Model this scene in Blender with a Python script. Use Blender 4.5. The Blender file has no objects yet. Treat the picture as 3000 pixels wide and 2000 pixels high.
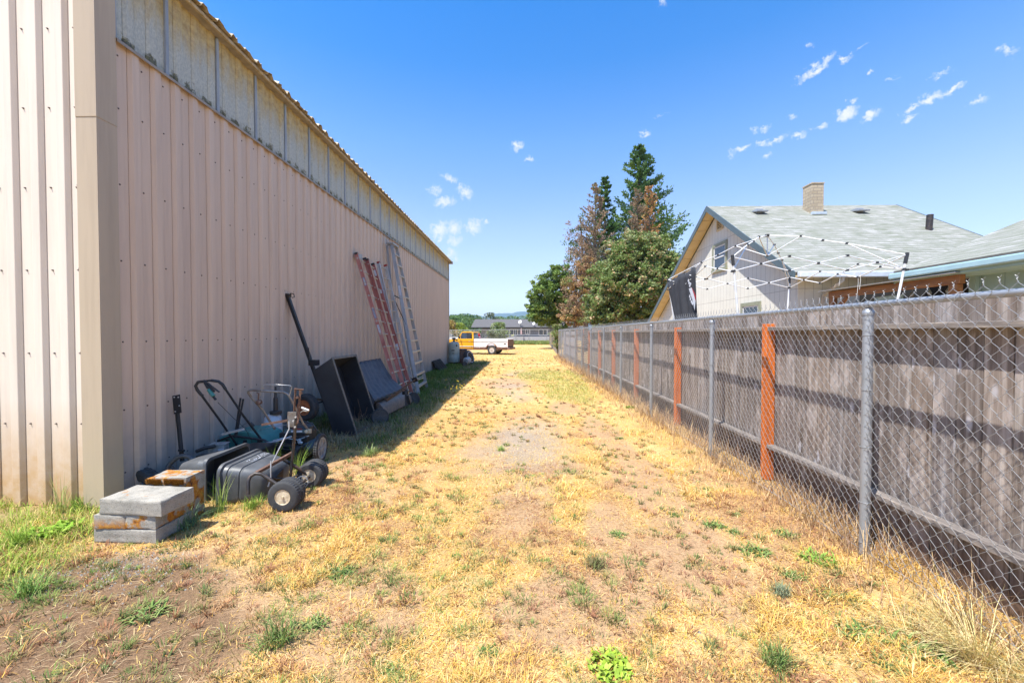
import bpy, math, random
import numpy as np
from mathutils import Vector, Matrix, noise as mnoise
R = math.radians
random.seed(7); np.random.seed(7)
scene = bpy.context.scene
COL = scene.collection

# ------------------------------------------------------------------ camera
CAM_H = 1.6
F_PX = 1175.0            # focal length in pixels of the 3000 px wide photograph
cam_d = bpy.data.cameras.new('camera'); cam = bpy.data.objects.new('camera', cam_d); COL.objects.link(cam)
cam.location = (0, 0, CAM_H)
cam.rotation_euler = (R(90-1.12), 0, R(1.41))
cam_d.sensor_width = 36; cam_d.lens = 36*F_PX/3000
cam_d.clip_start = 0.05; cam_d.clip_end = 30000
scene.camera = cam
CAMROT = cam.rotation_euler.to_matrix()

# ------------------------------------------------------------------ light
SUN = Vector((.36, .335, -1.0)).normalized()
sun_d = bpy.data.lights.new('sun', 'SUN'); sun = bpy.data.objects.new('sun', sun_d); COL.objects.link(sun)
sun_d.energy = 4.4; sun_d.angle = R(.5); sun_d.color = (1.0, .96, .89)
sun.rotation_euler = SUN.to_track_quat('-Z', 'Y').to_euler()
sun.location = (-8, -6, 20)
SUN_EL = math.asin(-SUN.z); SUN_AZ = math.atan2(-SUN.x, -SUN.y)
scene.view_settings.view_transform = 'Standard'; scene.view_settings.look = 'None'
scene.view_settings.gamma = 1; scene.view_settings.exposure = 1.12
scene.render.engine = 'CYCLES'
scene.cycles.max_bounces = 6; scene.cycles.diffuse_bounces = 3; scene.cycles.transparent_max_bounces = 8

def ray(px, py):
    d = Vector(((px-1500)/F_PX, -(py-1000)/F_PX, -1.0))
    return CAMROT @ d
def G(px, py, z=0.0):                 # point at height z seen at photo pixel
    d = ray(px, py); t = (z-CAM_H)/d.z
    return Vector((d.x*t, d.y*t, z))
def DY(px, py, y):                    # point at depth y
    d = ray(px, py); t = y/d.y
    return Vector((d.x*t, y, CAM_H+d.z*t))
def DX(px, py, x):                    # point on plane x = const
    d = ray(px, py); t = x/d.x
    return Vector((x, d.y*t, CAM_H+d.z*t))

# ------------------------------------------------------------------ world: sky with a few wisps of cloud
w = bpy.data.worlds.new('World'); scene.world = w; w.use_nodes = True
nt = w.node_tree; nt.nodes.clear()
def N(nt, t, **kw):
    n = nt.nodes.new(t)
    for k, v in kw.items():
        if hasattr(n, k): setattr(n, k, v)
        else: n.inputs[k].default_value = v
    return n
SKYR = [(.03, (.92, .74, .66)), (.12, (.88, .72, .72)), (.25, (.80, .745, .82)), (.42, (.47, .71, .93)), (.55, (.16, .59, .95)), (.64, (.08, .56, .98)), (.8, (.6, .85, 1.0))]
out = N(nt, 'ShaderNodeOutputWorld'); bg = N(nt, 'ShaderNodeBackground'); bg.inputs[1].default_value = .15
sky = N(nt, 'ShaderNodeTexSky'); sky.sky_type = 'NISHITA'; sky.sun_disc = False
sky.sun_elevation = SUN_EL; sky.sun_rotation = SUN_AZ % (2*math.pi)
sky.altitude = 400; sky.air_density = 1.0; sky.dust_density = .35; sky.ozone_density = 2.2
tc = N(nt, 'ShaderNodeTexCoord')
hs = N(nt, 'ShaderNodeHueSaturation'); hs.inputs['Saturation'].default_value = 1.0; hs.inputs['Value'].default_value = 1.0
nt.links.new(sky.outputs[0], hs.inputs['Color'])
sxyz = N(nt, 'ShaderNodeSeparateXYZ'); nt.links.new(tc.outputs['Generated'], sxyz.inputs[0])
srm = N(nt, 'ShaderNodeValToRGB'); e = srm.color_ramp.elements; e[0].position = 0; e[0].color = (1.0, .92, .72, 1); e[1].position = 1.0; e[1].color = (.85, .92, .95, 1)
for p_, c_ in SKYR: x_ = e.new(p_); x_.color = c_+(1,)
nt.links.new(sxyz.outputs[2], srm.inputs[0])
smul = N(nt, 'ShaderNodeMixRGB'); smul.blend_type = 'MULTIPLY'; smul.inputs[0].default_value = 1; nt.links.new(hs.outputs[0], smul.inputs[1]); nt.links.new(srm.outputs[0], smul.inputs[2])
def vm(op, a, b=None):
    n = nt.nodes.new('ShaderNodeVectorMath'); n.operation = op
    for i, v in enumerate((a, b)):
        if v is None: continue
        if isinstance(v, (tuple, Vector)): n.inputs[i].default_value = tuple(v)
        else: nt.links.new(v, n.inputs[i])
    return n
def ma(op, a, b=None, c=None, cl=False):
    n = nt.nodes.new('ShaderNodeMath'); n.operation = op; n.use_clamp = cl
    for i, v in enumerate((a, b, c)):
        if v is None: continue
        if isinstance(v, (int, float)): n.inputs[i].default_value = v
        else: nt.links.new(v, n.inputs[i])
    return n.outputs[0]
nz = N(nt, 'ShaderNodeTexNoise'); nz.inputs['Scale'].default_value = 34; nz.inputs['Detail'].default_value = 7; nz.inputs['Roughness'].default_value = .62
nt.links.new(tc.outputs['Generated'], nz.inputs['Vector'])
nz2 = N(nt, 'ShaderNodeTexNoise'); nz2.inputs['Scale'].default_value = 120; nz2.inputs['Detail'].default_value = 5; nz2.inputs['Roughness'].default_value = .7
nt.links.new(tc.outputs['Generated'], nz2.inputs['Vector'])
dis = vm('SUBTRACT', nz.outputs['Color'], (.5, .5, .5)); disS = vm('MULTIPLY', dis.outputs[0], (.035, .035, .035))
dis2 = vm('SUBTRACT', nz2.outputs['Color'], (.5, .5, .5)); dis2S = vm('MULTIPLY', dis2.outputs[0], (.02, .02, .02))
dirv = vm('NORMALIZE', tc.outputs['Generated'])
dv = vm('ADD', vm('ADD', dirv.outputs[0], disS.outputs[0]).outputs[0], dis2S.outputs[0])
# (photo px, py, half width, half height, tilt degrees, strength)
CLOUDS = [(2385, 205, 62, 17, 25, 1.0), (2475, 172, 18, 11, 0, .8), (2370, 135, 14, 9, -15, .7), (2480, 335, 30, 22, 25, 1.15), (2495, 292, 12, 12, 0, .85),
          (2552, 335, 28, 19, 15, 1.1), (2735, 287, 30, 20, 5, 1.15), (2797, 262, 34, 13, 30, 1.1), (2675, 315, 36, 13, 18, 1.0), (2663, 350, 26, 13, 0, 1.05),
          (2865, 298, 20, 12, 0, .7), (2950, 150, 28, 14, -25, .8), (2760, 218, 26, 8, 0, .6), (2610, 232, 22, 6, 0, .6), (2340, 398, 24, 10, 5, .95),
          (2280, 408, 34, 11, 20, 1.0), (2237, 422, 22, 8, 0, .9), (2172, 437, 32, 9, 0, .95), (2145, 452, 16, 9, 60, .6), (2398, 370, 24, 11, 0, .9), (2245, 375, 12, 14, 0, .8),
          (2212, 385, 14, 8, 0, .7), (2250, 458, 12, 8, 0, .7), (2315, 345, 14, 8, 0, .7), (2547, 215, 10, 6, 0, .6), (2515, 142, 26, 7, 20, .55),
          (1893, 392, 12, 20, 70, .8), (1945, 8, 14, 12, 70, .7), (1515, 430, 20, 12, 20, .9), (1549, 470, 17, 8, 0, .85), (1362, 562, 24, 28, 60, 1.05),
          (1302, 592, 44, 16, 15, .95), (1278, 558, 24, 18, 0, .75), (1320, 522, 34, 14, -15, .75), (1286, 672, 38, 30, 20, 1.1), (1332, 668, 34, 22, 50, 1.0),
          (1388, 665, 32, 25, 0, .95), (1422, 655, 9, 9, 0, .7), (1332, 705, 26, 18, 20, .85), (1322, 742, 20, 26, 20, .85), (1285, 700, 10, 14, 0, 1.0), (1340, 760, 8, 8, 0, .7), (1940, 342, 24, 5, 0, .4)]
mx = None
for (px, py, a, b, tilt, s) in CLOUDS:
    c = ray(px, py).normalized()
    right = Vector((c.y, -c.x, 0)).normalized(); up = right.cross(c).normalized()
    t = R(tilt); u = right*math.cos(t)+up*math.sin(t); v = -right*math.sin(t)+up*math.cos(t)
    k = 1/ray(px, py).length**2*1.1
    a2, b2 = a/F_PX/ray(px, py).length, b/F_PX/ray(px, py).length
    d = vm('SUBTRACT', dv.outputs[0], c)
    du = vm('DOT_PRODUCT', d.outputs[0], u/a2).outputs['Value']; dw = vm('DOT_PRODUCT', d.outputs[0], v/b2).outputs['Value']
    q = ma('ADD', ma('MULTIPLY', du, du), ma('MULTIPLY', dw, dw))
    m = ma('MULTIPLY', ma('SUBTRACT', 1.0, ma('SQRT', q), cl=True), s)
    front = m
    mx = front if mx is None else ma('MAXIMUM', mx, front)
mask = ma('MULTIPLY_ADD', mx, 1.15, ma('MULTIPLY', ma('SUBTRACT', nz2.outputs['Fac'], .54), 2.3))
mask = ma('MULTIPLY', ma('MULTIPLY', mask, 1.0, cl=True), .93)
mask = ma('MULTIPLY', mask, ma('GREATER_THAN', mx, .0001))
mixc = N(nt, 'ShaderNodeMixRGB'); mixc.inputs[2].default_value = (3.2, 3.25, 3.3, 1)
nt.links.new(mask, mixc.inputs[0]); nt.links.new(smul.outputs[0], mixc.inputs[1])
nt.links.new(mixc.outputs[0], bg.inputs[0]); nt.links.new(bg.outputs[0], out.inputs[0])

# ------------------------------------------------------------------ mesh helpers
class MB:
    def __init__(s): s.v = []; s.f = []; s.m = []; s.cm = 0
    def mat(s, i): s.cm = i; return s
    def add(s, vs, fs):
        o = len(s.v); s.v += [tuple(p) for p in vs]
        for f in fs: s.f.append(tuple(i+o for i in f)); s.m.append(s.cm)
        return s
    def box(s, c, size, rot=None, M=None):
        hx, hy, hz = size[0]/2, size[1]/2, size[2]/2
        vs = [Vector((x, y, z)) for x in (-hx, hx) for y in (-hy, hy) for z in (-hz, hz)]
        if rot is not None:
            m = rot if isinstance(rot, Matrix) else (Matrix.Rotation(rot[2], 3, 'Z') @ Matrix.Rotation(rot[1], 3, 'Y') @ Matrix.Rotation(rot[0], 3, 'X'))
            vs = [m @ v for v in vs]
        c = Vector(c); vs = [v+c for v in vs]
        return s.add(vs, [(0, 1, 3, 2), (4, 6, 7, 5), (0, 4, 5, 1), (2, 3, 7, 6), (0, 2, 6, 4), (1, 5, 7, 3)])
    def b2(s, a, b):                 # box from two corners
        a = Vector(a); b = Vector(b)
        return s.box((a+b)/2, [abs(b[i]-a[i]) for i in range(3)])
    def bar(s, a, b, wd, hg, up=(0, 0, 1)):   # rectangular bar from a to b
        a = Vector(a); b = Vector(b); d = b-a; L = d.length; d.normalize()
        u = Vector(up); x = d.cross(u)
        if x.length < 1e-4: x = d.cross(Vector((1, 0, 0)))
        x.normalize(); z = x.cross(d)
        m = Matrix((x, d, z)).transposed()
        return s.box((a+b)/2, (wd, L, hg), rot=m)
    def tube(s, pts, r, seg=8, cap=True, closed=False):
        pts = [Vector(p) for p in pts]; n = len(pts); rs = r if isinstance(r, (list, tuple)) else [r]*n
        vs = []; ref = None
        for i, p in enumerate(pts):
            if closed: t = pts[(i+1) % n]-pts[i-1]
            else: t = pts[min(i+1, n-1)]-pts[max(i-1, 0)]
            t.normalize()
            if ref is None:
                ref = t.cross(Vector((0, 0, 1)))
                if ref.length < .05: ref = t.cross(Vector((1, 0, 0)))
            ref = (ref-t*ref.dot(t)).normalized(); b = t.cross(ref)
            for k in range(seg):
                a = 2*math.pi*k/seg
                vs.append(p+(ref*math.cos(a)+b*math.sin(a))*rs[i])
        fs = []
        for i in range(n if closed else n-1):
            j = (i+1) % n
            for k in range(seg):
                k2 = (k+1) % seg
                fs.append((i*seg+k, i*seg+k2, j*seg+k2, j*seg+k))
        if cap and not closed:
            fs.append(tuple(range(seg))[::-1]); fs.append(tuple((n-1)*seg+k for k in range(seg)))
        return s.add(vs, fs)
    def lathe(s, c, axis, prof, seg=24, closed=False):    # prof: list of (along axis, radius)
        c = Vector(c); ax = Vector(axis).normalized()
        x = ax.cross(Vector((0, 0, 1)))
        if x.length < .05: x = ax.cross(Vector((1, 0, 0)))
        x.normalize(); y = ax.cross(x); vs = []; n = len(prof)
        for (h, r) in prof:
            for k in range(seg):
                a = 2*math.pi*k/seg; vs.append(c+ax*h+(x*math.cos(a)+y*math.sin(a))*r)
        fs = []
        for i in range(n if closed else n-1):
            j = (i+1) % n
            for k in range(seg):
                k2 = (k+1) % seg; fs.append((i*seg+k, i*seg+k2, j*seg+k2, j*seg+k))
        if not closed:
            if prof[0][1] > 1e-5: fs.append(tuple(range(seg))[::-1])
            if prof[-1][1] > 1e-5: fs.append(tuple((n-1)*seg+k for k in range(seg)))
        return s.add(vs, fs)
    def prism(s, poly, vec):           # planar polygon (3d points) extruded by vec
        n = len(poly); vec = Vector(vec); P = [Vector(p) for p in poly]
        return s.add(P+[p+vec for p in P], [tuple(range(n))[::-1], tuple(range(n, 2*n))]+[(i, (i+1) % n, (i+1) % n+n, i+n) for i in range(n)])
    def quad(s, a, b, c, d): return s.add([a, b, c, d], [(0, 1, 2, 3)])

BASE = {}
def link(o): COL.objects.link(o)
def tag(o, label, cat, group=None):
    o['label'] = label; o['category'] = cat
    if group: o['group'] = group
    return o
def thing(name, label, cat, loc=(0, 0, 0), rz=0, group=None):
    o = bpy.data.objects.new(name, None); link(o); o.location = loc; o.rotation_euler = (0, 0, rz); o.empty_display_size = .1
    BASE[o.name] = Matrix.Translation(Vector(loc)) @ Matrix.Rotation(rz, 4, 'Z')
    return tag(o, label, cat, group)
def build(name, mb, mats, parent=None, smooth=None, local=False, bevel=0, loc=None, bseg=2):
    me = bpy.data.meshes.new(name)
    vs = mb.v
    M = BASE.get(parent.name) if parent is not None else None
    if M is not None and not local:
        Mi = M.inverted(); vs = [tuple(Mi @ Vector(v)) for v in vs]
    if parent is None and loc is None and not local:       # top level mesh: put its origin at its base
        a = np.array(vs); c = Vector(((a[:, 0].min()+a[:, 0].max())/2, (a[:, 1].min()+a[:, 1].max())/2, a[:, 2].min()))
        vs = [tuple(Vector(v)-c) for v in vs]; loc = c
    me.from_pydata(vs, [], mb.f)
    if not isinstance(mats, (list, tuple)): mats = [mats]
    for m in mats: me.materials.append(m)
    if len(mats) > 1: me.polygons.foreach_set('material_index', mb.m)
    me.validate(); 
    import bmesh
    bm = bmesh.new(); bm.from_mesh(me); bmesh.ops.recalc_face_normals(bm, faces=bm.faces); bm.to_mesh(me); bm.free()
    if smooth is not None:
        me.polygons.foreach_set('use_smooth', [True]*len(me.polygons)); me.set_sharp_from_angle(angle=R(smooth))
    me.update()
    o = bpy.data.objects.new(name, me); link(o)
    if parent is not None:
        o.parent = parent
        if M is not None: BASE[o.name] = M
    elif loc is not None: o.location = loc
    if bevel:
        b = o.modifiers.new('bevel', 'BEVEL'); b.width = bevel; b.segments = bseg; b.limit_method = 'ANGLE'; b.angle_limit = R(40)
    return o
def struct(o, k='structure'): o['kind'] = k; return o

# ------------------------------------------------------------------ materials
def new_mat(name):
    m = bpy.data.materials.new(name); m.use_nodes = True; nt = m.node_tree; b = nt.nodes['Principled BSDF']
    return m, nt, b
def lk(nt, a, b): nt.links.new(a, b)
def noise_node(nt, scale, detail=4, rough=.55, vec=None, stretch=None):
    geo = nt.nodes.new('ShaderNodeNewGeometry'); n = nt.nodes.new('ShaderNodeTexNoise')
    n.inputs['Scale'].default_value = scale; n.inputs['Detail'].default_value = detail; n.inputs['Roughness'].default_value = rough
    src = geo.outputs['Position'] if vec is None else vec
    if stretch:
        mp = nt.nodes.new('ShaderNodeMapping'); mp.inputs['Scale'].default_value = stretch; lk(nt, src, mp.inputs['Vector']); src = mp.outputs[0]
    lk(nt, src, n.inputs['Vector']); return n
def ramp(nt, src, stops):
    r = nt.nodes.new('ShaderNodeValToRGB'); e = r.color_ramp.elements
    while len(e) > 1: e.remove(e[-1])
    for i, (p, c) in enumerate(stops):
        c = tuple(c) if len(c) == 4 else tuple(c)+(1,)
        if i == 0: e[0].position = p; e[0].color = c
        else: x = e.new(p); x.color = c
    lk(nt, src, r.inputs[0]); return r.outputs[0]
def mixn(nt, fac, a, b, mode='MIX'):
    m = nt.nodes.new('ShaderNodeMixRGB'); m.blend_type = mode
    for i, v in enumerate((fac, a, b)):
        if isinstance(v, (int, float)): m.inputs[i].default_value = v
        elif isinstance(v, tuple): m.inputs[i].default_value = v if len(v) == 4 else v+(1,)
        else: lk(nt, v, m.inputs[i])
    return m.outputs[0]
def mth(nt, op, a, b=None, c=None, cl=False):
    n = nt.nodes.new('ShaderNodeMath'); n.operation = op; n.use_clamp = cl
    for i, v in enumerate((a, b, c)):
        if v is None: continue
        if isinstance(v, (int, float)): n.inputs[i].default_value = v
        else: lk(nt, v, n.inputs[i])
    return n.outputs[0]
def xyz(nt):
    g = nt.nodes.new('ShaderNodeNewGeometry'); s = nt.nodes.new('ShaderNodeSeparateXYZ'); lk(nt, g.outputs['Position'], s.inputs[0]); return s.outputs
def bump(nt, b, h, strength=.3, dist=.01):
    n = nt.nodes.new('ShaderNodeBump'); n.inputs['Strength'].default_value = strength; n.inputs['Distance'].default_value = dist
    lk(nt, h, n.inputs['Height']); lk(nt, n.outputs[0], b.inputs['Normal'])
def simple(name, c1, c2=None, scale=8, rough=.6, metal=0, bmp=.0, stretch=None, spec=.5, c3=None, th=.5, detail=5):
    m, nt, b = new_mat(name); b.inputs['Roughness'].default_value = rough; b.inputs['Metallic'].default_value = metal
    b.inputs['Specular IOR Level'].default_value = spec
    if c2 is None: c2 = tuple(x*.75 for x in c1)
    n = noise_node(nt, scale, detail, .6, stretch=stretch)
    st = [(.3, c2), (.68, c1)]
    if c3: st = [(.3, c2), (th, c1), (th+.16, c3)]
    lk(nt, ramp(nt, n.outputs['Fac'], st), b.inputs['Base Color'])
    rr = mth(nt, 'MULTIPLY_ADD', n.outputs['Fac'], .25, rough-.12); lk(nt, rr, b.inputs['Roughness'])
    if bmp:
        n2 = noise_node(nt, scale*6, 4, .6, stretch=stretch); bump(nt, b, n2.outputs['Fac'], bmp, .01)
    return m
def attr_mat(name, rough=.7, trans=0.0, vary=0, spec=.2):
    m, nt, b = new_mat(name); a = nt.nodes.new('ShaderNodeAttribute'); a.attribute_name = 'Col'
    b.inputs['Roughness'].default_value = rough; b.inputs['Specular IOR Level'].default_value = spec
    lk(nt, a.outputs['Color'], b.inputs['Base Color'])
    if trans:
        o = nt.nodes['Material Output']; t = nt.nodes.new('ShaderNodeBsdfTranslucent'); lk(nt, a.outputs['Color'], t.inputs[0])
        mx = nt.nodes.new('ShaderNodeMixShader'); mx.inputs[0].default_value = trans
        lk(nt, b.outputs[0], mx.inputs[1]); lk(nt, t.outputs[0], mx.inputs[2]); lk(nt, mx.outputs[0], o.inputs[0])
    return m
M = {}
M['galv'] = simple('galvanised_steel', (.36, .38, .41), (.31, .33, .355), 5, .45, .45, .0)
M['galv_wire'] = simple('galvanised_wire', (.40, .41, .42), (.29, .3, .31), 30, .42, .3)
M['black_plastic'] = simple('black_plastic', (.036, .037, .04), (.024, .024, .026), 5, .42, 0, .08)
M['grey_plastic'] = simple('faded_black_plastic', (.11, .115, .12), (.06, .063, .068), 6, .45, 0, .06)
M['rubber'] = simple('tyre_rubber', (.055, .055, .057), (.03, .03, .031), 20, .8, 0, .2)
M['black_metal'] = simple('black_painted_steel', (.022, .024, .028), (.012, .013, .015), 9, .38, .1, .1, c3=(.05, .045, .04), th=.6)
M['dark_steel'] = simple('worn_dark_steel', (.06, .05, .045), (.03, .028, .028), 12, .45, .4, .15, c3=(.16, .085, .05), th=.55)
M['rusty'] = simple('rusty_brown_steel', (.17, .09, .06), (.08, .05, .04), 30, .7, .1, .3, c3=(.3, .25, .22), th=.6)
M['chrome'] = simple('dull_chrome', (.6, .6, .6), (.4, .39, .38), 20, .4, .5)
M['cream_rim'] = simple('cream_painted_rim', (.72, .62, .45), (.42, .32, .2), 40, .5, .1, .15)
M['orange_rim'] = simple('rusty_orange_rim', (.6, .18, .06), (.34, .1, .04), 25, .6, .1, .2)
M['alu'] = simple('weathered_aluminium', (.47, .48, .49), (.3, .31, .32), 6, .45, .45, .05, stretch=(1, 1, .25))
M['alu_bright'] = simple('bright_aluminium', (.62, .64, .66), (.45, .47, .5), 8, .35, .5, .03, stretch=(1, 1, .25))
M['fibre_red'] = simple('faded_red_fibreglass', (.5, .2, .17), (.34, .13, .11), 9, .65, 0, .1, stretch=(1, 1, .3), c3=(.5, .27, .22), th=.5)
M['fibre_red2'] = simple('darker_red_fibreglass', (.4, .13, .105), (.24, .085, .07), 9, .65, 0, .1, stretch=(1, 1, .3), c3=(.4, .2, .16), th=.6)
M['rung'] = simple('dull_aluminium_rung', (.55, .5, .42), (.36, .33, .29), 20, .5, .3)
M['red_cap'] = simple('red_plastic_cap', (.35, .015, .02), None, 20, .5)
M['label_white'] = simple('white_label', (.7, .72, .75), (.4, .42, .5), 60, .6)
M['label_blue'] = simple('blue_label', (.16, .2, .34), (.5, .5, .55), 50, .6)
M['green_plastic'] = simple('dull_green_plastic', (.075, .26, .225), (.045, .17, .15), 7, .4, 0, .05)
M['fabric'] = simple('grey_black_fabric', (.13, .135, .148), (.075, .078, .088), 9, .85, 0, .25)
M['drum'] = simple('dusty_brown_drum_cover', (.24, .19, .155), (.11, .095, .09), 14, .5, .2, .15)
M['white_paint'] = simple('white_metal_tube', (.78, .79, .8), (.6, .61, .63), 10, .4)
M['white_plastic'] = simple('white_plastic', (.62, .64, .68), (.4, .42, .45), 12, .4)
M['teal'] = simple('teal_print', (.01, .25, .26), (.01, .17, .2), 20, .5)
M['glass'] = simple('window_glass', (.03, .045, .06), (.015, .02, .03), 4, .06, 0, 0, spec=1)
M['dark'] = simple('dark_interior', (.02, .02, .02), None, 5, .9)
M['rope'] = simple('pale_rope', (.65, .63, .58), None, 30, .8)
M['light_wood'] = simple('dry_wood', (.36, .24, .14), (.22, .14, .08), 6, .75, 0, .2, stretch=(4, .6, 4))
# ================================================================== GROUND
def vnoise(x, y, seed=0):
    xi = np.floor(x).astype(np.int64); yi = np.floor(y).astype(np.int64); xf = x-xi; yf = y-yi
    def h(a, b):
        n = (a*374761393+b*668265263+seed*1442695041) & 0x7fffffff
        n = ((n ^ (n >> 13))*1274126177) & 0x7fffffff
        return ((n ^ (n >> 16)) & 0xffff)/65535.0
    u = xf*xf*(3-2*xf); v = yf*yf*(3-2*yf)
    return (h(xi, yi)*(1-u)+h(xi+1, yi)*u)*(1-v)+(h(xi, yi+1)*(1-u)+h(xi+1, yi+1)*u)*v
def fbm(x, y, f=1.0, o=4, seed=0):
    s = 0; a = .5; t = 0
    for i in range(o): s = s+a*vnoise(x*f, y*f, seed+i*17); t += a; a *= .5; f *= 2.03
    return s/t
def blob(x, y, cx, cy, rx, ry, ang=0):
    c, s = math.cos(ang), math.sin(ang); dx = x-cx; dy = y-cy
    u = (dx*c+dy*s)/rx; v = (-dx*s+dy*c)/ry
    return np.clip(1.45-np.sqrt(u*u+v*v), 0, 1)
def sst(a, b, x): t = np.clip((x-a)/(b-a), 0, 1); return t*t*(3-2*t)
def zones(x, y):
    n1 = fbm(x, y, 1.3, 5, 3); n2 = fbm(x, y, 3.7, 4, 9); n3 = fbm(x, y, .6, 4, 21)
    wob = (n1-.5)*.9
    track = np.maximum.reduce([blob(x, y, 1.30, 5.2, .27, 2.9)*1.15, blob(x, y, 1.2, 2.75, .32, .6), blob(x, y, .3, 2.3, .55, .35), blob(x, y, .75, 3.0, .25, .8),
                               blob(x, y, -.95, 2.25, .45, .5), blob(x, y, -.7, 13, .9, 1.4), blob(x, y, .9, 8.6, .4, 1.0)*.8, blob(x, y, -2.2, 2.1, 1.0, .55), blob(x, y, -2.6, 2.55, .5, .35)])
    dirt = sst(.25, .6, track+wob*.8) * (.65+.5*n2)
    dirt = np.maximum(dirt, np.maximum(sst(.56, .74, n1)*.6, sst(.55, .7, fbm(x, y, .75, 4, 301))*.65*sst(6, 3.5, y)))
    gravel = sst(.15, 1.1, np.maximum.reduce([blob(x, y, .1, 5.9, .75, 1.9), blob(x, y, -.35, 11.5, .8, 2.2)*.8, blob(x, y, -2.75, 2.62, .22, .18), blob(x, y, -.1, 16, .9, 1.6)*.7])+wob*.8)
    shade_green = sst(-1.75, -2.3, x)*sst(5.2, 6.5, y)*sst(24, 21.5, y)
    lush = sst(-2.9, -3.5, x+wob*.8)*sst(4.0, 3.4, y)
    lush = np.maximum(lush, sst(-2.35, -2.6, x+wob*.5)*sst(3.4, 3.8, y)*sst(5.6, 5.2, y)*.6)
    green = sst(.3, .75, np.maximum.reduce([blob(x, y, 1.35, 11.5, .75, 2.4, -.05), blob(x, y, .8, 15.5, 1.0, 2.4)*.9, blob(x, y, 2.0, 15, .4, 3)*.7])+wob*.7)
    red = sst(.52, .68, fbm(x, y, 1.9, 4, 55))*sst(.4, .62, n3+.1)*sst(9, 5, y)
    red = np.maximum(red, sst(.3, .8, blob(x, y, -2.0, 3.75, .5, .6)+wob*.7)*.8)
    dark_soil = sst(.3, .7, np.maximum.reduce([blob(x, y, -2.7, 2.35, .9, .45), blob(x, y, -2.2, 2.0, .8, .4)])+wob*.7)
    pale = np.maximum(sst(.5, .7, fbm(x, y, .9, 4, 71)), blob(x, y, 1.78, 5.2, .18, 2.6))
    moss = sst(.62, .70, fbm(x, y, 2.6, 4, 91))*sst(.48, .6, n1)
    return dict(dirt=dirt, gravel=gravel, shade=shade_green, lush=lush, green=green, red=red, dark=dark_soil, pale=pale, moss=moss, n1=n1, n2=n2)
def lerp(a, b, t): return a+(b-a)*t[:, None]
def ground_col(x, y):
    z = zones(x, y); n = fbm(x, y, 9, 3, 5)
    c = np.tile(np.array([.58, .37, .145]), (len(x), 1))
    c = lerp(c, np.array([.68, .48, .22]), z['pale']*.8)
    c = lerp(c, np.array([.46, .28, .11]), z['moss']*.7)
    c = lerp(c, np.array([.40, .23, .13]), z['red']*.6)
    c = lerp(c, np.array([.49, .315, .175]), z['dirt'])
    c = lerp(c, np.array([.37, .32, .27]), z['gravel']*.7)
    c = lerp(c, np.array([.5, .42, .14]), z['green']*.4)
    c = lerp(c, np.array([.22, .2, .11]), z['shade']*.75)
    c = lerp(c, np.array([.26, .24, .1]), z['lush']*.6)
    c = lerp(c, np.array([.21, .13, .078]), z['dark']*.85)
    c *= (.86+.28*n)[:, None]
    return c
def gh(x, y):
    near = np.exp(-np.abs(y-6)/40)
    return (fbm(x, y, 1.1, 4, 31)-.5)*.035*near+(fbm(x, y, 6, 2, 37)-.5)*.012*near
def gz(x, y): return float(gh(np.array([float(x)]), np.array([float(y)]))[0])

def geo_steps(a, b, n): return list(a*(b/a)**(np.arange(1, n+1)/n))
xs = np.array([-v for v in geo_steps(6.4, 9000, 26)][::-1]+list(np.arange(-6.4, 4.8, .06))+geo_steps(4.8, 9000, 28))
ys = np.array([-v for v in geo_steps(2, 3000, 14)][::-1]+[-1, 0, .6]+list(np.arange(1.2, 7, .05))+list(np.arange(7, 14, .1))+list(np.arange(14, 34, .25))+geo_steps(34, 9000, 30))
X, Y = np.meshgrid(xs, ys); X = X.ravel(); Y = Y.ravel()
near = ((np.abs(X) < 30) & (np.abs(Y) < 70))
Z = gh(X, Y)*near
me = bpy.data.meshes.new('ground'); nx, ny = len(xs), len(ys)
idx = np.arange(nx*ny).reshape(ny, nx)
F = np.stack([idx[:-1, :-1], idx[:-1, 1:], idx[1:, 1:], idx[1:, :-1]], -1).reshape(-1, 4)
def mesh_np(me, V, F, col=None, smooth=False):
    me.vertices.add(len(V)); me.vertices.foreach_set('co', V.astype(np.float32).ravel())
    k = F.shape[1]; me.loops.add(F.size); me.loops.foreach_set('vertex_index', F.astype(np.int32).ravel())
    me.polygons.add(len(F)); me.polygons.foreach_set('loop_start', np.arange(0, F.size, k, dtype=np.int32)); me.polygons.foreach_set('loop_total', np.full(len(F), k, np.int32))
    if smooth: me.polygons.foreach_set('use_smooth', np.ones(len(F), bool))
    me.update(calc_edges=True)
    if col is not None:
        a = me.color_attributes.new('Col', 'FLOAT_COLOR', 'POINT'); c4 = np.ones((len(V), 4), np.float32); c4[:, :3] = col; a.data.foreach_set('color', c4.ravel())
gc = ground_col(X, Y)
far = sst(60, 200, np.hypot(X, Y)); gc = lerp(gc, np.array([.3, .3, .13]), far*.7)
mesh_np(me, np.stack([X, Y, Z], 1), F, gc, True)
mg, nt, b = new_mat('dry_lawn_ground'); b.inputs['Roughness'].default_value = .95; b.inputs['Specular IOR Level'].default_value = .1
a = nt.nodes.new('ShaderNodeAttribute'); a.attribute_name = 'Col'
n1 = noise_node(nt, 38, 6, .7); n2 = noise_node(nt, 150, 4, .7); n3 = noise_node(nt, 5, 5, .6)
c = mixn(nt, .85, a.outputs['Color'], ramp(nt, n1.outputs['Fac'], [(.3, (.55, .52, .5)), (.5, (1, 1, 1)), (.72, (1.25, 1.22, 1.15))]), 'MULTIPLY')
c = mixn(nt, .8, c, ramp(nt, n2.outputs['Fac'], [(.34, (.5, .48, .46)), (.5, (1, 1, 1)), (.7, (1.25, 1.25, 1.2))]), 'MULTIPLY')
lk(nt, c, b.inputs['Base Color'])
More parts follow.
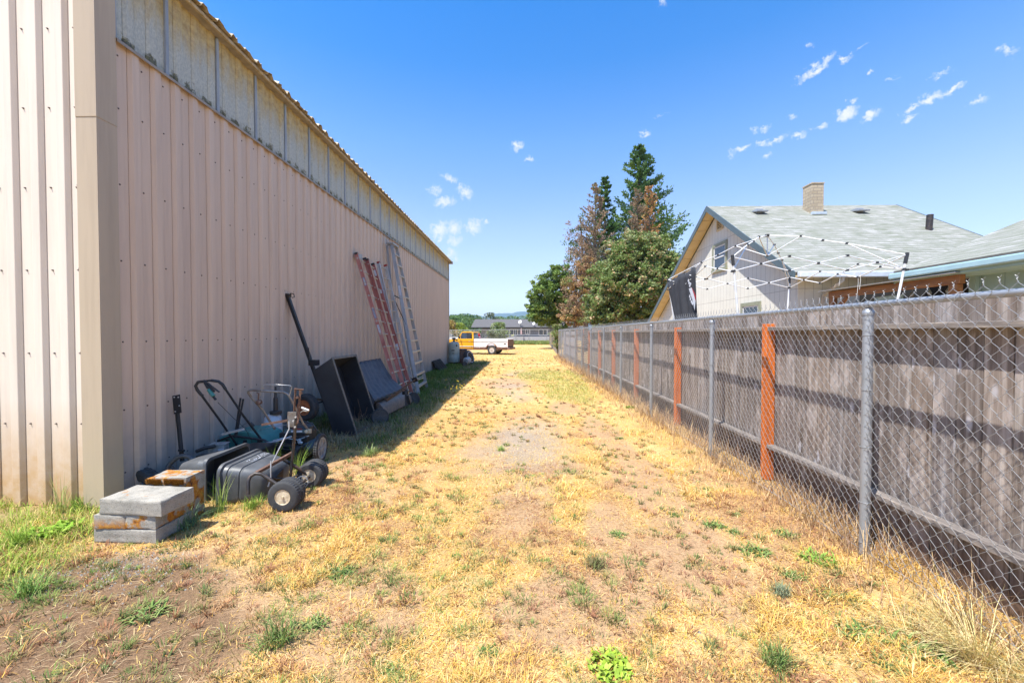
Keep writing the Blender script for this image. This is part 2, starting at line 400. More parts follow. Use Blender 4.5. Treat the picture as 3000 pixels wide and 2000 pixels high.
hsum = mth(nt, 'ADD', mth(nt, 'MULTIPLY', n1.outputs['Fac'], 1.0), mth(nt, 'MULTIPLY', n2.outputs['Fac'], .5)); bump(nt, b, hsum, .7, .035)
me.materials.append(mg); ground = bpy.data.objects.new('ground', me); link(ground); struct(ground)

# hills on the horizon
def hill_ridge(name, Y0, prof, depth, col):
    V = []; Fc = []
    for i, (px, py) in enumerate(prof):
        p = DY(px, py, Y0); V.append((p.x, Y0, max(p.z, 5))); V.append((p.x*.86, Y0-depth, -3)); V.append((p.x*1.2, Y0+depth, 0))
    for i in range(len(prof)-1):
        a0 = i*3; a1 = a0+3; Fc += [(a0+1, a1+1, a1, a0), (a0, a1, a1+2, a0+2)]
    m = MB(); m.v = V; m.f = Fc; m.m = [0]*len(Fc)
    return struct(build(name, m, M[col], local=True, smooth=60))
M['hill'] = simple('forested_hill', (.05, .075, .04), (.03, .05, .028), .01, .95)
rp = []
rnd = random.Random(5)
key = [(-900, 900), (-300, 930), (300, 915), (900, 925), (1250, 927), (1330, 924), (1365, 923), (1420, 926), (1450, 919), (1485, 917), (1498, 918), (1515, 913), (1540, 912.5), (1560, 915), (1585, 919), (1640, 912), (1720, 925), (1900, 915), (2200, 930), (2700, 918), (3300, 925), (4200, 930)]
for i in range(len(key)-1):
    for k in range(8):
        t = k/8; x = key[i][0]*(1-t)+key[i+1][0]*t; y = key[i][1]*(1-t)+key[i+1][1]*t; rp.append((x, y+rnd.uniform(-.9, .9)*.7))
hill_ridge('hills', 4200, rp, 900, 'hill')

# ------------------------------------------------------------------ grass blades
M['blades'] = attr_mat('grass_blades', .75, .18)
def pal(cols, n, jit=.12, rng=None):
    rng = rng or np.random; cols = np.array(cols); c = cols[rng.randint(0, len(cols), n)]
    return np.clip(c*(1+(rng.rand(n, 1)-.5)*2*jit), 0, 1)
def blade_geo(x, y, z, L, W, el, az, col, droop=.35):
    n = len(x)
    dx, dy = np.cos(az), np.sin(az); sx, sy = -dy, dx
    ce, se = np.cos(el), np.sin(el)
    mx_ = x+dx*ce*L*.55; my_ = y+dy*ce*L*.55; mz = z+se*L*.55
    el2 = el-droop; tx = mx_+dx*np.cos(el2)*L*.45; ty = my_+dy*np.cos(el2)*L*.45; tz = np.maximum(mz+np.sin(el2)*L*.45, z+.002)
    V = np.empty((n, 5, 3))
    V[:, 0] = np.stack([x-sx*W, y-sy*W, z-.004], 1); V[:, 1] = np.stack([x+sx*W, y+sy*W, z-.004], 1)
    V[:, 2] = np.stack([mx_+sx*W*.8, my_+sy*W*.8, mz], 1); V[:, 3] = np.stack([mx_-sx*W*.8, my_-sy*W*.8, mz], 1)
    V[:, 4] = np.stack([tx, ty, tz], 1)
    return V.reshape(-1, 3), np.repeat(col, 5, 0)
def blades_obj(name, parts, parent=None):
    V = np.concatenate([p[0] for p in parts]); C = np.concatenate([p[1] for p in parts]); n = len(V)//5
    me = bpy.data.meshes.new(name); b = np.arange(n)*5
    me.vertices.add(len(V)); me.vertices.foreach_set('co', V.astype(np.float32).ravel())
    loops = np.stack([b, b+1, b+2, b+3, b+3, b+2, b+4], 1).astype(np.int32)
    me.loops.add(loops.size); me.loops.foreach_set('vertex_index', loops.ravel())
    st = np.stack([np.arange(n)*7, np.arange(n)*7+4], 1).astype(np.int32); tt = np.tile(np.array([4, 3], np.int32), n)
    me.polygons.add(2*n); me.polygons.foreach_set('loop_start', st.ravel()); me.polygons.foreach_set('loop_total', tt)
    me.update(calc_edges=True)
    a = me.color_attributes.new('Col', 'FLOAT_COLOR', 'POINT'); c4 = np.ones((len(V), 4), np.float32); c4[:, :3] = C; a.data.foreach_set('color', c4.ravel())
    me.materials.append(M['blades']); o = bpy.data.objects.new(name, me); link(o)
    return o
STRAW = [(.72, .46, .12), (.80, .57, .2), (.66, .39, .08), (.84, .65, .32), (.56, .34, .11), (.7, .45, .15), (.76, .47, .09), (.46, .27, .1)]
GREEN = [(.12, .19, .035), (.17, .25, .05), (.09, .15, .04), (.22, .29, .06), (.13, .17, .05)]
LIME = [(.36, .44, .06), (.28, .38, .05), (.44, .48, .1), (.22, .32, .05)]
REDS = [(.36, .16, .08), (.42, .22, .1), (.3, .13, .08), (.46, .3, .14)]
rng = np.random.RandomState(11)
def samp(n, x0, x1, y0, y1, power=1.6):
    u = rng.rand(n); p = 1-power; y = (y0**p+(y1**p-y0**p)*u)**(1/p); x = x0+(x1-x0)*rng.rand(n); return x, y
def inview(x, y, m=1.38): return (x > -m*y-.3) & (x < m*y+.3) & ~((x < -3.8) & (y > 3.6))
parts = []
# flat dry straw mat
x, y = samp(470000, -4.2, 2.75, 1.35, 45, 1.75); k = inview(x, y); x, y = x[k], y[k]
z = zones(x, y); wgt = 1-np.clip(z['dirt']*.9+z['gravel']*.7+z['shade']*.55+z['dark']*.55+z['lush']*.35, 0, .97)
clump = .35+.9*sst(.35, .6, fbm(x, y, 7, 3, 44))
k = rng.rand(len(x)) < wgt*clump; x, y = x[k], y[k]; n = len(x); z = zones(x, y)
tall = fbm(x, y, 2.2, 3, 61)
L = (.018+.042*rng.rand(n)**1.6+.04*sst(.55, .75, tall))*(1+y*.02); W = .0007+.00045*rng.rand(n)+y*.0003
el = R(3)+np.abs(rng.randn(n))*R(20)+sst(.55, .75, tall)*R(15)
col = pal(STRAW, n, .16, rng); ri = rng.rand(n) < z['red']*.75; col[ri] = pal(REDS, ri.sum(), .15, rng)
gi = rng.rand(n) < z['green']*.3+z['lush']*.45; col[gi] = pal(LIME, gi.sum(), .15, rng)
mi = rng.rand(n) < z['moss']*.6; col[mi] = pal([(.5, .26, .04), (.6, .36, .07)], mi.sum(), .1, rng)
V1 = blade_geo(x, y, gh(x, y), L, W, np.clip(el, 0, R(85)), rng.rand(n)*6.283, col)
nl = 9000; xl_, yl_ = samp(nl, -4, 2.5, 1.5, 9, 1.6); kk = inview(xl_, yl_) & (xl_+fbm(xl_, yl_, 1.2, 2, 5)*2 < rng.rand(nl)*5-1.5); xl_, yl_ = xl_[kk], yl_[kk]; nl = len(xl_)
V2 = blade_geo(xl_, yl_, gh(xl_, yl_)+.006, .035+.09*rng.rand(nl)**2.5, .0007+.0006*rng.rand(nl), np.abs(rng.randn(nl))*R(7), rng.randn(nl)*.9+rng.choice([0, math.pi], nl), pal([(.62, .46, .27), (.5, .36, .2), (.7, .55, .34), (.4, .28, .17)], nl, .2, rng), .12)
o = blades_obj('dry_grass', [V1, V2]); struct(o, 'stuff'); tag(o, 'short sun-bleached golden dry grass covering the strip between building and fence', 'grass')
# dead straw and grass round the blocks, green grass in the wall's shade, lush left front corner
parts = []
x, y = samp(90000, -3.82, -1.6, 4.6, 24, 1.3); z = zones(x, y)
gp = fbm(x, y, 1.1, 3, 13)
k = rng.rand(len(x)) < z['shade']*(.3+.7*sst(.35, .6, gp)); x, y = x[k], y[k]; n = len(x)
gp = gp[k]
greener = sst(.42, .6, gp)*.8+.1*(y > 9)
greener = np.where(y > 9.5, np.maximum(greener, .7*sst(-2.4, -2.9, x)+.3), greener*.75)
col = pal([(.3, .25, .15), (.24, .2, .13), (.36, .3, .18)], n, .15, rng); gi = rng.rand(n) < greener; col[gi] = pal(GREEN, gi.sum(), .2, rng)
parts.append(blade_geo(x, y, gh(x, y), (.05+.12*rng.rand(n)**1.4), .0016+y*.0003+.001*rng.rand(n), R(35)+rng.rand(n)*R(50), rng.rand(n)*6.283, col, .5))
x, y = samp(32000, -6, -2.7, 1.7, 4.3, 1.2); k = inview(x, y, 1.45) & ~((x < -3.8) & (y > 3.6)); x, y = x[k], y[k]; z = zones(x, y)
tuft = sst(.42, .62, fbm(x, y, 3.1, 3, 17))
k = rng.rand(len(x)) < z['lush']*(.1+.9*tuft); x, y = x[k], y[k]; n = len(x)
col = pal(LIME+[(.36, .42, .08), (.66, .52, .2), (.6, .46, .18), (.3, .42, .06)], n, .15, rng)
parts.append(blade_geo(x, y, gh(x, y), .04+.11*rng.rand(n)**1.5, .0016+.0016*rng.rand(n), R(40)+rng.rand(n)*R(45), rng.rand(n)*6.283, col, .6))
# greener lawn patch in the middle distance
x, y = samp(60000, -.6, 2.5, 8, 21, 1.1); z = zones(x, y); k = rng.rand(len(x)) < z['green']*.45; x, y = x[k], y[k]; n = len(x)
parts.append(blade_geo(x, y, gh(x, y), .03+.04*rng.rand(n), .002+y*.0003, R(40)+rng.rand(n)*R(45), rng.rand(n)*6.283, pal([(.42, .44, .11), (.34, .38, .09), (.55, .5, .2), (.6, .52, .24)], n, .12, rng), .3))
# small olive tufts scattered over the strip
cx, cy = samp(3400, -4, 2.4, 1.6, 26, 1.25); z = zones(cx, cy); k = inview(cx, cy) & (rng.rand(len(cx)) < (1-z['gravel']*.5)*(.25+sst(.45, .62, fbm(cx, cy, .8, 3, 77))+(cx < -1.2)*.4)); cx, cy = cx[k], cy[k]
m = 26; n = len(cx)*m; rr = np.repeat(.012+.045*rng.rand(len(cx)), m); az = rng.rand(n)*6.283; q = rng.rand(n)**.5
x = np.repeat(cx, m)+np.cos(az)*rr*q; y = np.repeat(cy, m)+np.sin(az)*rr*q; big = np.repeat(rng.rand(len(cx)), m)
tc_ = np.repeat(pal([(.17, .19, .06), (.2, .24, .07), (.34, .28, .1), (.4, .2, .1), (.45, .26, .12), (.14, .18, .06), (.28, .24, .1), (.34, .17, .1)], len(cx), .15, rng), m, 0)
parts.append(blade_geo(x, y, gh(x, y), (.015+.03*rng.rand(n))*(.6+big), .0013+.0004*y, R(25)+rng.rand(n)*R(50), az, tc_*(1+(rng.rand(n, 1)-.5)*.4), .3))
cx, cy = samp(900, -3.6, .6, 1.7, 5.2, 1.2); k = inview(cx, cy) & (rng.rand(len(cx)) < .25+.75*sst(.42, .6, fbm(cx, cy, 1.6, 3, 123))); cx, cy = cx[k], cy[k]
m = 40; n = len(cx)*m; rr = np.repeat(.025+.06*rng.rand(len(cx)), m); az = rng.rand(n)*6.283; q = rng.rand(n)**.5; big = np.repeat(rng.rand(len(cx)), m)
tc_ = np.repeat(pal([(.17, .22, .06), (.2, .27, .06), (.13, .2, .05), (.42, .2, .1), (.36, .17, .09), (.3, .3, .1), (.25, .3, .08)], len(cx), .15, rng), m, 0)
x = np.repeat(cx, m)+np.cos(az)*rr*q; y = np.repeat(cy, m)+np.sin(az)*rr*q
parts.append(blade_geo(x, y, gh(x, y), (.015+.032*rng.rand(n))*(.6+big), .0012+.0003*y, R(25)+rng.rand(n)*R(50), az, tc_*(1+(rng.rand(n, 1)-.5)*.5), .3))
o = blades_obj('green_grass', parts); struct(o, 'stuff'); tag(o, 'green and olive grass in the wall shade, the front corner and small tufts', 'grass')
# tall dry weeds along the wire fence
parts = []
n = 15000; y = 1.2+(rng.rand(n)**1.3)*27; x = np.where(rng.rand(n) < .75, 2.34+.4*rng.rand(n), 2.05+.4*rng.rand(n)); x = x+np.clip(y-25, 0, 99)*.045
k = rng.rand(n) < .35+.65*sst(.35, .6, fbm(x, y, 1.4, 2, 88)); x, y = x[k], y[k]; n = len(x)
inner = x > 2.34+np.clip(y-25, 0, 99)*.045
parts.append(blade_geo(x, y, gh(x, y)-.002, np.where(inner, .1+.3*rng.rand(n)**2, .06+.1*rng.rand(n)), .0014+.00025*y, R(45)+rng.rand(n)*R(43), rng.rand(n)*6.283,
                       pal([(.45, .3, .17), (.36, .23, .14), (.55, .4, .22), (.3, .19, .12), (.6, .42, .22)], n, .2, rng), .35))
# big straw clump near right
for (cx, cy, rr, m, L0) in [(2.28, 2.02, .12, 260, .34), (2.4, 1.75, .15, 240, .3), (2.05, 2.15, .14, 120, .22), (2.38, 2.25, .08, 90, .3)]:
    az = rng.rand(m)*6.283; q = rng.rand(m)**.5
    c = pal([(.7, .58, .28), (.6, .5, .22), (.5, .46, .18), (.75, .62, .35)], m, .12, rng)
    parts.append(blade_geo(cx+np.cos(az)*rr*q, cy+np.sin(az)*rr*q, np.zeros(m), L0*(.5+.7*rng.rand(m)), np.full(m, .0016), R(12)+rng.rand(m)*R(55), np.where(rng.rand(m) < .6, math.pi+rng.randn(m)*.7, az), c, .45))
o = blades_obj('dry_weeds', parts); struct(o, 'stuff'); tag(o, 'tall brown dead weeds growing along the foot of the wire fence', 'weeds')
# gravel and straw litter
g = MB(); rg = random.Random(3)
for i in range(1500):
    u = rg.random()
    if u < .35: cx, cy = -2.75+rg.gauss(0, .28), 2.6+rg.gauss(0, .16)
    elif u < .75: cx, cy = .1+rg.gauss(0, .4), 5.7+rg.gauss(0, 1.2)
    else: cx, cy = rg.uniform(-3, 2.2), rg.uniform(1.7, 7)
    s = rg.uniform(.003, .009)*(1.5 if rg.random() < .06 else 1)
    z0 = 0; a = rg.random()*6.3; ca, sa = math.cos(a)*s, math.sin(a)*s
    t = rg.uniform(.3, .8)*s
    g.add([(cx+ca, cy+sa, z0-.002), (cx-sa, cy+ca, z0-.002), (cx-ca, cy-sa, z0-.002), (cx+sa, cy-ca, z0-.002), (cx+rg.uniform(-.3, .3)*s, cy+rg.uniform(-.3, .3)*s, z0+t+.004)], [(0, 1, 4), (1, 2, 4), (2, 3, 4), (3, 0, 4)])
va = np.array(g.v); va[:, 2] += gh(va[:, 0], va[:, 1])+.001; g.v = [tuple(p) for p in va]
M['gravel'] = simple('grey_gravel', (.32, .29, .25), (.2, .18, .155), 60, .85, c3=(.42, .37, .3), th=.55)
o = build('gravel', g, M['gravel'], local=True); struct(o, 'stuff'); tag(o, 'small grey gravel stones lying in the bare dirt patches', 'gravel')

# ================================================================== METAL BUILDING
WX = -3.86; WY0 = 3.585; WY1 = 20.95; ZF = 4.38; ZE = 5.34; PITCH = .2425
def siding(name, base, dark, dirt):  # dirt colour also carries painted light and shade near the ground
    m, nt, b = new_mat(name); b.inputs['Roughness'].default_value = .5; b.inputs['Specular IOR Level'].default_value = .35
    P = xyz(nt); n = noise_node(nt, 2.2, 5, .6, stretch=(1, 1, .12)); n2 = noise_node(nt, 14, 5, .65, stretch=(1, 1, .06)); n3 = noise_node(nt, 5, 5, .7)
    c = ramp(nt, n.outputs['Fac'], [(.25, dark), (.7, base)])
    c = mixn(nt, .5, c, ramp(nt, n2.outputs['Fac'], [(.3, (.8, .79, .79)), (.55, (1, 1, 1))]), 'MULTIPLY')
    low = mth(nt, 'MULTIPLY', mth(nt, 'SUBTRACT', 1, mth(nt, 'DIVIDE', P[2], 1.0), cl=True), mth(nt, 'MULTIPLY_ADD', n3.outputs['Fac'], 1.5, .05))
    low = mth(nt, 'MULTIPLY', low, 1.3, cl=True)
    lk(nt, mixn(nt, low, c, dirt), b.inputs['Base Color']); bump(nt, b, n.outputs['Fac'], .05, .02); return m  # low tint: dirt plus painted light and shade
M['siding_front'] = siding('beige_siding', (.74, .645, .55), (.70, .605, .515), (.52, .33, .16))  # low ochre is dust plus warm ground bounce painted into the colour
M['siding'] = siding('pinkish_tan_siding', (.63, .485, .375), (.56, .43, .34), (.33, .295, .27))  # low grey is dirt plus shade at the wall foot painted in
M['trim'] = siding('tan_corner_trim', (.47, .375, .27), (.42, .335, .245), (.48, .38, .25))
M['trim_dark'] = simple('brown_grey_flashing', (.32, .27, .22), (.22, .19, .16), 10, .5, c3=(.42, .37, .3), th=.6)
M['screw'] = simple('rusty_screw', (.14, .11, .1), (.06, .05, .05), 60, .6)
# fibreglass
m, nt, b = new_mat('aged_fibreglass_panel'); b.inputs['Roughness'].default_value = .55; P = xyz(nt)
n = noise_node(nt, 55, 4, .7, stretch=(1, 1, .5)); n2 = noise_node(nt, 6, 5, .7, stretch=(1, 1, .35)); n3 = noise_node(nt, 13, 5, .75)
c = ramp(nt, n.outputs['Fac'], [(.25, (.27, .285, .265)), (.5, (.41, .415, .365)), (.75, (.55, .54, .44))])
yel = mth(nt, 'MULTIPLY', mth(nt, 'SUBTRACT', mth(nt, 'MULTIPLY_ADD', mth(nt, 'SUBTRACT', P[2], 4.86), 1.9, mth(nt, 'MULTIPLY', n2.outputs['Fac'], 1.7)), .62), 1.3, cl=True)
c = mixn(nt, yel, c, ramp(nt, n3.outputs['Fac'], [(.3, (.3, .2, .07)), (.6, (.5, .38, .16))]))
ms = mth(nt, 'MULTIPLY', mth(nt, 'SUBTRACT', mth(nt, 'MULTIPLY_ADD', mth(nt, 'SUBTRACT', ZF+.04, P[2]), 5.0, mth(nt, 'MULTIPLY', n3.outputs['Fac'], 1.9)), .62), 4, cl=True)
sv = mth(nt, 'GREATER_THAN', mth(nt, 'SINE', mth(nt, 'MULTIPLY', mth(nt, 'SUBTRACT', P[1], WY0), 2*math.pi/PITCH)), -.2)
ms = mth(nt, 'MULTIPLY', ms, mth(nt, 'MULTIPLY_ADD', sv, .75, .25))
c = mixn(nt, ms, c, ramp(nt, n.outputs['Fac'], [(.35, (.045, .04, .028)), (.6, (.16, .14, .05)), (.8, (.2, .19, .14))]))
lk(nt, c, b.inputs['Base Color']); bump(nt, b, n.outputs['Fac'], .35, .006); M['fibre'] = m
M['seam'] = simple('grey_seam_batten', (.33, .37, .42), (.22, .25, .29), 8, .6, stretch=(1, 1, .3))
def profile(L, p=PITCH, h=.032, start=0.0):
    pts = []; k = 0; s = start
    while s < L:
        for (ds, hh) in ((0, 0), (.094, 0), (.0945, -.012), (.0985, -.012), (.099, .002), (.122, h-.002), (.126, h), (.192, h), (.196, h-.002), (.2165, .0)):
            if 0 <= s+ds <= L: pts.append((s+ds, hh))
        s += p
    pts.append((L, 0)); return pts
def corrug(mb, fn, L, z0, z1, **k):
    pr = profile(L, **k); n = len(pr); v = [fn(s, h, z0(s) if callable(z0) else z0) for s, h in pr]+[fn(s, h, z1(s) if callable(z1) else z1) for s, h in pr]
    mb.add(v, [(i, i+1, n+i+1, n+i) for i in range(n-1)])
bld = thing('metal_building', 'long pinkish tan corrugated metal building with fibreglass strip under its eave', 'building', (WX, WY0, 0))
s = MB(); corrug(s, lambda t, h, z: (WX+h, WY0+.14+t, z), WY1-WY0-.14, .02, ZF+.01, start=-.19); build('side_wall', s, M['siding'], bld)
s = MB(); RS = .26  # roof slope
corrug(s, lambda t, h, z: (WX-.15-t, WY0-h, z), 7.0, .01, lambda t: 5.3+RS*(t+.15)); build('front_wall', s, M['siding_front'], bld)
s = MB(); s.b2((WX-.12, WY0+.06, .03), (-11, WY1-.05, 5.25)); build('light_block_box', s, M['dark'], bld)  # added unseen box, stops light leaking through the sheets
s = MB(); s.b2((WX-.06, WY1-.049, .0), (-11, WY1, 5.3)); build('rear_wall', s, M['siding'], bld)
# corner trim in two lengths with a lap at 3.67 m
for (z0, z1, o_) in ((0.01, 3.57, .0), (3.55, 5.34, .004)):
    s = MB(); t0 = .036+o_
    poly = [(WX+t0, WY0+.15), (WX+t0, WY0-t0), (WX-.155, WY0-t0), (WX-.155, WY0-t0+.004), (WX-.17, WY0-.001), (WX-.17, WY0+.012), (WX-.15, WY0-t0+.02), (WX+t0-.02, WY0-t0+.02), (WX+t0-.02, WY0+.15)]
    s.prism([(x, y, z0) for x, y in poly], (0, 0, z1-z0)); build('corner_trim', s, M['trim'], bld)
# screws
s = MB()
for zr in (.25, .86, 1.52, 2.3, 3.03, 3.75, 4.25):
    k = 0
    while k*PITCH < 17:
        y = WY0+.15+k*PITCH+.05; k += 1
        if y < WY1-.1: s.lathe((WX+.0005, y, zr), (1, 0, 0), [(0, .0085), (.003, .0085), (.003, .005), (.007, .004)], 7)
for zr in (.77, 1.42, 2.18, 2.93, 3.65, 4.36, 5.0):
    for k in range(10):
        x = WX-.15-k*PITCH-.045; s.lathe((x, WY0-.0005, zr), (0, -1, 0), [(0, .008), (.003, .008), (.003, .005), (.012, .004)], 7)
    s.lathe((WX-.162, WY0-.02, zr+.01), (0, -1, 0), [(0, .008), (.003, .008), (.012, .004)], 7); s.lathe((WX+.02, WY0+.152, zr), (1, 0, 0), [(0, .008), (.012, .004)], 7)
struct(build('screws', s, M['screw'], bld), 'stuff')
# ledge flashing
s = MB(); s.prism([(WX-.002, WY0+.151, ZF+.012), (WX+.055, WY0+.151, ZF-.002), (WX+.055, WY0+.151, ZF-.032), (WX+.050, WY0+.151, ZF-.032), (WX+.050, WY0+.151, ZF-.006), (WX-.002, WY0+.151, ZF+.006)], (0, WY1-WY0-.16, 0)); build('flashing', s, M['trim_dark'], bld)
# fibreglass panels, three ribs each
y = 4.304-.7275+.16; k = 0
while y < WY1-.1:
    L = min(.7275 if k else .5675, WY1-.03-y); s = MB(); corrug(s, lambda t, h, z, y=y: (WX+.004+h*.55, y+t, z), L, ZF+.013, ZE-.02); p = build('skylight_panel', s, M['fibre'], bld)
    s = MB(); s.b2((WX+.003, y-.018, ZF+.014), (WX+.028, y+.022, ZE-.03)); build('seam_batten', s, M['seam'], p, bevel=.004)
    y += L; k += 1
# eave, fascia, roof
s = MB(); s.b2((WX-.02, WY0-.03, ZE-.025), (WX+.10, WY1+.02, ZE+.012)); build('fascia', s, M['trim_dark'], bld, bevel=.004)
m, nt, b = new_mat('weathered_tan_roof_sheet'); n = noise_node(nt, 16, 5, .7); lk(nt, ramp(nt, n.outputs['Fac'], [(.3, (.2, .14, .07)), (.5, (.42, .33, .2)), (.7, (.52, .45, .33))]), b.inputs['Base Color']); b.inputs['Roughness'].default_value = .6; M['roof_tan'] = m
s = MB(); pr = profile(WY1-WY0+.14, h=.036); rr_ = random.Random(2)
wv = [rr_.uniform(-.008, .012) for _ in pr]
top = [(WX+.185+w_*.8, WY0-.08+t, ZE+.02+h+w_) for (t, h), w_ in zip(pr, wv)]; bk = [(-11.2, WY0-.08+t, ZE+.02+h+RS*7.5) for t, h in pr]; n_ = len(pr)
v = top+bk+[(a, b_, c-.006) for a, b_, c in top]+[(a, b_, c-.006) for a, b_, c in bk]
s.add(v, [(i, i+1, n_+i+1, n_+i) for i in range(n_-1)]+[(2*n_+i, 2*n_+i+1, 3*n_+i+1, 3*n_+i) for i in range(n_-1)]+[(i, i+1, 2*n_+i+1, 2*n_+i) for i in range(n_-1)])
build('roof', s, M['roof_tan'], bld)
s = MB(); s.b2((WX+.1, WY0-.06, ZE-.028), (WX+.135, WY1+.04, ZE+.016)); build('eave_trim', s, M['roof_tan'], bld, bevel=.006)
s = MB(); s.b2((WX+.02, WY1-.02, ZE-.10), (WX+.24, WY1+.12, ZE+.03)); s.b2((WX+.03, WY1+.003, .0), (WX+.05, WY1+.05, ZE-.1)); s.b2((WX-.03, WY1-.03, .0), (WX+.04, WY1+.002, ZE-.03)); build('end_trim', s, M['trim_dark'], bld, bevel=.006)

# ================================================================== CHAIN LINK FENCE
FX = 2.474; RZ = 1.805
def link_mesh(mb, P0, P1, z0, z1, pw=.0365, ph=.085, r=.00165, knuckle=True, seg=4, nx_=None):
    P0 = Vector(P0); P1 = Vector(P1); d = P1-P0; L = d.length; d.normalize(); nrm = Vector((-d.y, d.x, 0))
    n = int(L/pw); rows = int((z1-z0)/(ph/2)); V = []; Fq = []
    for i in range(n):
        s0 = i*pw; base = len(V); m = 0
        for j in range(rows+1):
            side = 1 if (j+i) % 2 == 0 else -1
            z = z0+j*ph/2; ss = s0+side*(pw/2+r*.6)
            c = P0+d*ss+nrm*(.007*math.sin(ss*2.1+z*1.7)+.004*math.sin(ss*5.3-z*4)+.012*max(0, .25-z)*4*math.sin(ss*3.7))+d*(.003*math.sin(z*6+ss*2)); off = nrm*(r*1.2*side)
            # small flat at the crossing
            for dz in (-.004, .004):
                p = c+off*(1 if dz > 0 else -1)+Vector((0, 0, z+dz))
                for q in range(seg):
                    a = 2*math.pi*(q+.5)/seg; V.append((p.x+nrm.x*math.sin(a)*r+d.x*math.cos(a)*r, p.y+nrm.y*math.sin(a)*r+d.y*math.cos(a)*r, p.z))
                m += 1
        for j in range(m-1):
            for q in range(seg):
                q2 = (q+1) % seg; Fq.append((base+j*seg+q, base+j*seg+q2, base+(j+1)*seg+q2, base+(j+1)*seg+q))
    mb.add(V, Fq)
    if knuckle:
        top = z0+rows*ph/2
        for i in range(0, n, 2):
            s_ = (i+(.5 if (rows+i) % 2 == 0 else -.5))*pw; c = P0+d*s_+Vector((0, 0, top))
            pa = [c+d*(.004*math.cos(t*2.4)) + nrm*(.004*math.sin(t*2.4))+Vector((0, 0, t*.0055)) for t in range(6)]
            pb = [c-d*(.004*math.cos(t*2.4)) - nrm*(.004*math.sin(t*2.4))+Vector((0, 0, t*.0065)) for t in range(6)]
            mb.tube(pa+[pa[-1]+d*.008+Vector((0, 0, .007))], r*.85, 4); mb.tube(pb+[pb[-1]-d*.008+Vector((0, 0, .007))], r*.85, 4)
def fence_pt(y): return (FX, y, 0) if y <= 26 else (FX+(y-26)*.048, y, 0)
fen = thing('chain_link_fence', 'galvanised chain-link fence with grey steel posts running along the right side', 'fence', (FX, 2.9, 0))
s = MB(); link_mesh(s, (FX-.026, .9, 0), (FX-.026, 14.5, 0), .03, RZ+.055); build('wire_mesh', s, M['galv_wire'], fen)
s = MB(); link_mesh(s, (FX-.026, 14.5, 0), (FX-.026, 26, 0), .03, RZ+.055, pw=.05, ph=.11, r=.0022, seg=3); link_mesh(s, (FX-.026, 26, 0), (fence_pt(60)[0]-.026, 60, 0), .03, RZ+.045, pw=.09, ph=.18, r=.0035, seg=3); build('wire_mesh', s, M['galv_wire'], fen)
s = MB(); s.tube([(FX, .6, RZ), (FX, 9, RZ), (FX, 26, RZ), (fence_pt(60)[0], 60, RZ)], .021, 14)
for y in (8.6, 15, 21.5): s.lathe((FX, y, RZ), (0, 1, 0), [(-.08, .021), (-.08, .0235), (.08, .0235), (.08, .021)], 14)
build('top_rail', s, M['galv'], fen, smooth=40)
s = MB(); s.tube([(FX-.026, .6, .05), (FX-.026, 26, .05)], .002, 4)
yy = 1.1
while yy < 20:
    s.tube([(FX+.03*math.cos(a), yy+.004*a, RZ-.005+.036*math.sin(a)) for a in np.arange(-1.2, 4.6, .4)], .0017, 4); yy += .61
build('tie_wires', s, M['galv_wire'], fen)
posts = [2.93, 5.28, 7.72, 10.06, 12.18, 14.46, 16.58, 18.6, 20.7, 22.96, 25.2, 29.5, 33, 37, 41, 46, 52, 60]
for i, y in enumerate(posts):
    p = fence_pt(y); lean = .0
    s = MB(); s.tube([(p[0], y, -.02), (p[0]+lean, y, RZ-.055)], .029 if i else .031, 16); po = build('post', s, M['galv'], fen, smooth=40)
    s = MB(); s.lathe((p[0], y, RZ-.075), (0, 0, 1), [(0, .034), (.018, .037), (.03, .034), (.045, .025), (.05, .012)], 14)
    s.lathe((p[0], y, RZ), (0, 1, 0), [(-.016, .026), (.016, .026)], 14); build('post_cap', s, M['galv'], po, smooth=40)
    if y < 26:
        for z in (.09, .38, .78, 1.19, 1.58): s = MB(); s.tube([(p[0]+.033*math.cos(a), y+.033*math.sin(a), z+.002*a) for a in np.arange(.4, 6.4, .5)]+[(p[0]-.03, y-.045, z+.005)], .002, 4); build('tie_wire', s, M['galv_wire'], po)

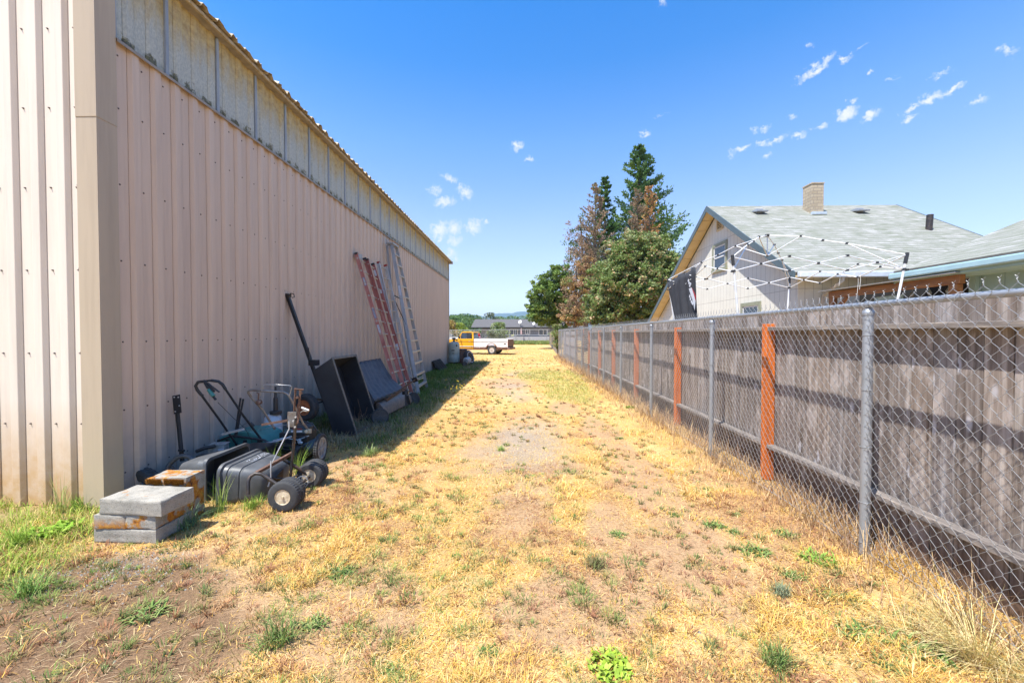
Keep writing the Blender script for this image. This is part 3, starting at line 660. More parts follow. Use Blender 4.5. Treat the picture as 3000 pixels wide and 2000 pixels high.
# ================================================================== WOOD FENCE
def wood(name, base, dark, streak, knots=True, freq=1):
    m, nt, b = new_mat(name); b.inputs['Roughness'].default_value = .85; b.inputs['Specular IOR Level'].default_value = .2
    P = xyz(nt); bid = mth(nt, 'FLOOR', mth(nt, 'DIVIDE', mth(nt, 'ADD', P[1], 40), .149))
    wn = nt.nodes.new('ShaderNodeTexWhiteNoise'); wn.noise_dimensions = '1D'; lk(nt, bid, wn.inputs['W'])
    comb = nt.nodes.new('ShaderNodeCombineXYZ'); lk(nt, mth(nt, 'ADD', P[0], mth(nt, 'MULTIPLY', wn.outputs['Value'], 37)), comb.inputs[0]); lk(nt, mth(nt, 'MULTIPLY', P[1], 1), comb.inputs[1]); lk(nt, mth(nt, 'ADD', P[2], mth(nt, 'MULTIPLY', wn.outputs['Value'], 11)), comb.inputs[2])
    n = noise_node(nt, 26, 6, .62, vec=comb.outputs[0], stretch=(1, 1, .05)); n2 = noise_node(nt, 4, 5, .65, vec=comb.outputs[0], stretch=(1, 1.4, .5)); n3 = noise_node(nt, 70, 3, .6, vec=comb.outputs[0], stretch=(1, 1, .03))
    c = ramp(nt, n.outputs['Fac'], [(.28, dark), (.5, base), (.72, streak)])
    c = mixn(nt, .7, c, ramp(nt, wn.outputs['Value'], [(0, (.66, .6, .56)), (.35, (1, .93, .84)), (.7, (.95, .97, 1.04)), (1, (1.3, 1.16, 1.0))]), 'MULTIPLY')
    c = mixn(nt, ramp(nt, n2.outputs['Fac'], [(.54, (0, 0, 0)), (.64, (.85, .85, .85))]), c, tuple(min(1, x*1.9) for x in base))
    if knots:
        v = nt.nodes.new('ShaderNodeTexVoronoi'); v.inputs['Scale'].default_value = 1.0
        mp = nt.nodes.new('ShaderNodeMapping'); mp.inputs['Scale'].default_value = (.01, 6.7, 2.6); lk(nt, comb.outputs[0], mp.inputs['Vector']); lk(nt, mp.outputs[0], v.inputs['Vector'])
        c = mixn(nt, ramp(nt, v.outputs['Distance'], [(.0, (.9, .9, .9)), (.1, (.75, .75, .75)), (.17, (0, 0, 0))]), c, tuple(min(1, x*2.0) for x in (.26, .25, .26)))
        c = mixn(nt, ramp(nt, v.outputs['Distance'], [(.02, (.9, .9, .9)), (.06, (0, 0, 0))]), c, (.09, .06, .045))
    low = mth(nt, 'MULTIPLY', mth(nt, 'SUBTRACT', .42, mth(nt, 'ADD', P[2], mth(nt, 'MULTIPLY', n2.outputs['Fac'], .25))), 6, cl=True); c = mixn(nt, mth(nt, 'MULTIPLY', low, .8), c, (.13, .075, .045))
    lk(nt, c, b.inputs['Base Color']); bump(nt, b, mth(nt, 'ADD', n.outputs['Fac'], mth(nt, 'MULTIPLY', n3.outputs['Fac'], .5)), .5, .006); return m
M['wood'] = wood('weathered_grey_board', (.225, .195, .178), (.095, .073, .06), (.42, .395, .38))
M['rail_wood'] = simple('weathered_grey_rail', (.23, .2, .18), (.13, .11, .1), 10, .85, 0, .3, stretch=(3, .4, 3), c3=(.36, .3, .25), th=.55)
M['orange_post'] = simple('orange_stained_post', (.68, .165, .015), (.42, .095, .015), 9, .7, 0, .3, stretch=(3, 3, .2), c3=(.62, .26, .09), th=.6)
M['orange_old'] = simple('faded_orange_post', (.56, .19, .08), (.42, .14, .06), 9, .8, 0, .15, stretch=(3, 3, .3))
BX = 2.76
wf = thing('wooden_fence', 'weathered grey vertical board fence standing behind the chain-link', 'fence', (BX, 2.0, 0))
s = MB(); rb = random.Random(9); y = .55
k0 = math.floor((y+40)/.149); 
while (k0*.149-40) < 16.3:
    ya = k0*.149-40+.002+rb.uniform(0, .002); yb = ya+.1425-rb.uniform(0, .004); xo = rb.uniform(0, .006)
    s.b2((BX+xo, ya, -.03), (BX+.018+xo, yb, 1.815+rb.uniform(-.008, .008))); k0 += 1
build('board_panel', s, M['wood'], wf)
for z in (1.632, .352):
    s = MB(); s.b2((BX-.09, .5, z), (BX-.001, 16.3, z+.04)); build('rail', s, M['rail_wood'], wf, bevel=.004)
for y in (1.95, 4.47, 7.03, 9.55, 11.91, 14.04, 16.2):
    s = MB(); s.b2((BX-.10, y-.045, 0), (BX-.005, y+.045, 1.705)); build('post', s, M['orange_post'] if y < 8 else M['orange_old'], wf, bevel=.005)
# slatted screen further on, then a board panel
sf = thing('slatted_fence', 'dark grey fence of narrow horizontal slats beyond the board fence', 'fence', (2.8, 18.7, 0))
s = MB()
for i in range(21): s.b2((2.79, 16.42, .12+i*.08), (2.81, 20.9, .165+i*.08))
build('slats', s, M['rail_wood'], sf)
for y in (16.46, 18.7, 20.86):
    s = MB(); s.b2((2.81, y-.04, 0), (2.88, y+.04, 1.8)); build('post', s, M['orange_old'], sf)
pf = thing('pale_board_fence', 'pale grey board fence at the far end behind the chain-link', 'fence', (2.82, 24, 0))
s = MB(); y = 21.0
while y < 28: s.b2((2.82+.04*max(0, y-26), y, .05), (2.84+.04*max(0, y-26), y+.142, 1.72)); y += .149
build('board_panel', s, simple('pale_grey_board', (.4, .37, .38), (.28, .26, .27), 8, .8, stretch=(2, 2, .3)), pf)
s = MB(); s.b2((2.78, 21, 1.5), (2.819, 26, 1.54)); s.b2((2.78, 21, .3), (2.819, 26, .34)); build('rail', s, M['rail_wood'], pf)
# ================================================================== HOUSES
def t111(name, base, dark, axis='y', sp=.2):
    m, nt, b = new_mat(name); b.inputs['Roughness'].default_value = .7; b.inputs['Specular IOR Level'].default_value = .25
    P = xyz(nt); g = nt.nodes.new('ShaderNodeNewGeometry'); sn = nt.nodes.new('ShaderNodeSeparateXYZ'); lk(nt, g.outputs['True Normal'], sn.inputs[0])
    s_ = mth(nt, 'ADD', mth(nt, 'MULTIPLY', P[1], mth(nt, 'ABSOLUTE', sn.outputs[0])), mth(nt, 'MULTIPLY', P[0], mth(nt, 'ABSOLUTE', sn.outputs[1])))
    fr = mth(nt, 'FRACT', mth(nt, 'DIVIDE', mth(nt, 'ADD', s_, 50), sp))
    gr = mth(nt, 'MULTIPLY', mth(nt, 'LESS_THAN', fr, .045), 1)
    n = noise_node(nt, 2.5, 5, .6); n2 = noise_node(nt, 30, 4, .6, stretch=(1, 1, .1))
    c = ramp(nt, n.outputs['Fac'], [(.3, tuple(x*.93 for x in base)), (.65, base)])
    zz = mth(nt, 'FRACT', mth(nt, 'DIVIDE', mth(nt, 'ADD', P[2], 1.26), 1.22*1.6)); hl = mth(nt, 'LESS_THAN', zz, .007)
    c = mixn(nt, mth(nt, 'MAXIMUM', mth(nt, 'MULTIPLY', gr, .75), mth(nt, 'MULTIPLY', hl, .6)), c, dark)
    lk(nt, c, b.inputs['Base Color']); bump(nt, b, mth(nt, 'SUBTRACT', mth(nt, 'MULTIPLY', n2.outputs['Fac'], .15), gr), .5, .01); return m
def shingle(name, cols, ux='x', slope=1.0):
    m, nt, b = new_mat(name); b.inputs['Roughness'].default_value = .9; b.inputs['Specular IOR Level'].default_value = .15
    P = xyz(nt); cb = nt.nodes.new('ShaderNodeCombineXYZ'); a, c_ = (P[0], P[1]) if ux == 'x' else (P[1], P[0])
    lk(nt, a, cb.inputs[0]); lk(nt, mth(nt, 'MULTIPLY', c_, slope), cb.inputs[1])
    br = nt.nodes.new('ShaderNodeTexBrick'); br.inputs['Scale'].default_value = 1; br.inputs['Brick Width'].default_value = .33; br.inputs['Row Height'].default_value = .145; br.inputs['Mortar Size'].default_value = .009
    br.inputs['Color1'].default_value = (0, 0, 0, 1); br.inputs['Color2'].default_value = (1, 1, 1, 1); br.inputs['Mortar'].default_value = (.5, .5, .5, 1); br.inputs['Bias'].default_value = 0; br.offset = .37; br.offset_frequency = 1
    lk(nt, cb.outputs[0], br.inputs['Vector'])
    n = noise_node(nt, 1.6, 5, .65, vec=cb.outputs[0], stretch=(1.6, 9, 1)); n2 = noise_node(nt, 60, 3, .7); n3 = noise_node(nt, .5, 3, .5)
    f = mth(nt, 'ADD', mth(nt, 'MULTIPLY', mth(nt, 'ADD', br.outputs['Color'], 0), .12), mth(nt, 'MULTIPLY', n.outputs['Fac'], .88))
    c = ramp(nt, f, [(.3, cols[0]), (.45, cols[1]), (.58, cols[2]), (.75, cols[3])])
    c = mixn(nt, .6, c, ramp(nt, n2.outputs['Fac'], [(.3, (.7, .7, .7)), (.6, (1.05, 1.05, 1.05))]), 'MULTIPLY')
    fr = mth(nt, 'FRACT', mth(nt, 'DIVIDE', mth(nt, 'ADD', mth(nt, 'MULTIPLY', c_, slope), 30), .145))
    ln = mth(nt, 'MULTIPLY', mth(nt, 'LESS_THAN', fr, .13), ramp(nt, noise_node(nt, 3, 3, .6).outputs['Fac'], [(.35, (.4, .4, .4)), (.6, (.95, .95, .95))]))
    c = mixn(nt, mth(nt, 'MAXIMUM', mth(nt, 'MULTIPLY', br.outputs['Fac'], .35), ln), c, (.13, .13, .11))
    lk(nt, c, b.inputs['Base Color']); bump(nt, b, mth(nt, 'SUBTRACT', fr, mth(nt, 'MULTIPLY', br.outputs['Fac'], .5)), .5, .012); return m
PALE = [(.15, .17, .12), (.23, .24, .205), (.30, .30, .28), (.48, .47, .455)]
M['cream_siding'] = t111('cream_grooved_siding', (.70, .675, .59), (.25, .22, .18))
M['blue_siding'] = t111('blue_grey_siding', (.33, .47, .52), (.2, .29, .32), sp=.3)
M['shing1'] = shingle('pale_green_shingles', PALE, 'x', 1.2)
M['shing2'] = shingle('pale_green_shingles_side', PALE, 'y', 1.09)
M['soffit'] = simple('cream_soffit_board', (.62, .5, .3), (.55, .44, .26), 3, .7)
M['fascia_dark'] = simple('slate_green_fascia', (.10, .135, .15), (.07, .1, .11), 6, .5)
M['trim_green'] = simple('olive_window_trim', (.30, .31, .22), (.22, .23, .16), 10, .6)
M['white_trim'] = simple('white_trim', (.72, .73, .72), (.6, .6, .6), 10, .5)
M['lightblue'] = simple('light_blue_fascia', (.36, .52, .57), (.3, .45, .5), 5, .5)
M['gutter'] = simple('white_gutter', (.66, .70, .74), (.56, .6, .64), 5, .4)
m, nt, b = new_mat('tan_painted_brick'); P = xyz(nt); cb = nt.nodes.new('ShaderNodeCombineXYZ'); lk(nt, mth(nt, 'ADD', P[0], P[1]), cb.inputs[0]); lk(nt, P[2], cb.inputs[1])
br = nt.nodes.new('ShaderNodeTexBrick'); br.inputs['Scale'].default_value = 1; br.inputs['Brick Width'].default_value = .23; br.inputs['Row Height'].default_value = .095; br.inputs['Mortar Size'].default_value = .007
br.inputs['Color1'].default_value = (.46, .38, .27, 1); br.inputs['Color2'].default_value = (.37, .3, .21, 1); br.inputs['Mortar'].default_value = (.25, .21, .17, 1); lk(nt, cb.outputs[0], br.inputs['Vector'])
n = noise_node(nt, 20, 5, .7); lk(nt, mixn(nt, .6, br.outputs['Color'], ramp(nt, n.outputs['Fac'], [(.3, (.7, .68, .66)), (.6, (1.1, 1.1, 1.1))]), 'MULTIPLY'), b.inputs['Base Color']); b.inputs['Roughness'].default_value = .9
bump(nt, b, mth(nt, 'SUBTRACT', n.outputs['Fac'], br.outputs['Fac']), .5, .01); M['brick'] = m

hx0, hx1 = 6.08, 12.15; ye, yr, yf = 9.1, 13.42, 19.6; ze, zr = 2.97, 5.78; zfe = 2.12
pit = (zr-ze)/(yr-ye); pitf = (zr-zfe)/(yf-yr)
h1 = thing('gabled_house', 'cream gabled house with pale green shingled roof and tan chimney', 'house', (9.5, 13.4, 0))
wx = 6.44
s = MB(); zt = ze+pit*.4-.16
s.prism([(wx, ye+.45, 0), (wx, yf-.45, 0), (wx, yf-.45, zfe+pitf*.45-.16), (wx, yr, zr-.2), (wx, ye+.45, zt)], (hx1-wx-.4, 0, 0)); build('wall', s, M['cream_siding'], h1)
def slab(mb, p0, p1, p2, p3, t):
    a = [Vector(p) for p in (p0, p1, p2, p3)]; nn = (a[1]-a[0]).cross(a[2]-a[1]).normalized()
    if nn.z > 0: nn = -nn
    return mb.prism(a, nn*t)
s = MB(); slab(s, (hx0, ye, ze), (hx1, ye, ze), (hx1, yr, zr), (hx0, yr, zr), .07); slab(s, (hx0, yf, zfe), (hx1, yf, zfe), (hx1, yr+.001, zr), (hx0, yr+.001, zr), .07)
rf = build('roof', s, M['shing1'], h1)
s = MB()
for zq_, yy_ in ((ze, ye), (zfe, yf)):
    a = Vector((hx0-.025, yy_, zq_+.01)); b_ = Vector((hx0-.025, yr, zr+.012)); s = MB(); s.prism([a, b_, b_-Vector((0, 0, .19)), a-Vector((0, 0, .19))], (.024, 0, 0)); build('rake_board', s, M['fascia_dark'], h1)
    a = Vector((hx1+.001, yy_, zq_+.01)); b_ = Vector((hx1+.001, yr, zr+.012)); s = MB(); s.prism([a, b_, b_-Vector((0, 0, .19)), a-Vector((0, 0, .19))], (.024, 0, 0)); build('rake_board', s, M['fascia_dark'], h1)
s = MB()
for (ya, yb, zq_) in ((ye, yr, ze), (yf, yr, zfe)):      # plank soffit under the gable overhang
    n_ = 15
    for i in range(n_):
        t0 = i/n_+.0015; t1 = (i+1)/n_-.0015; pa = Vector((hx0, ya+(yb-ya)*t0, zq_+(zr-zq_)*t0-.09)); pb = Vector((hx0, ya+(yb-ya)*t1, zq_+(zr-zq_)*t1-.09))
        s.prism([pa, pb, pb+Vector((wx-hx0, 0, 0)), pa+Vector((wx-hx0, 0, 0))], (0, 0, -.03))
build('soffit', s, M['soffit'], h1)
s = MB(); s.b2((hx0+.03, ye-.12, ze-.13), (hx1, ye-.01, ze-.005)); g_ = build('gutter', s, M['gutter'], h1, bevel=.015)
s = MB(); s.tube([(hx0+1.0, ye-.06, ze-.12), (hx0+1.0, ye-.05, ze-.2), (hx0+.9, ye+.38, ze-.48), (hx0+.9, ye+.4, ze-.6), (hx0+.9, ye+.4, 0)], .035, 8); build('downspout', s, simple('cream_downspout', (.6, .52, .42)), h1, smooth=40)
# vent, windows on the gable
s = MB(); yv0, yv1, zv0, zv1 = DX(2108, 0, wx).y, 0, 0, 0
def win(parent, P0, P1, x, trim, sash=True, tw=.1):
    # window on plane x facing -x between (y0,z0),(y1,z1)
    y0, z0 = P0; y1, z1 = P1
    s = MB(); s.b2((x-.035, y0-tw, z0-tw), (x-.003, y0, z1+tw)); s.b2((x-.035, y1, z0-tw), (x-.003, y1+tw, z1+tw)); s.b2((x-.036, y0, z1), (x-.003, y1, z1+tw)); s.b2((x-.055, y0-tw*1.15, z0-tw), (x-.003, y1+tw*1.15, z0)); wn_ = build('window', s, trim, parent)
    s = MB(); zm = (z0+z1)/2
    for a, b_ in (((y0, z0), (y0+.04, z1)), ((y1-.04, z0), (y1, z1)), ((y0, z0), (y1, z0+.04)), ((y0, z1-.04), (y1, z1)), ((y0, zm-.02), (y1, zm+.02))): s.b2((x-.022, a[0], a[1]), (x-.006, b_[0], b_[1]))
    build('sash', s, M['white_trim'], wn_)
    s = MB(); s.b2((x-.008, y0, z0), (x-.004, y1, z1)); build('pane', s, M['glass'], wn_)
# pixel corners on the gable wall plane -> sizes
a = DX(2093, 738, wx); b_ = DX(2127, 712, wx); c1 = DX(2093, 790, wx); win(h1, (b_.y, c1.z-.02), (a.y, DX(2093, 727, wx).z), wx, M['trim_green'])
a = DX(2178, 905, wx); b_ = DX(2224, 905, wx); win(h1, (b_.y, 1.5), (a.y, DX(2224, 893, wx).z), wx, M['trim_green'])
a = DX(2103, 640, wx); b_ = DX(2117, 665, wx); s = MB(); y0, y1 = sorted((a.y, b_.y)); z0, z1 = DX(2110, 670, wx).z, DX(2110, 638, wx).z
s.b2((wx-.03, y0-.05, z0-.05), (wx-.003, y0, z1+.05)); s.b2((wx-.03, y1, z0-.05), (wx-.003, y1+.05, z1+.05)); s.b2((wx-.03, y0, z1), (wx-.003, y1, z1+.05)); s.b2((wx-.03, y0, z0-.05), (wx-.003, y1, z0))
for i in range(7):
    z = z0+(z1-z0)*(i+.5)/7; s.box((wx-.012, (y0+y1)/2, z), (.03, y1-y0, .008), rot=(0, R(35), 0))
vt = build('gable_vent', s, M['soffit'], h1)
s = MB(); s.b2((wx-.006, y0, z0), (wx-.004, y1, z1)); build('vent_backing', s, M['dark'], vt)
# chimney
cc = DY(2378, 560, 12.9)
s = MB(); cx_ = cc.x; s.b2((cx_-.17, 12.65, 5.0), (cx_+.19, 13.05, DY(2378, 540, 12.7).z)); ch = build('chimney', s, M['brick'], h1)
s = MB(); zt = DY(2378, 540, 12.7).z; s.b2((cx_-.185, 12.635, zt+.001), (cx_+.205, 13.065, zt+.04)); build('chimney_cap', s, M['brick'], ch)
s = MB(); zc = ze+pit*(12.65-ye); s.b2((cx_-.2, 12.56, zc-.03), (cx_+.23, 12.648, zc+.05)); build('chimney_flashing', s, simple('blue_grey_flashing', (.5, .58, .66)), ch)
for px in (2217, 2508):
    q = DY(px, 607, 12.9); s = MB(); zb = ze+pit*(12.75-ye); s.box((q.x, 12.75, zb+.06), (.36, .34, .05), rot=(R(12), 0, 0)); s.box((q.x, 12.85, zb+.06), (.22, .2, .16)); build('roof_vent', s, M['galv'], h1, bevel=.01)
q = DY(2748, 664, 11.4); s = MB(); s.tube([(q.x-.25, 11.4, ze+pit*(11.4-ye)-.1), (q.x-.22, 11.4, DY(2748, 629, 11.4).z)], .075, 10); build('vent_pipe', s, M['dark_steel'], h1, smooth=40)
# lower windows/doors on the front wall under the eave
s = MB(); s.b2((9.2, ye+.40, 0), (10.1, ye+.44, 2.1)); build('door', s, M['lightblue'], h1)

# house 2 at the right
e2x, e2z, e2y = 6.6, 2.68, 7.28
h2 = thing('blue_grey_house', 'blue grey neighbouring house with light blue fascia and pale shingles at the right edge', 'house', (9, 3, 0))
s = MB(); s.b2((7.12, -2, 0), (12.5, 6.5, 2.62)); build('wall', s, M['blue_siding'], h2)
p2 = .42
s = MB(); slab(s, (e2x, -3, e2z), (e2x, e2y, e2z), (e2x+4.2, e2y, e2z+4.2*p2), (e2x+4.2, -3, e2z+4.2*p2), .06); slab(s, (e2x+8.4, -3, e2z), (e2x+8.4, e2y, e2z), (e2x+4.201, e2y, e2z+4.2*p2), (e2x+4.201, -3, e2z+4.2*p2), .06); build('roof', s, M['shing2'], h2)
s = MB(); s.b2((e2x-.03, -3, e2z-.17), (e2x-.005, e2y, e2z-.02)); build('fascia', s, M['lightblue'], h2)
s = MB(); s.b2((e2x-.11, -3, e2z-.13), (e2x-.035, e2y+.02, e2z-.025)); build('gutter', s, M['lightblue'], h2, bevel=.02)
s = MB(); s.b2((e2x-.02, -3, e2z-.009), (e2x+.03, e2y+.01, e2z+.02)); build('drip_edge', s, simple('dark_shingle_edge', (.14, .12, .1)), h2)
s = MB(); s.b2((e2x-.004, -3, e2z-.18), (7.12, e2y, e2z-.15)); build('soffit', s, M['lightblue'], h2)
s = MB(); a = Vector((e2x, e2y+.001, e2z-.06)); b_ = Vector((e2x+4.2, e2y+.001, e2z+4.2*p2-.06)); s.prism([a, b_, b_-Vector((0, 0, .14)), a-Vector((0, 0, .14))], (0, .024, 0)); build('rake_board', s, M['lightblue'], h2)
s = MB(); s.b2((7.06, 6.44, 0), (7.14, 6.53, 2.53)); build('corner_board', s, M['blue_siding'], h2)
# patio cover
pc = thing('patio_cover', 'brown timber patio cover with posts and thin roof sheet between the two houses', 'patio cover', (6.65, 7.6, 0))
M['brown_beam'] = simple('stained_brown_timber', (.33, .145, .05), (.19, .08, .03), 5, .6, 0, .2, stretch=(3, .5, 3), c3=(.45, .24, .1), th=.6)
bx = 6.62
s = MB(); s.b2((bx, 6.25, 2.36), (bx+.09, 8.85, 2.5)); build('beam', s, M['brown_beam'], pc, bevel=.006)
for y in (6.35, 8.78):
    s = MB(); s.b2((bx+.001, y-.06, 0), (bx+.10, y+.06, 2.358)); build('post', s, M['brown_beam'], pc, bevel=.006)
s = MB(); s.b2((bx-.12, 6.2, 2.512), (bx+.4, 9.0, 2.525)); build('roof_sheet', s, simple('grey_roof_sheet', (.3, .3, .3)), pc)
s = MB(); s.b2((bx+.7, 6.6, 0), (bx+.73, 8.9, 2.5)); build('shade_sheet', s, M['dark'], pc)  # near-black sheet, the shade under the cover put into its colour
s = MB(); s.b2((bx+.2, 7.4, 0), (bx+.24, 7.95, 2.3)); build('panel', s, M['lightblue'], pc)
s = MB(); s.bar((bx+.05, 8.75, 2.05), (bx+.05, 8.4, 2.35), .06, .06); build('brace', s, M['brown_beam'], pc)
for y in (6.7, 7.0, 7.3):
    s = MB(); s.tube([(bx+.3, y, 2.5), (bx+.3, y, 2.33)], .004, 4); s.lathe((bx+.3, y, 2.25), (0, 0, 1), [(0, .0), (.02, .028), (.05, .03), (.08, .015), (.09, .012)], 10); build('string_light', s, M['galv'], pc)
s = MB(); a = DY(2823, 682, 22); b_ = DY(3100, 690, 22); s.tube([a+(b_-a)*t-Vector((0, 0, .25*math.sin(math.pi*t))) for t in np.linspace(0, 1, 9)], .012, 5)
o = build('overhead_wire', s, M['black_plastic']); tag(o, 'thin black overhead wire crossing the sky above the right-hand roof', 'wire')

# ---------------------------------------------------------------- canopy frame
cf = thing('canopy_frame', 'bare white pop-up canopy frame with its cover off, standing behind the fences', 'canopy frame', (4.53, 7.46, 0))
T = {'A': Vector((3.213, 8.93, 2.785)), 'B': Vector((3.231, 6.26, 2.775)), 'C': Vector((5.594, 8.54, 2.775)), 'D': Vector((5.695, 6.10, 2.765))}
for k, foot in (('A', DY(1973, 926, 8.93)), ('B', DY(2161, 912, 6.26)), ('C', DY(2308, 898, 8.54)), ('D', DY(2632, 867, 6.1))):
    t = T[k]; d = (foot-t); low = t+d*(t.z/(t.z-foot.z)); s = MB(); s.tube([low, t+d.normalized()*.12], .016, 8); lg = build('leg', s, M['white_paint'], cf, smooth=40)
    s = MB(); u = d.normalized(); s.tube([t-u*.03, t+u*.13], .024, 8); s.tube([t+u*.20, t+u*.235], .026, 8); build('joint', s, M['black_plastic'], lg)
    s = MB(); s.lathe((low.x, low.y, 0), (0, 0, 1), [(0, .05), (.012, .05), (.012, .02)], 10); build('foot', s, M['galv'], lg)
P_ = Vector((4.472, 7.46, 3.386)); H_ = Vector((4.477, 7.46, 3.014))
bars = []; joints = []
for (a, b_) in (('A', 'B'), ('B', 'D'), ('D', 'C'), ('C', 'A')):
    ta, tb = T[a], T[b_]; la, lb = ta-Vector((0, 0, .22)), tb-Vector((0, 0, .22))
    for i in range(3):
        U0 = ta.lerp(tb, i/3); U1 = ta.lerp(tb, (i+1)/3); L0 = la.lerp(lb, i/3); L1 = la.lerp(lb, (i+1)/3)
        bars += [(U0, L1), (L0, U1)]; joints += [(U0+L1)/2, U1, L1]
for k in 'ABCD':
    t = T[k]; lo = t-Vector((0, 0, .22)); J1 = P_.lerp(t, .28)+Vector((0, 0, .07)); J2 = P_.lerp(t, .62)+Vector((0, 0, .05)); K = P_.lerp(t, .45)+Vector((0, 0, .05))
    bars += [(P_, J1), (J1, K), (K, J2), (J2, t), (J1, H_), (J2, lo)]; joints += [J1, J2, K]
bars.append((P_, H_))
for a, b_ in bars: s = MB(); s.tube([a, b_], .0085, 6); build('truss_bar', s, M['white_paint'], cf, smooth=60)
for j in joints+[H_]: s = MB(); s.box(j, (.035, .035, .028)); build('joint', s, M['black_plastic'], cf)
s = MB(); s.lathe(P_, (0, 0, 1), [(-.02, .035), (.02, .04)], 10); build('peak_cap', s, M['black_plastic'], cf)
s = MB()
for (px0, py0, py1) in ((2461, 793, 838), (2514, 795, 864), (2521, 794, 848)):
    a = DY(px0, py0, 7.3); b_ = DY(px0-3, py1, 7.3); s.tube([a, (a+b_)/2+Vector((.01, 0, 0)), b_], .004, 5)
a = DY(2471, 797, 7.3); b_ = DY(2508, 797, 7.3); s.tube([a.lerp(b_, t)-Vector((0, 0, .09*math.sin(math.pi*t))) for t in np.linspace(0, 1, 9)], .004, 5)
build('cords', s, M['rope'], cf)
# black tarp hanging from the A-B side
V = []; NU, NV = 36, 10
for j in range(NV+1):
    for i in range(NU+1):
        u = i/NU; v = j/NV; y = 8.92-.55*v*(1-u)-u*1.5*(1+.07*v); fold = .035*math.sin(u*34+.8*math.sin(v*3))*(.4+v)+.03*math.sin(u*11+v)
        V.append((3.19+fold, y-.03*v, 2.83-.10*math.exp(-((u-.25)/.14)**2)*0-.10*(1-u)-(.02*math.sin(u*20))-v*(1.35+.1*math.sin(u*7))))
s = MB(); s.add(V, [(j*(NU+1)+i, j*(NU+1)+i+1, (j+1)*(NU+1)+i+1, (j+1)*(NU+1)+i) for j in range(NV) for i in range(NU)])
tp = build('hanging_tarp', s, simple('black_cloth', (.032, .034, .042), (.018, .019, .024), 10, .8), smooth=180)
tag(tp, 'black cloth with red and white print hanging from the canopy frame', 'tarp'); so = tp.modifiers.new('thick', 'SOLIDIFY'); so.thickness = .004
BASE[tp.name] = Matrix.Translation(tp.location)
def tarp_pt(px, py): p = DX(px, py, 3.105); return p
s = MB(); s.prism([tarp_pt(2018, 846), tarp_pt(2026, 842), tarp_pt(2038, 868), tarp_pt(2037, 884), tarp_pt(2035, 908), tarp_pt(2029, 880)], (.003, 0, 0)); lg = build('print', s, M['label_white'], tp)
s = MB(); s.prism([tarp_pt(2026.5, 842), tarp_pt(2031, 850), tarp_pt(2039.5, 868), tarp_pt(2038, 880), tarp_pt(2033, 862)], (-.003, 0, 0)); build('red_print', s, M['red_cap'], tp)
s = MB()
for (px, py) in ((2017, 822), (2019, 829), (2021, 837), (2023, 832), (2021, 868), (2023, 876), (2026, 884), (2029, 889)): q = tarp_pt(px, py); s.box(q, (.003, .05, .045), rot=(R(30), 0, 0))
build('lettering', s, M['label_white'], tp)
# ================================================================== THINGS ALONG THE WALL
import bmesh
def rough_block(size, amp=.006, cuts=9, seed=0, chip=.02):
    bm = bmesh.new(); bmesh.ops.create_cube(bm, size=1); bmesh.ops.scale(bm, vec=size, verts=bm.verts)
    bmesh.ops.subdivide_edges(bm, edges=bm.edges, cuts=cuts, use_grid_fill=True)
    h = Vector(size)/2
    for v in bm.verts:
        p = v.co.copy(); e = sum(1 for i in range(3) if abs(abs(p[i])-h[i]) < 1e-4)
        n = mnoise.noise(p*9+Vector((seed*7, 0, 0))); n2 = mnoise.noise(p*40+Vector((0, seed*3, 0)))
        k = amp*(n*.6+n2*.5)
        if e >= 2: k -= chip*(.25+max(0, n)*1.2)
        v.co = p+p.normalized()*k if e >= 2 else p+v.normal*k
    m = MB(); bm.verts.ensure_lookup_table(); m.v = [tuple(v.co) for v in bm.verts]; m.f = [tuple(v.index for v in f.verts) for f in bm.faces]; m.m = [0]*len(m.f); bm.free(); return m
def concrete(name, moss=0, mossh=None):
    m, nt, b = new_mat(name); b.inputs['Roughness'].default_value = .92; b.inputs['Specular IOR Level'].default_value = .1
    n = noise_node(nt, 9, 6, .65); n2 = noise_node(nt, 120, 4, .7); n3 = noise_node(nt, 22, 5, .7); n4 = noise_node(nt, 7, 4, .6)
    c = ramp(nt, n.outputs['Fac'], [(.3, (.25, .235, .2)), (.55, (.36, .335, .29)), (.8, (.46, .41, .33))])
    c = mixn(nt, .7, c, ramp(nt, n2.outputs['Fac'], [(.36, (.35, .35, .35)), (.46, (1, 1, 1))]), 'MULTIPLY')
    if moss:
        f = ramp(nt, n4.outputs['Fac'], [(.62-moss, (0, 0, 0)), (.69-moss, (1, 1, 1))])
        if mossh is not None:
            P = xyz(nt); g = mth(nt, 'SUBTRACT', 1, mth(nt, 'MULTIPLY', mth(nt, 'ABSOLUTE', mth(nt, 'SUBTRACT', P[2], mossh)), 14), cl=True); f = mth(nt, 'MULTIPLY', g, ramp(nt, n3.outputs['Fac'], [(.4-moss*.5, (0, 0, 0)), (.5-moss*.5, (1, 1, 1))]))
        c = mixn(nt, f, c, ramp(nt, n3.outputs['Fac'], [(.3, (.09, .05, .03)), (.45, (.36, .14, .03)), (.6, (.5, .24, .04)), (.75, (.3, .2, .08))]))
    lk(nt, c, b.inputs['Base Color']); bump(nt, b, mth(nt, 'ADD', n2.outputs['Fac'], n3.outputs['Fac']), .5, .008); return m
M['conc'] = concrete('pitted_concrete'); M['conc_mid'] = concrete('stained_concrete', .06, .125); M['conc_moss'] = concrete('mossy_concrete', .15); M['conc_top'] = concrete('lichen_concrete', -.02)
def block(label, c, size, mat, rz=0, seed=0, grp='concrete blocks stacked by the building corner', nm='concrete_block', chip=.015):
    o = build(nm, rough_block(size, seed=seed, chip=chip), mat, local=True, smooth=50); o.location = (c[0], c[1], c[2]); o.rotation_euler = (0, 0, rz); return tag(o, label, 'block', grp)
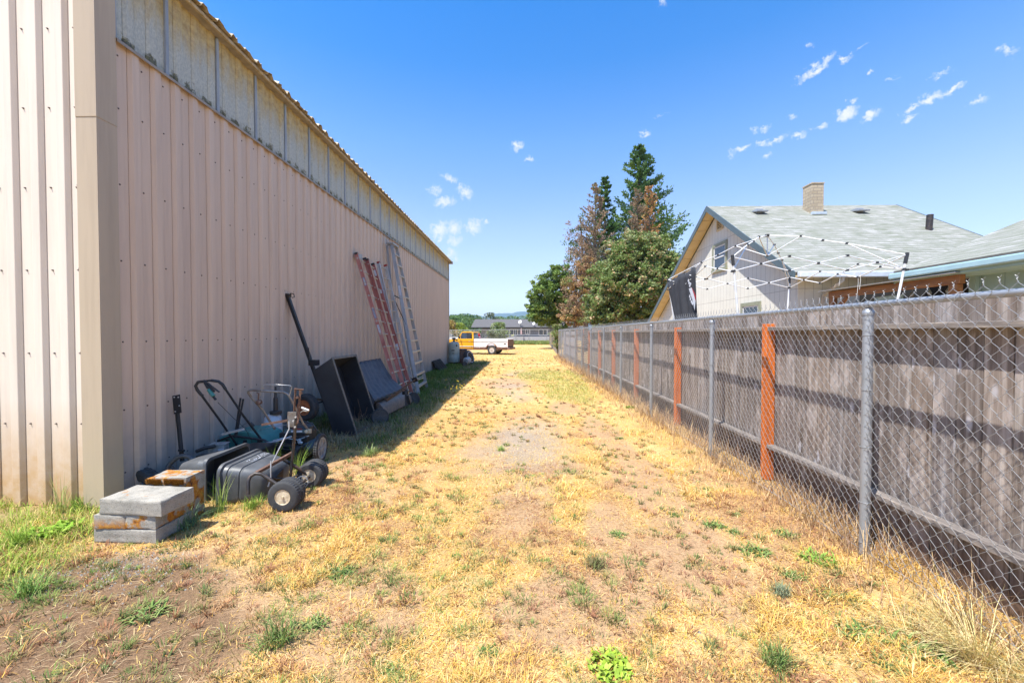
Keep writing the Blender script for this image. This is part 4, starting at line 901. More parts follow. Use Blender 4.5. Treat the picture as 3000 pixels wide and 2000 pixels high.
block('grey concrete slab lying on the ground at the bottom of the stack', (-3.03, 3.125, .052), (.50, .33, .112), M['conc'], R(-1), 1)
block('left half block in the middle course of the stack, mostly grey', (-3.152, 3.115, .163), (.245, .32, .108), M['conc_mid'], R(1), 2)
block('right half block in the middle course, stained rusty orange', (-2.903, 3.115, .164), (.245, .32, .106), M['conc_moss'], R(-1), 3)
block('pale concrete slab lying on top of the stack', (-2.965, 3.09, .279), (.515, .29, .12), M['conc_top'], R(-3), 4)
mb_ = block('upright block covered in orange moss just behind the pale top slab', (-3.005, 3.395, .193), (.335, .21, .385), M['conc_moss'], R(2), 5)
# tufts of moss on it
bm_parts = []
n = 5200; x = -3.165+.32*rng.rand(n); zz = .335+.04*rng.rand(n); k = (np.abs(x+3.03) > .015); x, zz = x[k], zz[k]; n = len(x)
az = -math.pi/2+rng.randn(n)*.8
bm_parts.append(blade_geo(x, np.full(n, 3.284), zz, .008+.012*rng.rand(n), np.full(n, .0013), rng.randn(n)*.6, az, pal([(.42, .17, .02), (.52, .25, .03), (.3, .1, .02), (.5, .3, .06)], n, .2, rng), .1))
o = blades_obj('moss', bm_parts); o.parent = mb_; o.matrix_parent_inverse = (Matrix.Translation(mb_.location) @ Matrix.Rotation(R(2), 4, 'Z')).inverted()

def tyre(mb, c, axis, r, w, rin, tread=0, seg=48, depth=.03):
    c = Vector(c); ax = Vector(axis).normalized(); x = ax.cross(Vector((0, 0, 1)))
    if x.length < .05: x = ax.cross(Vector((1, 0, 0)))
    x.normalize(); y = ax.cross(x)
    prof = [(-.42, rin/r), (-.5, rin/r*1.08), (-.54, .84), (-.46, .95), (-.36, 1.0), (-.12, 1.0), (-.10, .975), (.10, .975), (.12, 1.0), (.36, 1.0), (.46, .95), (.54, .84), (.5, rin/r*1.08), (.42, rin/r)]
    n = len(prof); vs = []
    for i, (h, q) in enumerate(prof):
        for k in range(seg):
            a = 2*math.pi*(k+(.5 if tread and i in (9, 10) else 0))/seg; rr = q*r
            if tread and q > .9 and k % 2: rr *= 1-depth
            vs.append(c+ax*h*w+(x*math.cos(a)+y*math.sin(a))*rr)
    fs = []
    for i in range(n):
        j = (i+1) % n
        for k in range(seg): k2 = (k+1) % seg; fs.append((i*seg+k, i*seg+k2, j*seg+k2, j*seg+k))
    mb.add(vs, fs)
def wheel(parent, c, axis, r, w, rin, rimmat, tread=1, style='disc', name='wheel', spokes=6, seg=48):
    s = MB(); tyre(s, c, axis, r, w, rin, tread, seg); t = build(name, s, M['rubber'], parent, smooth=30)
    c = Vector(c); ax = Vector(axis).normalized(); s = MB()
    if style == 'disc':
        s.lathe(c, ax, [(-w*.42, rin), (-w*.5, rin*1.02), (-w*.47, rin*.93), (-w*.25, rin*.86), (-w*.2, rin*.5), (-w*.28, rin*.3), (-w*.28, .0)], 28); s.lathe(c, ax, [(w*.42, rin), (w*.5, rin*1.02), (w*.47, rin*.93), (w*.25, rin*.86), (w*.2, rin*.5), (w*.28, rin*.3), (w*.28, .0)], 28)
        s.tube([c-ax*w*.62, c+ax*w*.62], rin*.17, 10)
    else:
        s.lathe(c, ax, [(-w*.45, rin*1.02), (-w*.45, rin*.88), (w*.45, rin*.88), (w*.45, rin*1.02)], 28, closed=True); s.tube([c-ax*w*.5, c+ax*w*.5], rin*.22, 12)
        x = ax.cross(Vector((0, 0, 1))).normalized(); y = ax.cross(x)
        for k in range(spokes):
            a = 2*math.pi*k/spokes+.2; u = x*math.cos(a)+y*math.sin(a)
            for sg in ((-1, 1) if w > .045 else (0,)): s.bar(c+ax*w*.33*sg+u*rin*.15, c+ax*w*.33*sg+u*rin*.93, rin*.13 if w > .045 else .006, w*.12, up=ax)
        if w > .045: s.lathe(c, ax, [(-w*.06, .001), (-w*.06, rin*.9), (w*.06, rin*.9), (w*.06, .001)], 24)
    build('rim', s, rimmat, t, smooth=35); return t

# ---- two grass-catcher bins
def rrect(y0, y1, z0, z1, r, n=5):
    pts = []
    for (cy, cz, a0) in ((y1-r, z1-r, 0), (y0+r, z1-r, 90), (y0+r, z0+r, 180), (y1-r, z0+r, 270)):
        for k in range(n+1): a = R(a0+90*k/n); pts.append((cy+r*math.cos(a), cz+r*math.sin(a)))
    return pts
def bin_shell(mb, stations, th=.006):
    rings = []
    for (x, y0, y1, z0, z1, r, sh) in stations: rings.append([(x+sh*(p[1]), p[0], p[1]) for p in rrect(y0, y1, z0, z1, r)])
    n = len(rings[0])
    vs = [p for rg_ in rings for p in rg_]; fs = []
    for i in range(len(rings)-1):
        for k in range(n): k2 = (k+1) % n; fs.append((i*n+k, i*n+k2, (i+1)*n+k2, (i+1)*n+k))
    return vs, fs, n
bin_y = lambda st, a, b, k: [(p[0], b+(p[1]-a)*k, b+(p[2]-a)*k)+tuple(p[3:]) for p in st]
b1 = thing('grass_catcher_bin', 'open black plastic bin on its side with its mouth facing the ribbed bin', 'bin', (-3.1, 4.15, 0), 0, 'black grass catcher bins')
s = MB(); st = [(-2.99, 3.79, 4.47, -.03, .385, .055, .02), (-2.99, 3.77, 4.49, -.05, .415, .06, .02), (-3.02, 3.77, 4.49, -.05, .415, .06, .02), (-3.02, 3.79, 4.47, -.03, .385, .055, .02), (-3.10, 3.80, 4.46, -.02, .385, .055, .02), (-3.11, 3.81, 4.45, -.02, .375, .055, .02), (-3.33, 3.88, 4.40, .02, .335, .06, .02), (-3.35, 3.9, 4.38, .04, .315, .05, .02)]
vs, fs, n = bin_shell(s, bin_y(st, 3.77, 3.69, .86)); fs.append(tuple((len(st)-1)*n+k for k in range(n)))
s.add(vs, fs); st2 = [(-2.99, 3.79, 4.47, -.03, .385, .055, .02), (-3.33, 3.89, 4.39, .03, .325, .055, .02)]; vs, fs, n = bin_shell(s, bin_y(st2, 3.77, 3.69, .86)); fs.append(tuple(n+k for k in range(n))[::-1]); s.add(vs, fs)
build('shell', s, M['grey_plastic'], b1, smooth=40)
s = MB(); s.tube([(-3.2, 3.72, .2), (-3.15, 3.67, .25), (-3.06, 3.675, .24), (-3.03, 3.68, .17), (-3.04, 3.695, .09)], .006, 6); build('handle', s, M['galv'], b1)
b2 = thing('grass_catcher_bin', 'black plastic bin with raised ribs and white scrawl lying on its side', 'bin', (-2.6, 4.1, 0), 0, 'black grass catcher bins')
s = MB(); sh = .05
st = [(-2.85, 3.73, 4.45, -.02, .345, .07, sh), (-2.85, 3.70, 4.48, -.05, .375, .085, sh), (-2.82, 3.70, 4.48, -.05, .375, .085, sh), (-2.815, 3.72, 4.46, -.03, .355, .08, sh), (-2.775, 3.725, 4.455, -.03, .352, .08, sh), (-2.77, 3.735, 4.445, -.02, .342, .075, sh), (-2.755, 3.735, 4.445, -.02, .342, .075, sh), (-2.75, 3.728, 4.45, -.03, .348, .08, sh),
      (-2.67, 3.75, 4.43, -.02, .335, .08, sh), (-2.665, 3.76, 4.42, -.01, .325, .075, sh), (-2.65, 3.76, 4.42, -.01, .325, .075, sh), (-2.645, 3.755, 4.425, -.02, .33, .08, sh), (-2.50, 3.80, 4.38, .0, .30, .08, sh), (-2.46, 3.83, 4.34, .02, .27, .07, sh), (-2.44, 3.9, 4.28, .06, .22, .05, sh)]
vs, fs, n = bin_shell(s, bin_y(st, 3.70, 3.63, .80)); fs.append(tuple((len(st)-1)*n+k for k in range(n))); s.add(vs, fs)
st2 = [(-2.85, 3.73, 4.45, -.02, .345, .07, sh), (-2.47, 3.83, 4.34, .02, .28, .07, sh)]; vs, fs, n = bin_shell(s, bin_y(st2, 3.70, 3.63, .80)); fs.append(tuple(n+k for k in range(n))[::-1]); s.add(vs, fs)
build('shell', s, M['grey_plastic'], b2, smooth=40)
s = MB(); rr_ = random.Random(4)
for i in range(26):
    t = i/25; y = 3.86+t*.28; x = -2.735+rr_.uniform(0, .06); z = .348-.0015-(x+2.75)*.18+.004
    s.box((x+.05*.33, y, z), (rr_.uniform(.008, .03), .004, .002), rot=(0, 0, rr_.uniform(-1.2, 1.2)))
build('scrawl', s, M['label_white'], b2)

# ---- towed wheel frame (two pairs of pneumatic wheels, U-shaped tubes and an upright lever)
tf = thing('wheeled_tow_frame', 'tubular wheeled frame with cream-rimmed tyres and an upright rusty lever post', 'tow frame', (-2.2, 3.95, 0))
w1 = G(832, 1497); w1.z = 0; axd = Vector((-.04, 1, 0)).normalized()
c1 = Vector((w1.x, w1.y+.01, .135)); wheel(tf, c1, axd, .14, .07, .068, M['cream_rim'], seg=72); wheel(tf, c1+axd*.088, axd, .138, .07, .068, M['cream_rim'], seg=72)
w2 = G(916, 1425); c2 = Vector((w2.x-.02, w2.y, .125)); wheel(tf, c2, axd, .135, .08, .068, M['cream_rim'], seg=72); wheel(tf, c2+axd*.1, axd, .133, .08, .068, M['cream_rim'], seg=72)
def PW(px, py, y): return DY(px, py, y)
s = MB(); n1, n2, n3 = PW(745, 1383, 3.62), PW(860, 1321, 4.05), PW(727, 1448, 3.55)
ns = [n3, PW(727, 1410, 3.57), PW(733, 1395, 3.6), PW(748, 1386, 3.62), PW(766, 1388, 3.63), PW(812, 1418, 3.66), c1+Vector((-.03, .1, .03)), c1]
s.tube(ns, .016, 12); build('frame_tube', s, M['dark_steel'], tf, smooth=50)
s = MB(); s.bar(PW(748, 1384, 3.64), PW(858, 1323, 4.08), .03, .012); s.bar(PW(748, 1389, 3.64), PW(858, 1328, 4.08), .006, .025); build('cross_bar', s, M['rusty'], tf, bevel=.002)
s = MB(); s.tube([PW(828, 1344, 4.0), PW(862, 1364, 4.05), PW(905, 1392, 4.1), c2], .016, 10); s.bar(c1+Vector((0, .15, 0)), c2+Vector((0, .0, -.01)), .02, .02); build('frame_tube', s, M['dark_steel'], tf, smooth=50)
s = MB(); pb = PW(851, 1398, 3.98); pm = PW(868, 1222, 3.96); pt = PW(880, 1142, 3.95)
s.bar(pb, pm, .022, .022, up=(1, 0, 0)); build('lever_post', s, M['dark_steel'], tf, bevel=.003)
s = MB(); s.bar(pm+Vector((.012, 0, -.06)), pt, .012, .018, up=(1, 0, 0)); s.bar(PW(862, 1204, 3.93), PW(866, 1136, 3.93), .03, .005, up=(1, 0, 0)); s.tube([PW(861, 1139, 3.9), PW(889, 1141, 3.95)], .008, 8); s.tube([PW(884, 1146, 3.93), PW(883, 1155, 3.93), PW(886, 1150, 3.93)], .003, 5); s.lathe(PW(872, 1163, 3.93), (.2, -1, 0), [(0, .014), (.02, .014), (.02, .008)], 8); build('clevis', s, M['rusty'], tf)
s = MB(); a = PW(842, 1205, 3.97); s.box(PW(855, 1228, 3.98), (.085, .006, .155), rot=(0, R(2), R(8))); build('bracket_plate', s, simple('worn_grey_plate', (.25, .24, .23), (.15, .12, .1), 25, .45, .5), tf, bevel=.002)
for px, py in ((867, 1221), (865, 1250), (860, 1232)):
    s = MB(); s.lathe(PW(px, py, 3.955), (.1, -1, 0), [(0, .010), (.012, .010), (.012, .006)], 8); build('bolt', s, M['chrome'], tf)
s = MB(); s.bar(PW(766, 1244, 3.9), PW(842, 1231, 3.96), .004, .022, up=(0, 0, 1)); build('flat_bar', s, M['rusty'], tf)
s = MB(); s.tube([PW(847, 1233, 3.94), PW(847, 1256, 3.93), PW(842, 1266, 3.92), PW(797, 1356, 3.8)], .006, 7); s.tube([PW(794, 1350, 3.78), PW(793, 1400, 3.76), PW(786, 1425, 3.74)], .007, 7); s.tube([PW(900, 1205, 3.9), PW(888, 1202, 3.92), PW(880, 1208, 3.95)], .004, 5); s.tube([PW(884, 1194, 3.88), PW(905, 1202, 3.88)], .012, 8); build('lift_rod', s, M['chrome'], tf, smooth=50)
s = MB(); sw = PW(884, 1412, 3.95); ax = Vector((.3, -1, .15)).normalized(); s.lathe(sw, ax, [(-.004, .062), (-.004, .056), (.004, .056), (.004, .062)], 24, closed=True); x = ax.cross(Vector((0, 0, 1))).normalized(); y = ax.cross(x)
for k in range(12): a = k*math.pi/6; s.tube([sw, sw+(x*math.cos(a)+y*math.sin(a))*.058], .0018, 4)
s.lathe(sw, ax, [(-.01, .012), (.01, .012)], 10); build('spoked_gear', s, M['galv'], tf)
s = MB(); s.prism([PW(797, 1404, 3.8), PW(826, 1372, 3.9), PW(824, 1410, 3.95), PW(800, 1412, 3.85)], (.01, .01, 0)); s.tube([PW(800, 1400, 3.8), PW(850, 1402, 3.95), PW(872, 1390, 4.0)], .01, 6); build('link_plate', s, M['dark_steel'], tf)

# ---- green push machine with tall black U handle
gm = thing('green_walk_behind_machine', 'dull green walk-behind lawn machine with a tall black U-shaped handle against the wall', 'lawn machine', (-3.4, 5.0, 0))
s = MB()
prof_ = [(-.36, .0), (-.36, .22), (-.30, .29), (-.16, .355), (.08, .375), (.24, .31), (.34, .18), (.36, .0)]
cen = Vector((-3.50, 5.12, 0))
s.prism([cen+Vector((u, -.20, z)) for u, z in prof_], (0, .42, 0)); build('deck', s, M['green_plastic'], gm, bevel=.02)
s = MB()
for u in (-.2, .02, .2): s.bar(cen+Vector((u-.02, -.225, .05)), cen+Vector((u+.02, -.21, .27)), .035, .02, up=(0, 1, 0))
s.tube([cen+Vector((-.36, -.21, .24)), cen+Vector((-.1, -.24, .33)), cen+Vector((.3, -.24, .28)), cen+Vector((.42, -.22, .2))], .014, 8); build('deck_strap', s, M['black_plastic'], gm)
hL0, hR0 = PW(700, 1312, 4.88), PW(782, 1310, 4.95)
hp = [hL0, PW(694, 1303, 4.87), PW(640, 1225, 4.7), PW(591, 1158, 4.52), PW(578, 1142, 4.50), PW(573, 1130, 4.49), PW(580, 1119, 4.5), PW(600, 1116, 4.52), PW(619, 1114, 4.54), PW(640, 1117, 4.56), PW(652, 1126, 4.58), PW(661, 1140, 4.6), PW(712, 1216, 4.76), PW(763, 1283, 4.92), hR0]
s = MB(); s.tube(hp, .0125, 12); hd = build('handle', s, M['black_metal'], gm, smooth=60)
s = MB(); s.tube(hp[3:8], .017, 12); build('grip', s, M['black_plastic'], hd, smooth=60); s = MB(); s.tube(hp[8:12], .017, 12); build('grip', s, M['black_plastic'], hd, smooth=60); s = MB(); s.lathe(PW(738, 1243, 4.84), (.5, .3, -.8), [(-.03, .018), (.03, .018)], 8); build('clamp', s, M['black_plastic'], hd, smooth=60)
s = MB(); s.tube([PW(600, 1118, 4.5), PW(610, 1134, 4.46), PW(628, 1146, 4.44)], [.018, .022, .012], 8); s.bar(PW(606, 1120, 4.47), PW(642, 1148, 4.42), .02, .008); s.tube([PW(622, 1158, 4.44), PW(632, 1170, 4.43)], .013, 8); build('switch_box', s, M['black_plastic'], hd, smooth=50)
s = MB(); s.tube([PW(611, 1141, 4.44), PW(626, 1160, 4.43)], .021, 12); build('green_sleeve', s, M['green_plastic'], hd, smooth=50)
s = MB(); s.tube([PW(638, 1178, 4.45), PW(680, 1220, 4.6), PW(718, 1255, 4.75), PW(735, 1285, 4.8), PW(742, 1310, 4.85)], .003, 5); s.tube([PW(692, 1260, 4.8), PW(725, 1236, 4.8)], .002, 4); build('cable', s, M['black_plastic'], gm)

# ---- slotted black uprights behind it
o = thing('slotted_fork_bar', 'pair of slotted black steel bars leaning on the wall behind the green machine', 'bar', (-3.5, 4.9, 0))
s = MB(); s.bar(PW(688, 1282, 4.85), PW(705, 1165, 4.95), .022, .012, up=(0, 1, 0)); build('bar', s, M['black_metal'], o, bevel=.003)
s = MB(); s.bar(PW(691, 1282, 4.80), PW(713, 1168, 4.9), .022, .012, up=(0, 1, 0)); build('bar', s, M['black_metal'], o, bevel=.003)

# ---- black post with bolted plate
o = thing('bolted_plate_post', 'black square tube post topped with a bolted plate leaning against the wall', 'post', (-3.6, 4.25, 0))
s = MB(); a = DY(534, 1350, 4.2); b_ = DY(519, 1200, 4.28); s.bar(a, b_, .03, .03, up=(0, 1, 0)); build('tube', s, M['black_metal'], o, bevel=.003)
s = MB(); s.bar(DY(521, 1211, 4.24), DY(516, 1157, 4.27), .085, .008, up=(0, 1, 0)); pl = build('plate', s, M['black_metal'], o, bevel=.002)
s = MB()
for px, py in ((511, 1163), (523, 1163), (526, 1188), (514, 1205)): s.lathe(DY(px, py, 4.235), (0, -1, 0), [(0, .007), (.006, .007)], 8)
build('bolts', s, M['chrome'], pl)
s = MB(); s.bar(DY(531, 1322, 4.19), DY(532, 1316, 4.19), .055, .03, up=(0, 1, 0)); build('collar', s, M['black_metal'], o, bevel=.002)

# ---- old black mower deck with steering ring, behind the bins
om = thing('old_mower', 'old black riding mower parts with a grey steering ring and engine box behind the bins', 'mower', (-3.4, 4.4, 0))
s = MB(); q = [(-.42, 0), (-.42, .12), (-.3, .2), (.1, .30), (.34, .30), (.36, 0)]
s.prism([Vector((-3.3+u, 4.42, z)) for u, z in q], (0, .3, 0)); build('deck', s, M['black_metal'], om, bevel=.02)
s = MB(); s.box(DY(640, 1312, 4.55)+Vector((0, 0, -.0)), (.17, .12, .085), rot=(0, 0, R(12))); s.box(DY(642, 1299, 4.55), (.18, .13, .012), rot=(0, 0, R(12))); eb = build('engine_box', s, simple('dirty_silver_casting', (.5, .5, .48), (.24, .24, .235), 25, .5, .4), om, bevel=.006)
s = MB(); s.box(DY(648, 1318, 4.485), (.06, .002, .03), rot=(0, 0, R(12))); build('label', s, M['label_white'], eb)
s = MB(); s.tube([DY(634, 1300, 4.5), DY(633, 1285, 4.5), DY(640, 1277, 4.5), DY(668, 1264, 4.5), DY(712, 1255, 4.6)], .004, 6); s.bar(DY(650, 1272, 4.5), DY(716, 1256, 4.6), .004, .025); build('throttle_bracket', s, M['galv'], om)
s = MB(); cst = DY(529, 1388, 4.05); tt = [cst+Vector((.155*math.cos(a), .05*math.sin(a), .165*math.sin(a)+.01)) for a in np.arange(0, 2*math.pi, math.pi/16)]; s.tube(tt, .023, 8, closed=True)
for a in (.5, 2.6, 4.7): s.bar(cst, cst+Vector((.15*math.cos(a), .05*math.sin(a), .16*math.sin(a))), .03, .01, up=(0, 1, 0))
build('steering_ring', s, M['grey_plastic'], om, smooth=50)
s = MB(); s.tube([DY(575, 1322, 4.4), DY(600, 1312, 4.42), DY(630, 1306, 4.45)], .02, 8); s.box(DY(596, 1340, 4.3), (.1, .08, .06)); build('air_duct', s, M['black_plastic'], om, smooth=40)
cw = DY(430, 1440, 3.95); wheel(om, cw, (.3, 1, .1), .245, .11, .13, M['galv'], name='wheel', seg=60)

# ---- mower with bent grey handle
mw = thing('lawn_mower', 'black push mower with a bent grey handle and large spoked rear wheel', 'mower', (-2.9, 5.2, 0))
s = MB(); mc = DY(864, 1300, 5.15); s.prism([Vector((mc.x+u, 4.95, z)) for u, z in ((-.30, .06), (-.28, .16), (-.1, .2), (.2, .2), (.28, .14), (.3, .05))], (0, .5, 0)); build('deck', s, M['black_metal'], mw, bevel=.02)
s = MB(); ec = DY(868, 1262, 5.15); s.box(ec+Vector((0, .05, -.08)), (.34, .3, .16)); s.lathe(ec+Vector((.02, .08, 0)), (0, 0, 1), [(-.02, .15), (.05, .145), (.075, .1), (.085, .03)], 20); en = build('engine', s, M['black_plastic'], mw, bevel=.012)
s = MB(); s.box(DY(868, 1262, 4.985), (.3, .012, .045)); build('panel', s, simple('teal_grey_panel', (.1, .15, .16)), en)
s = MB(); s.box(DY(869, 1263, 4.975), (.14, .004, .022)); build('label', s, M['label_white'], en)
s = MB(); s.box(DY(871, 1256, 4.975), (.12, .004, .016)); build('red_stripe', s, simple('dull_red_label', (.35, .05, .03)), en)
s = MB(); s.tube([DY(725+60, 1300, 5.1), DY(820, 1302, 5.0), DY(880, 1305, 5.0)], .02, 8); s.box(DY(880, 1285, 5.0), (.2, .05, .07)); build('muffler', s, M['dark_steel'], mw, smooth=40)
cw = G(944, 1354); wheel(mw, (cw.x-.03, cw.y+.02, .175), (1, .10, 0), .18, .05, .13, M['chrome'], style='spoke', name='wheel', spokes=6, seg=80)
cw2 = DY(800, 1330, 5.25); wheel(mw, (cw2.x, 5.25, .14), (1, -.3, 0), .15, .045, .09, M['dark_steel'], name='wheel', seg=60)
cw3 = DY(880, 1340, 4.9); wheel(mw, (cw3.x, 4.9, .10), (1, -.3, 0), .11, .045, .07, M['dark_steel'], name='wheel', seg=60)
hh = [DY(805, 1256, 4.9), DY(770, 1200, 4.75), DY(740, 1168, 4.66), DY(727, 1150, 4.62), DY(727, 1145, 4.61), DY(735, 1142, 4.6), DY(780, 1145, 4.6), DY(830, 1148, 4.62), DY(840, 1152, 4.63), DY(846, 1158, 4.64), DY(866, 1195, 4.72), DY(888, 1240, 4.85), DY(908, 1264, 4.95)]
s = MB(); s.tube(hh, .0135, 12); hd = build('handle', s, simple('grey_brown_tube', (.34, .33, .32), (.16, .12, .1), 9, .45, .4), mw, smooth=60)
s = MB(); s.tube([DY(763, 1160, 4.58), DY(770, 1130, 4.52), DY(774, 1126, 4.5), DY(810, 1126, 4.5), DY(850, 1129, 4.52), DY(855, 1133, 4.53), DY(847, 1163, 4.6)], .004, 6); build('bail_bar', s, M['chrome'], hd, smooth=60)
s = MB(); s.lathe(DY(759, 1178, 4.58), (.2, -1, 0), [(-.02, .03), (.02, .03), (.03, .015)], 12); s.tube([DY(757, 1170, 4.58), DY(758, 1152, 4.56), DY(752, 1150, 4.55)], .007, 6); build('cable_drum', s, M['rusty'], hd, smooth=50)
s = MB(); s.tube([DY(760, 1260, 4.85), DY(790, 1252, 4.8), DY(850, 1242, 4.75)], .004, 5); s.tube([DY(770, 1300, 4.7), DY(810, 1292, 4.7), DY(855, 1278, 4.8)], .012, 7); build('rod', s, M['galv'], mw)

for (pp, rr_, mt_) in (([(800, 1290), (830, 1282), (872, 1288), (905, 1276)], .006, 'chrome'), ([(812, 1312), (850, 1318), (905, 1300)], .008, 'dark_steel'), ([(840, 1240), (880, 1232), (915, 1240), (930, 1262)], .009, 'black_plastic'), ([(790, 1340), (820, 1330), (860, 1336), (900, 1328)], .01, 'dark_steel')):
    s = MB(); s.tube([DY(a_, b_, 4.9+.03*i_) for i_, (a_, b_) in enumerate(pp)], rr_, 7); build('hose', s, M[mt_], mw, smooth=50)
s = MB(); rr_ = random.Random(6)
for k_ in range(9): s.box(DY(rr_.uniform(850, 890), rr_.uniform(1286, 1300), 4.93), (.035, .02, .02), rot=(rr_.random(), rr_.random(), rr_.random()))
build('engine_fins', s, M['chrome'], mw)
s = MB(); s.box(DY(905, 1262, 4.92), (.06, .02, .05)); s.lathe(DY(899, 1262, 4.9), (0, -1, 0), [(0, .02), (.02, .02)], 10); build('carburettor', s, M['cream_rim'], mw)
s = MB()
for k_ in range(14):
    a0 = G(rr_.uniform(925, 975), rr_.uniform(1335, 1352)); q_ = a0+Vector((rr_.uniform(-.06, .06), 0, rr_.uniform(.1, .42))); s.tube([a0, a0.lerp(q_, .5)+Vector((rr_.uniform(-.05, .05), 0, 0)), q_+Vector((rr_.uniform(-.1, .02), 0, 0))], .0016, 3)
build('dead_vines', s, M['light_wood'], mw)
# ---- white sprayer
sp = thing('pump_sprayer', 'white plastic garden sprayer with teal print and black pump handle beside the mower', 'sprayer', (-3.25, 5.4, 0))
s = MB(); c0 = DY(800, 1262, 5.4); s.lathe((c0.x, 5.4, 0), (0, 0, 1), [(0, .1), (.02, .12), (.36, .115), (.46, .1), (.5, .06)], 24); tk = build('tank', s, M['white_plastic'], sp, smooth=40)
s = MB()
for i in range(9):
    a = R(-90)+(i-4)*.16; s.box((c0.x+.121*math.cos(a), 5.4+.121*math.sin(a), .29+.012*math.sin(i*1.7)), (.004, .02, .05), rot=(0, 0, a))
build('print', s, M['teal'], tk)
zt_ = DY(800, 1132, 5.4).z
s = MB(); s.lathe((c0.x+.04, 5.4, 0), (0, 0, 1), [(.5, .075), (.54, .075), (.55, .03), (.72, .028), (.73, .018), (zt_-.1, .016), (zt_, .012)], 14); build('pump', s, M['black_plastic'], sp, smooth=40)

# ---- yard cart stood on its tail
yc = thing('dump_cart', 'black steel dump cart stood on end with its tow bar leaning up the wall', 'cart', (-2.9, 6.6, 0))
ya, yb = 6.15, 7.05
def CU(u, v):  # u along tub length (up), v depth from rim towards floor (towards wall)
    r0 = Vector((-2.58, 0, .05)); up = Vector((-.37, 0, 1.17)).normalized(); inn = Vector((-.92, 0, -.29)).normalized(); return r0+up*u+inn*v
LT = 1.23
s = MB(); th = .012
def plate(mb, uv, y0, y1):
    P4 = [Vector((CU(u, v).x, y0, CU(u, v).z)) for u, v in uv]; mb.prism(P4, (0, y1-y0, 0))
plate(s, [(0, 0), (LT, 0), (LT-.10, .34), (.03, .34)], ya, ya+th); plate(s, [(0, 0), (LT, 0), (LT-.10, .34), (.03, .34)], yb-th, yb)
plate(s, [(LT-.10, .34), (.03, .34), (.03, .328), (LT-.10, .328)], ya+th, yb-th); plate(s, [(LT, 0), (LT-.10, .328), (LT-.112, .328), (LT-.012, 0)], ya+th, yb-th)
build('tub', s, simple('scuffed_black_steel', (.034, .038, .046), (.022, .024, .03), 4, .45, .2, .04, c3=(.06, .058, .056), th=.62), yc)
s = MB(); rim = simple('worn_grey_rim', (.2, .19, .175), (.1, .09, .08), 20, .5, .3)
plate(s, [(-.01, -.014), (LT+.01, -.014), (LT+.01, .0), (-.01, .0)], ya-.012, ya+.028); plate(s, [(-.01, -.014), (LT+.01, -.014), (LT+.01, .0), (-.01, .0)], yb-.028, yb+.012); plate(s, [(LT-.03, -.014), (LT+.01, -.014), (LT+.01, .0), (LT-.03, .0)], ya+.028, yb-.028)
build('rim', s, rim, yc, bevel=.002)
s = MB(); plate(s, [(-.02, -.01), (.0, -.01), (.03, .34), (.01, .34)], ya-.02, yb+.02); tg_ = build('tailgate', s, simple('rusty_black_plate', (.16, .1, .085), (.07, .06, .06), 9, .55, .2), yc)
tt0 = DY(841, 862, 6.5); tb0 = Vector((-3.22, 6.58, .30))
s = MB(); s.bar(tb0, tt0, .055, .05, up=(1, 0, 0)); tg = build('tow_bar', s, M['black_metal'], yc, bevel=.004)
s = MB(); s.bar(tt0-(tt0-tb0).normalized()*.05, tt0+Vector((.02, 0, .01)), .075, .07, up=(1, 0, 0)); s.tube([tt0+Vector((.03, -.03, .0)), tt0+Vector((.06, -.06, -.03)), tt0+Vector((.10, -.06, .01)), tt0+Vector((.14, -.05, .0)), tt0+Vector((.15, -.05, -.05)), tt0+Vector((.11, -.05, -.06))], .009, 6); build('hitch', s, M['dark_steel'], tg, bevel=.003)
s = MB(); k1 = DY(920, 1062, 6.45); s.box(k1, (.14, .1, .09)); s.bar(DY(907, 1065, 6.45), DY(903, 1018, 6.45), .02, .02); build('latch_bracket', s, M['black_metal'], yc, bevel=.005)
wc = DY(897, 1192, 6.05); wheel(yc, wc, (.22, 1, 0), .205, .12, .115, M['orange_rim'], name='wheel', seg=60)
s = MB(); s.tube([wc, Vector((wc.x, 7.1, wc.z))], .014, 8); s.bar(wc+Vector((.05, .15, .1)), Vector((-2.95, 6.4, .5)), .04, .03); build('axle', s, M['dark_steel'], yc)
# cobweb twigs and straw in the tub
s = MB(); rr_ = random.Random(8)
for i in range(40):
    a = Vector((-2.75+rr_.uniform(-.1, .1), rr_.uniform(6.3, 6.95), .1+rr_.uniform(0, .05))); s.tube([a, a+Vector((rr_.uniform(-.08, .08), rr_.uniform(-.12, .12), rr_.uniform(.0, .12)*(3 if i < 8 else 1)))], .0018, 3)
build('dead_twigs', s, M['light_wood'], yc)

# ---- lawn sweeper
sw_ = thing('lawn_sweeper', 'tow-behind lawn sweeper with folded grey fabric hopper and dusty drum cover', 'lawn sweeper', (-2.6, 7.8, 0))
A_, B_, C_, D_ = Vector((-3.32, 7.75, 1.02)), DX(1113, 1050, -3.28), DX(1183, 1137, -2.52), DX(1098, 1172, -2.62)
NU, NV = 40, 16; V = []
for j in range(NV+1):
    for i in range(NU+1):
        u, v = i/NU, j/NV; p = A_.lerp(B_, u).lerp(D_.lerp(C_, u), v); sag = -.10*math.sin(math.pi*v)*(.6+.4*math.sin(u*3)); f = .016*math.sin(u*46+v*4)*(1-.6*v)
        V.append(p+Vector((f*.6, 0, sag+f)))
low = []
for i in range(NU+1): u = i/NU; q = D_.lerp(C_, u); low.append(q+Vector((-.02, 0, -.1)))
s = MB(); s.add(V, [(j*(NU+1)+i, j*(NU+1)+i+1, (j+1)*(NU+1)+i+1, (j+1)*(NU+1)+i) for j in range(NV) for i in range(NU)])
hpv = build('hopper', s, M['fabric'], sw_, smooth=180); so = hpv.modifiers.new('t', 'SOLIDIFY'); so.thickness = .006
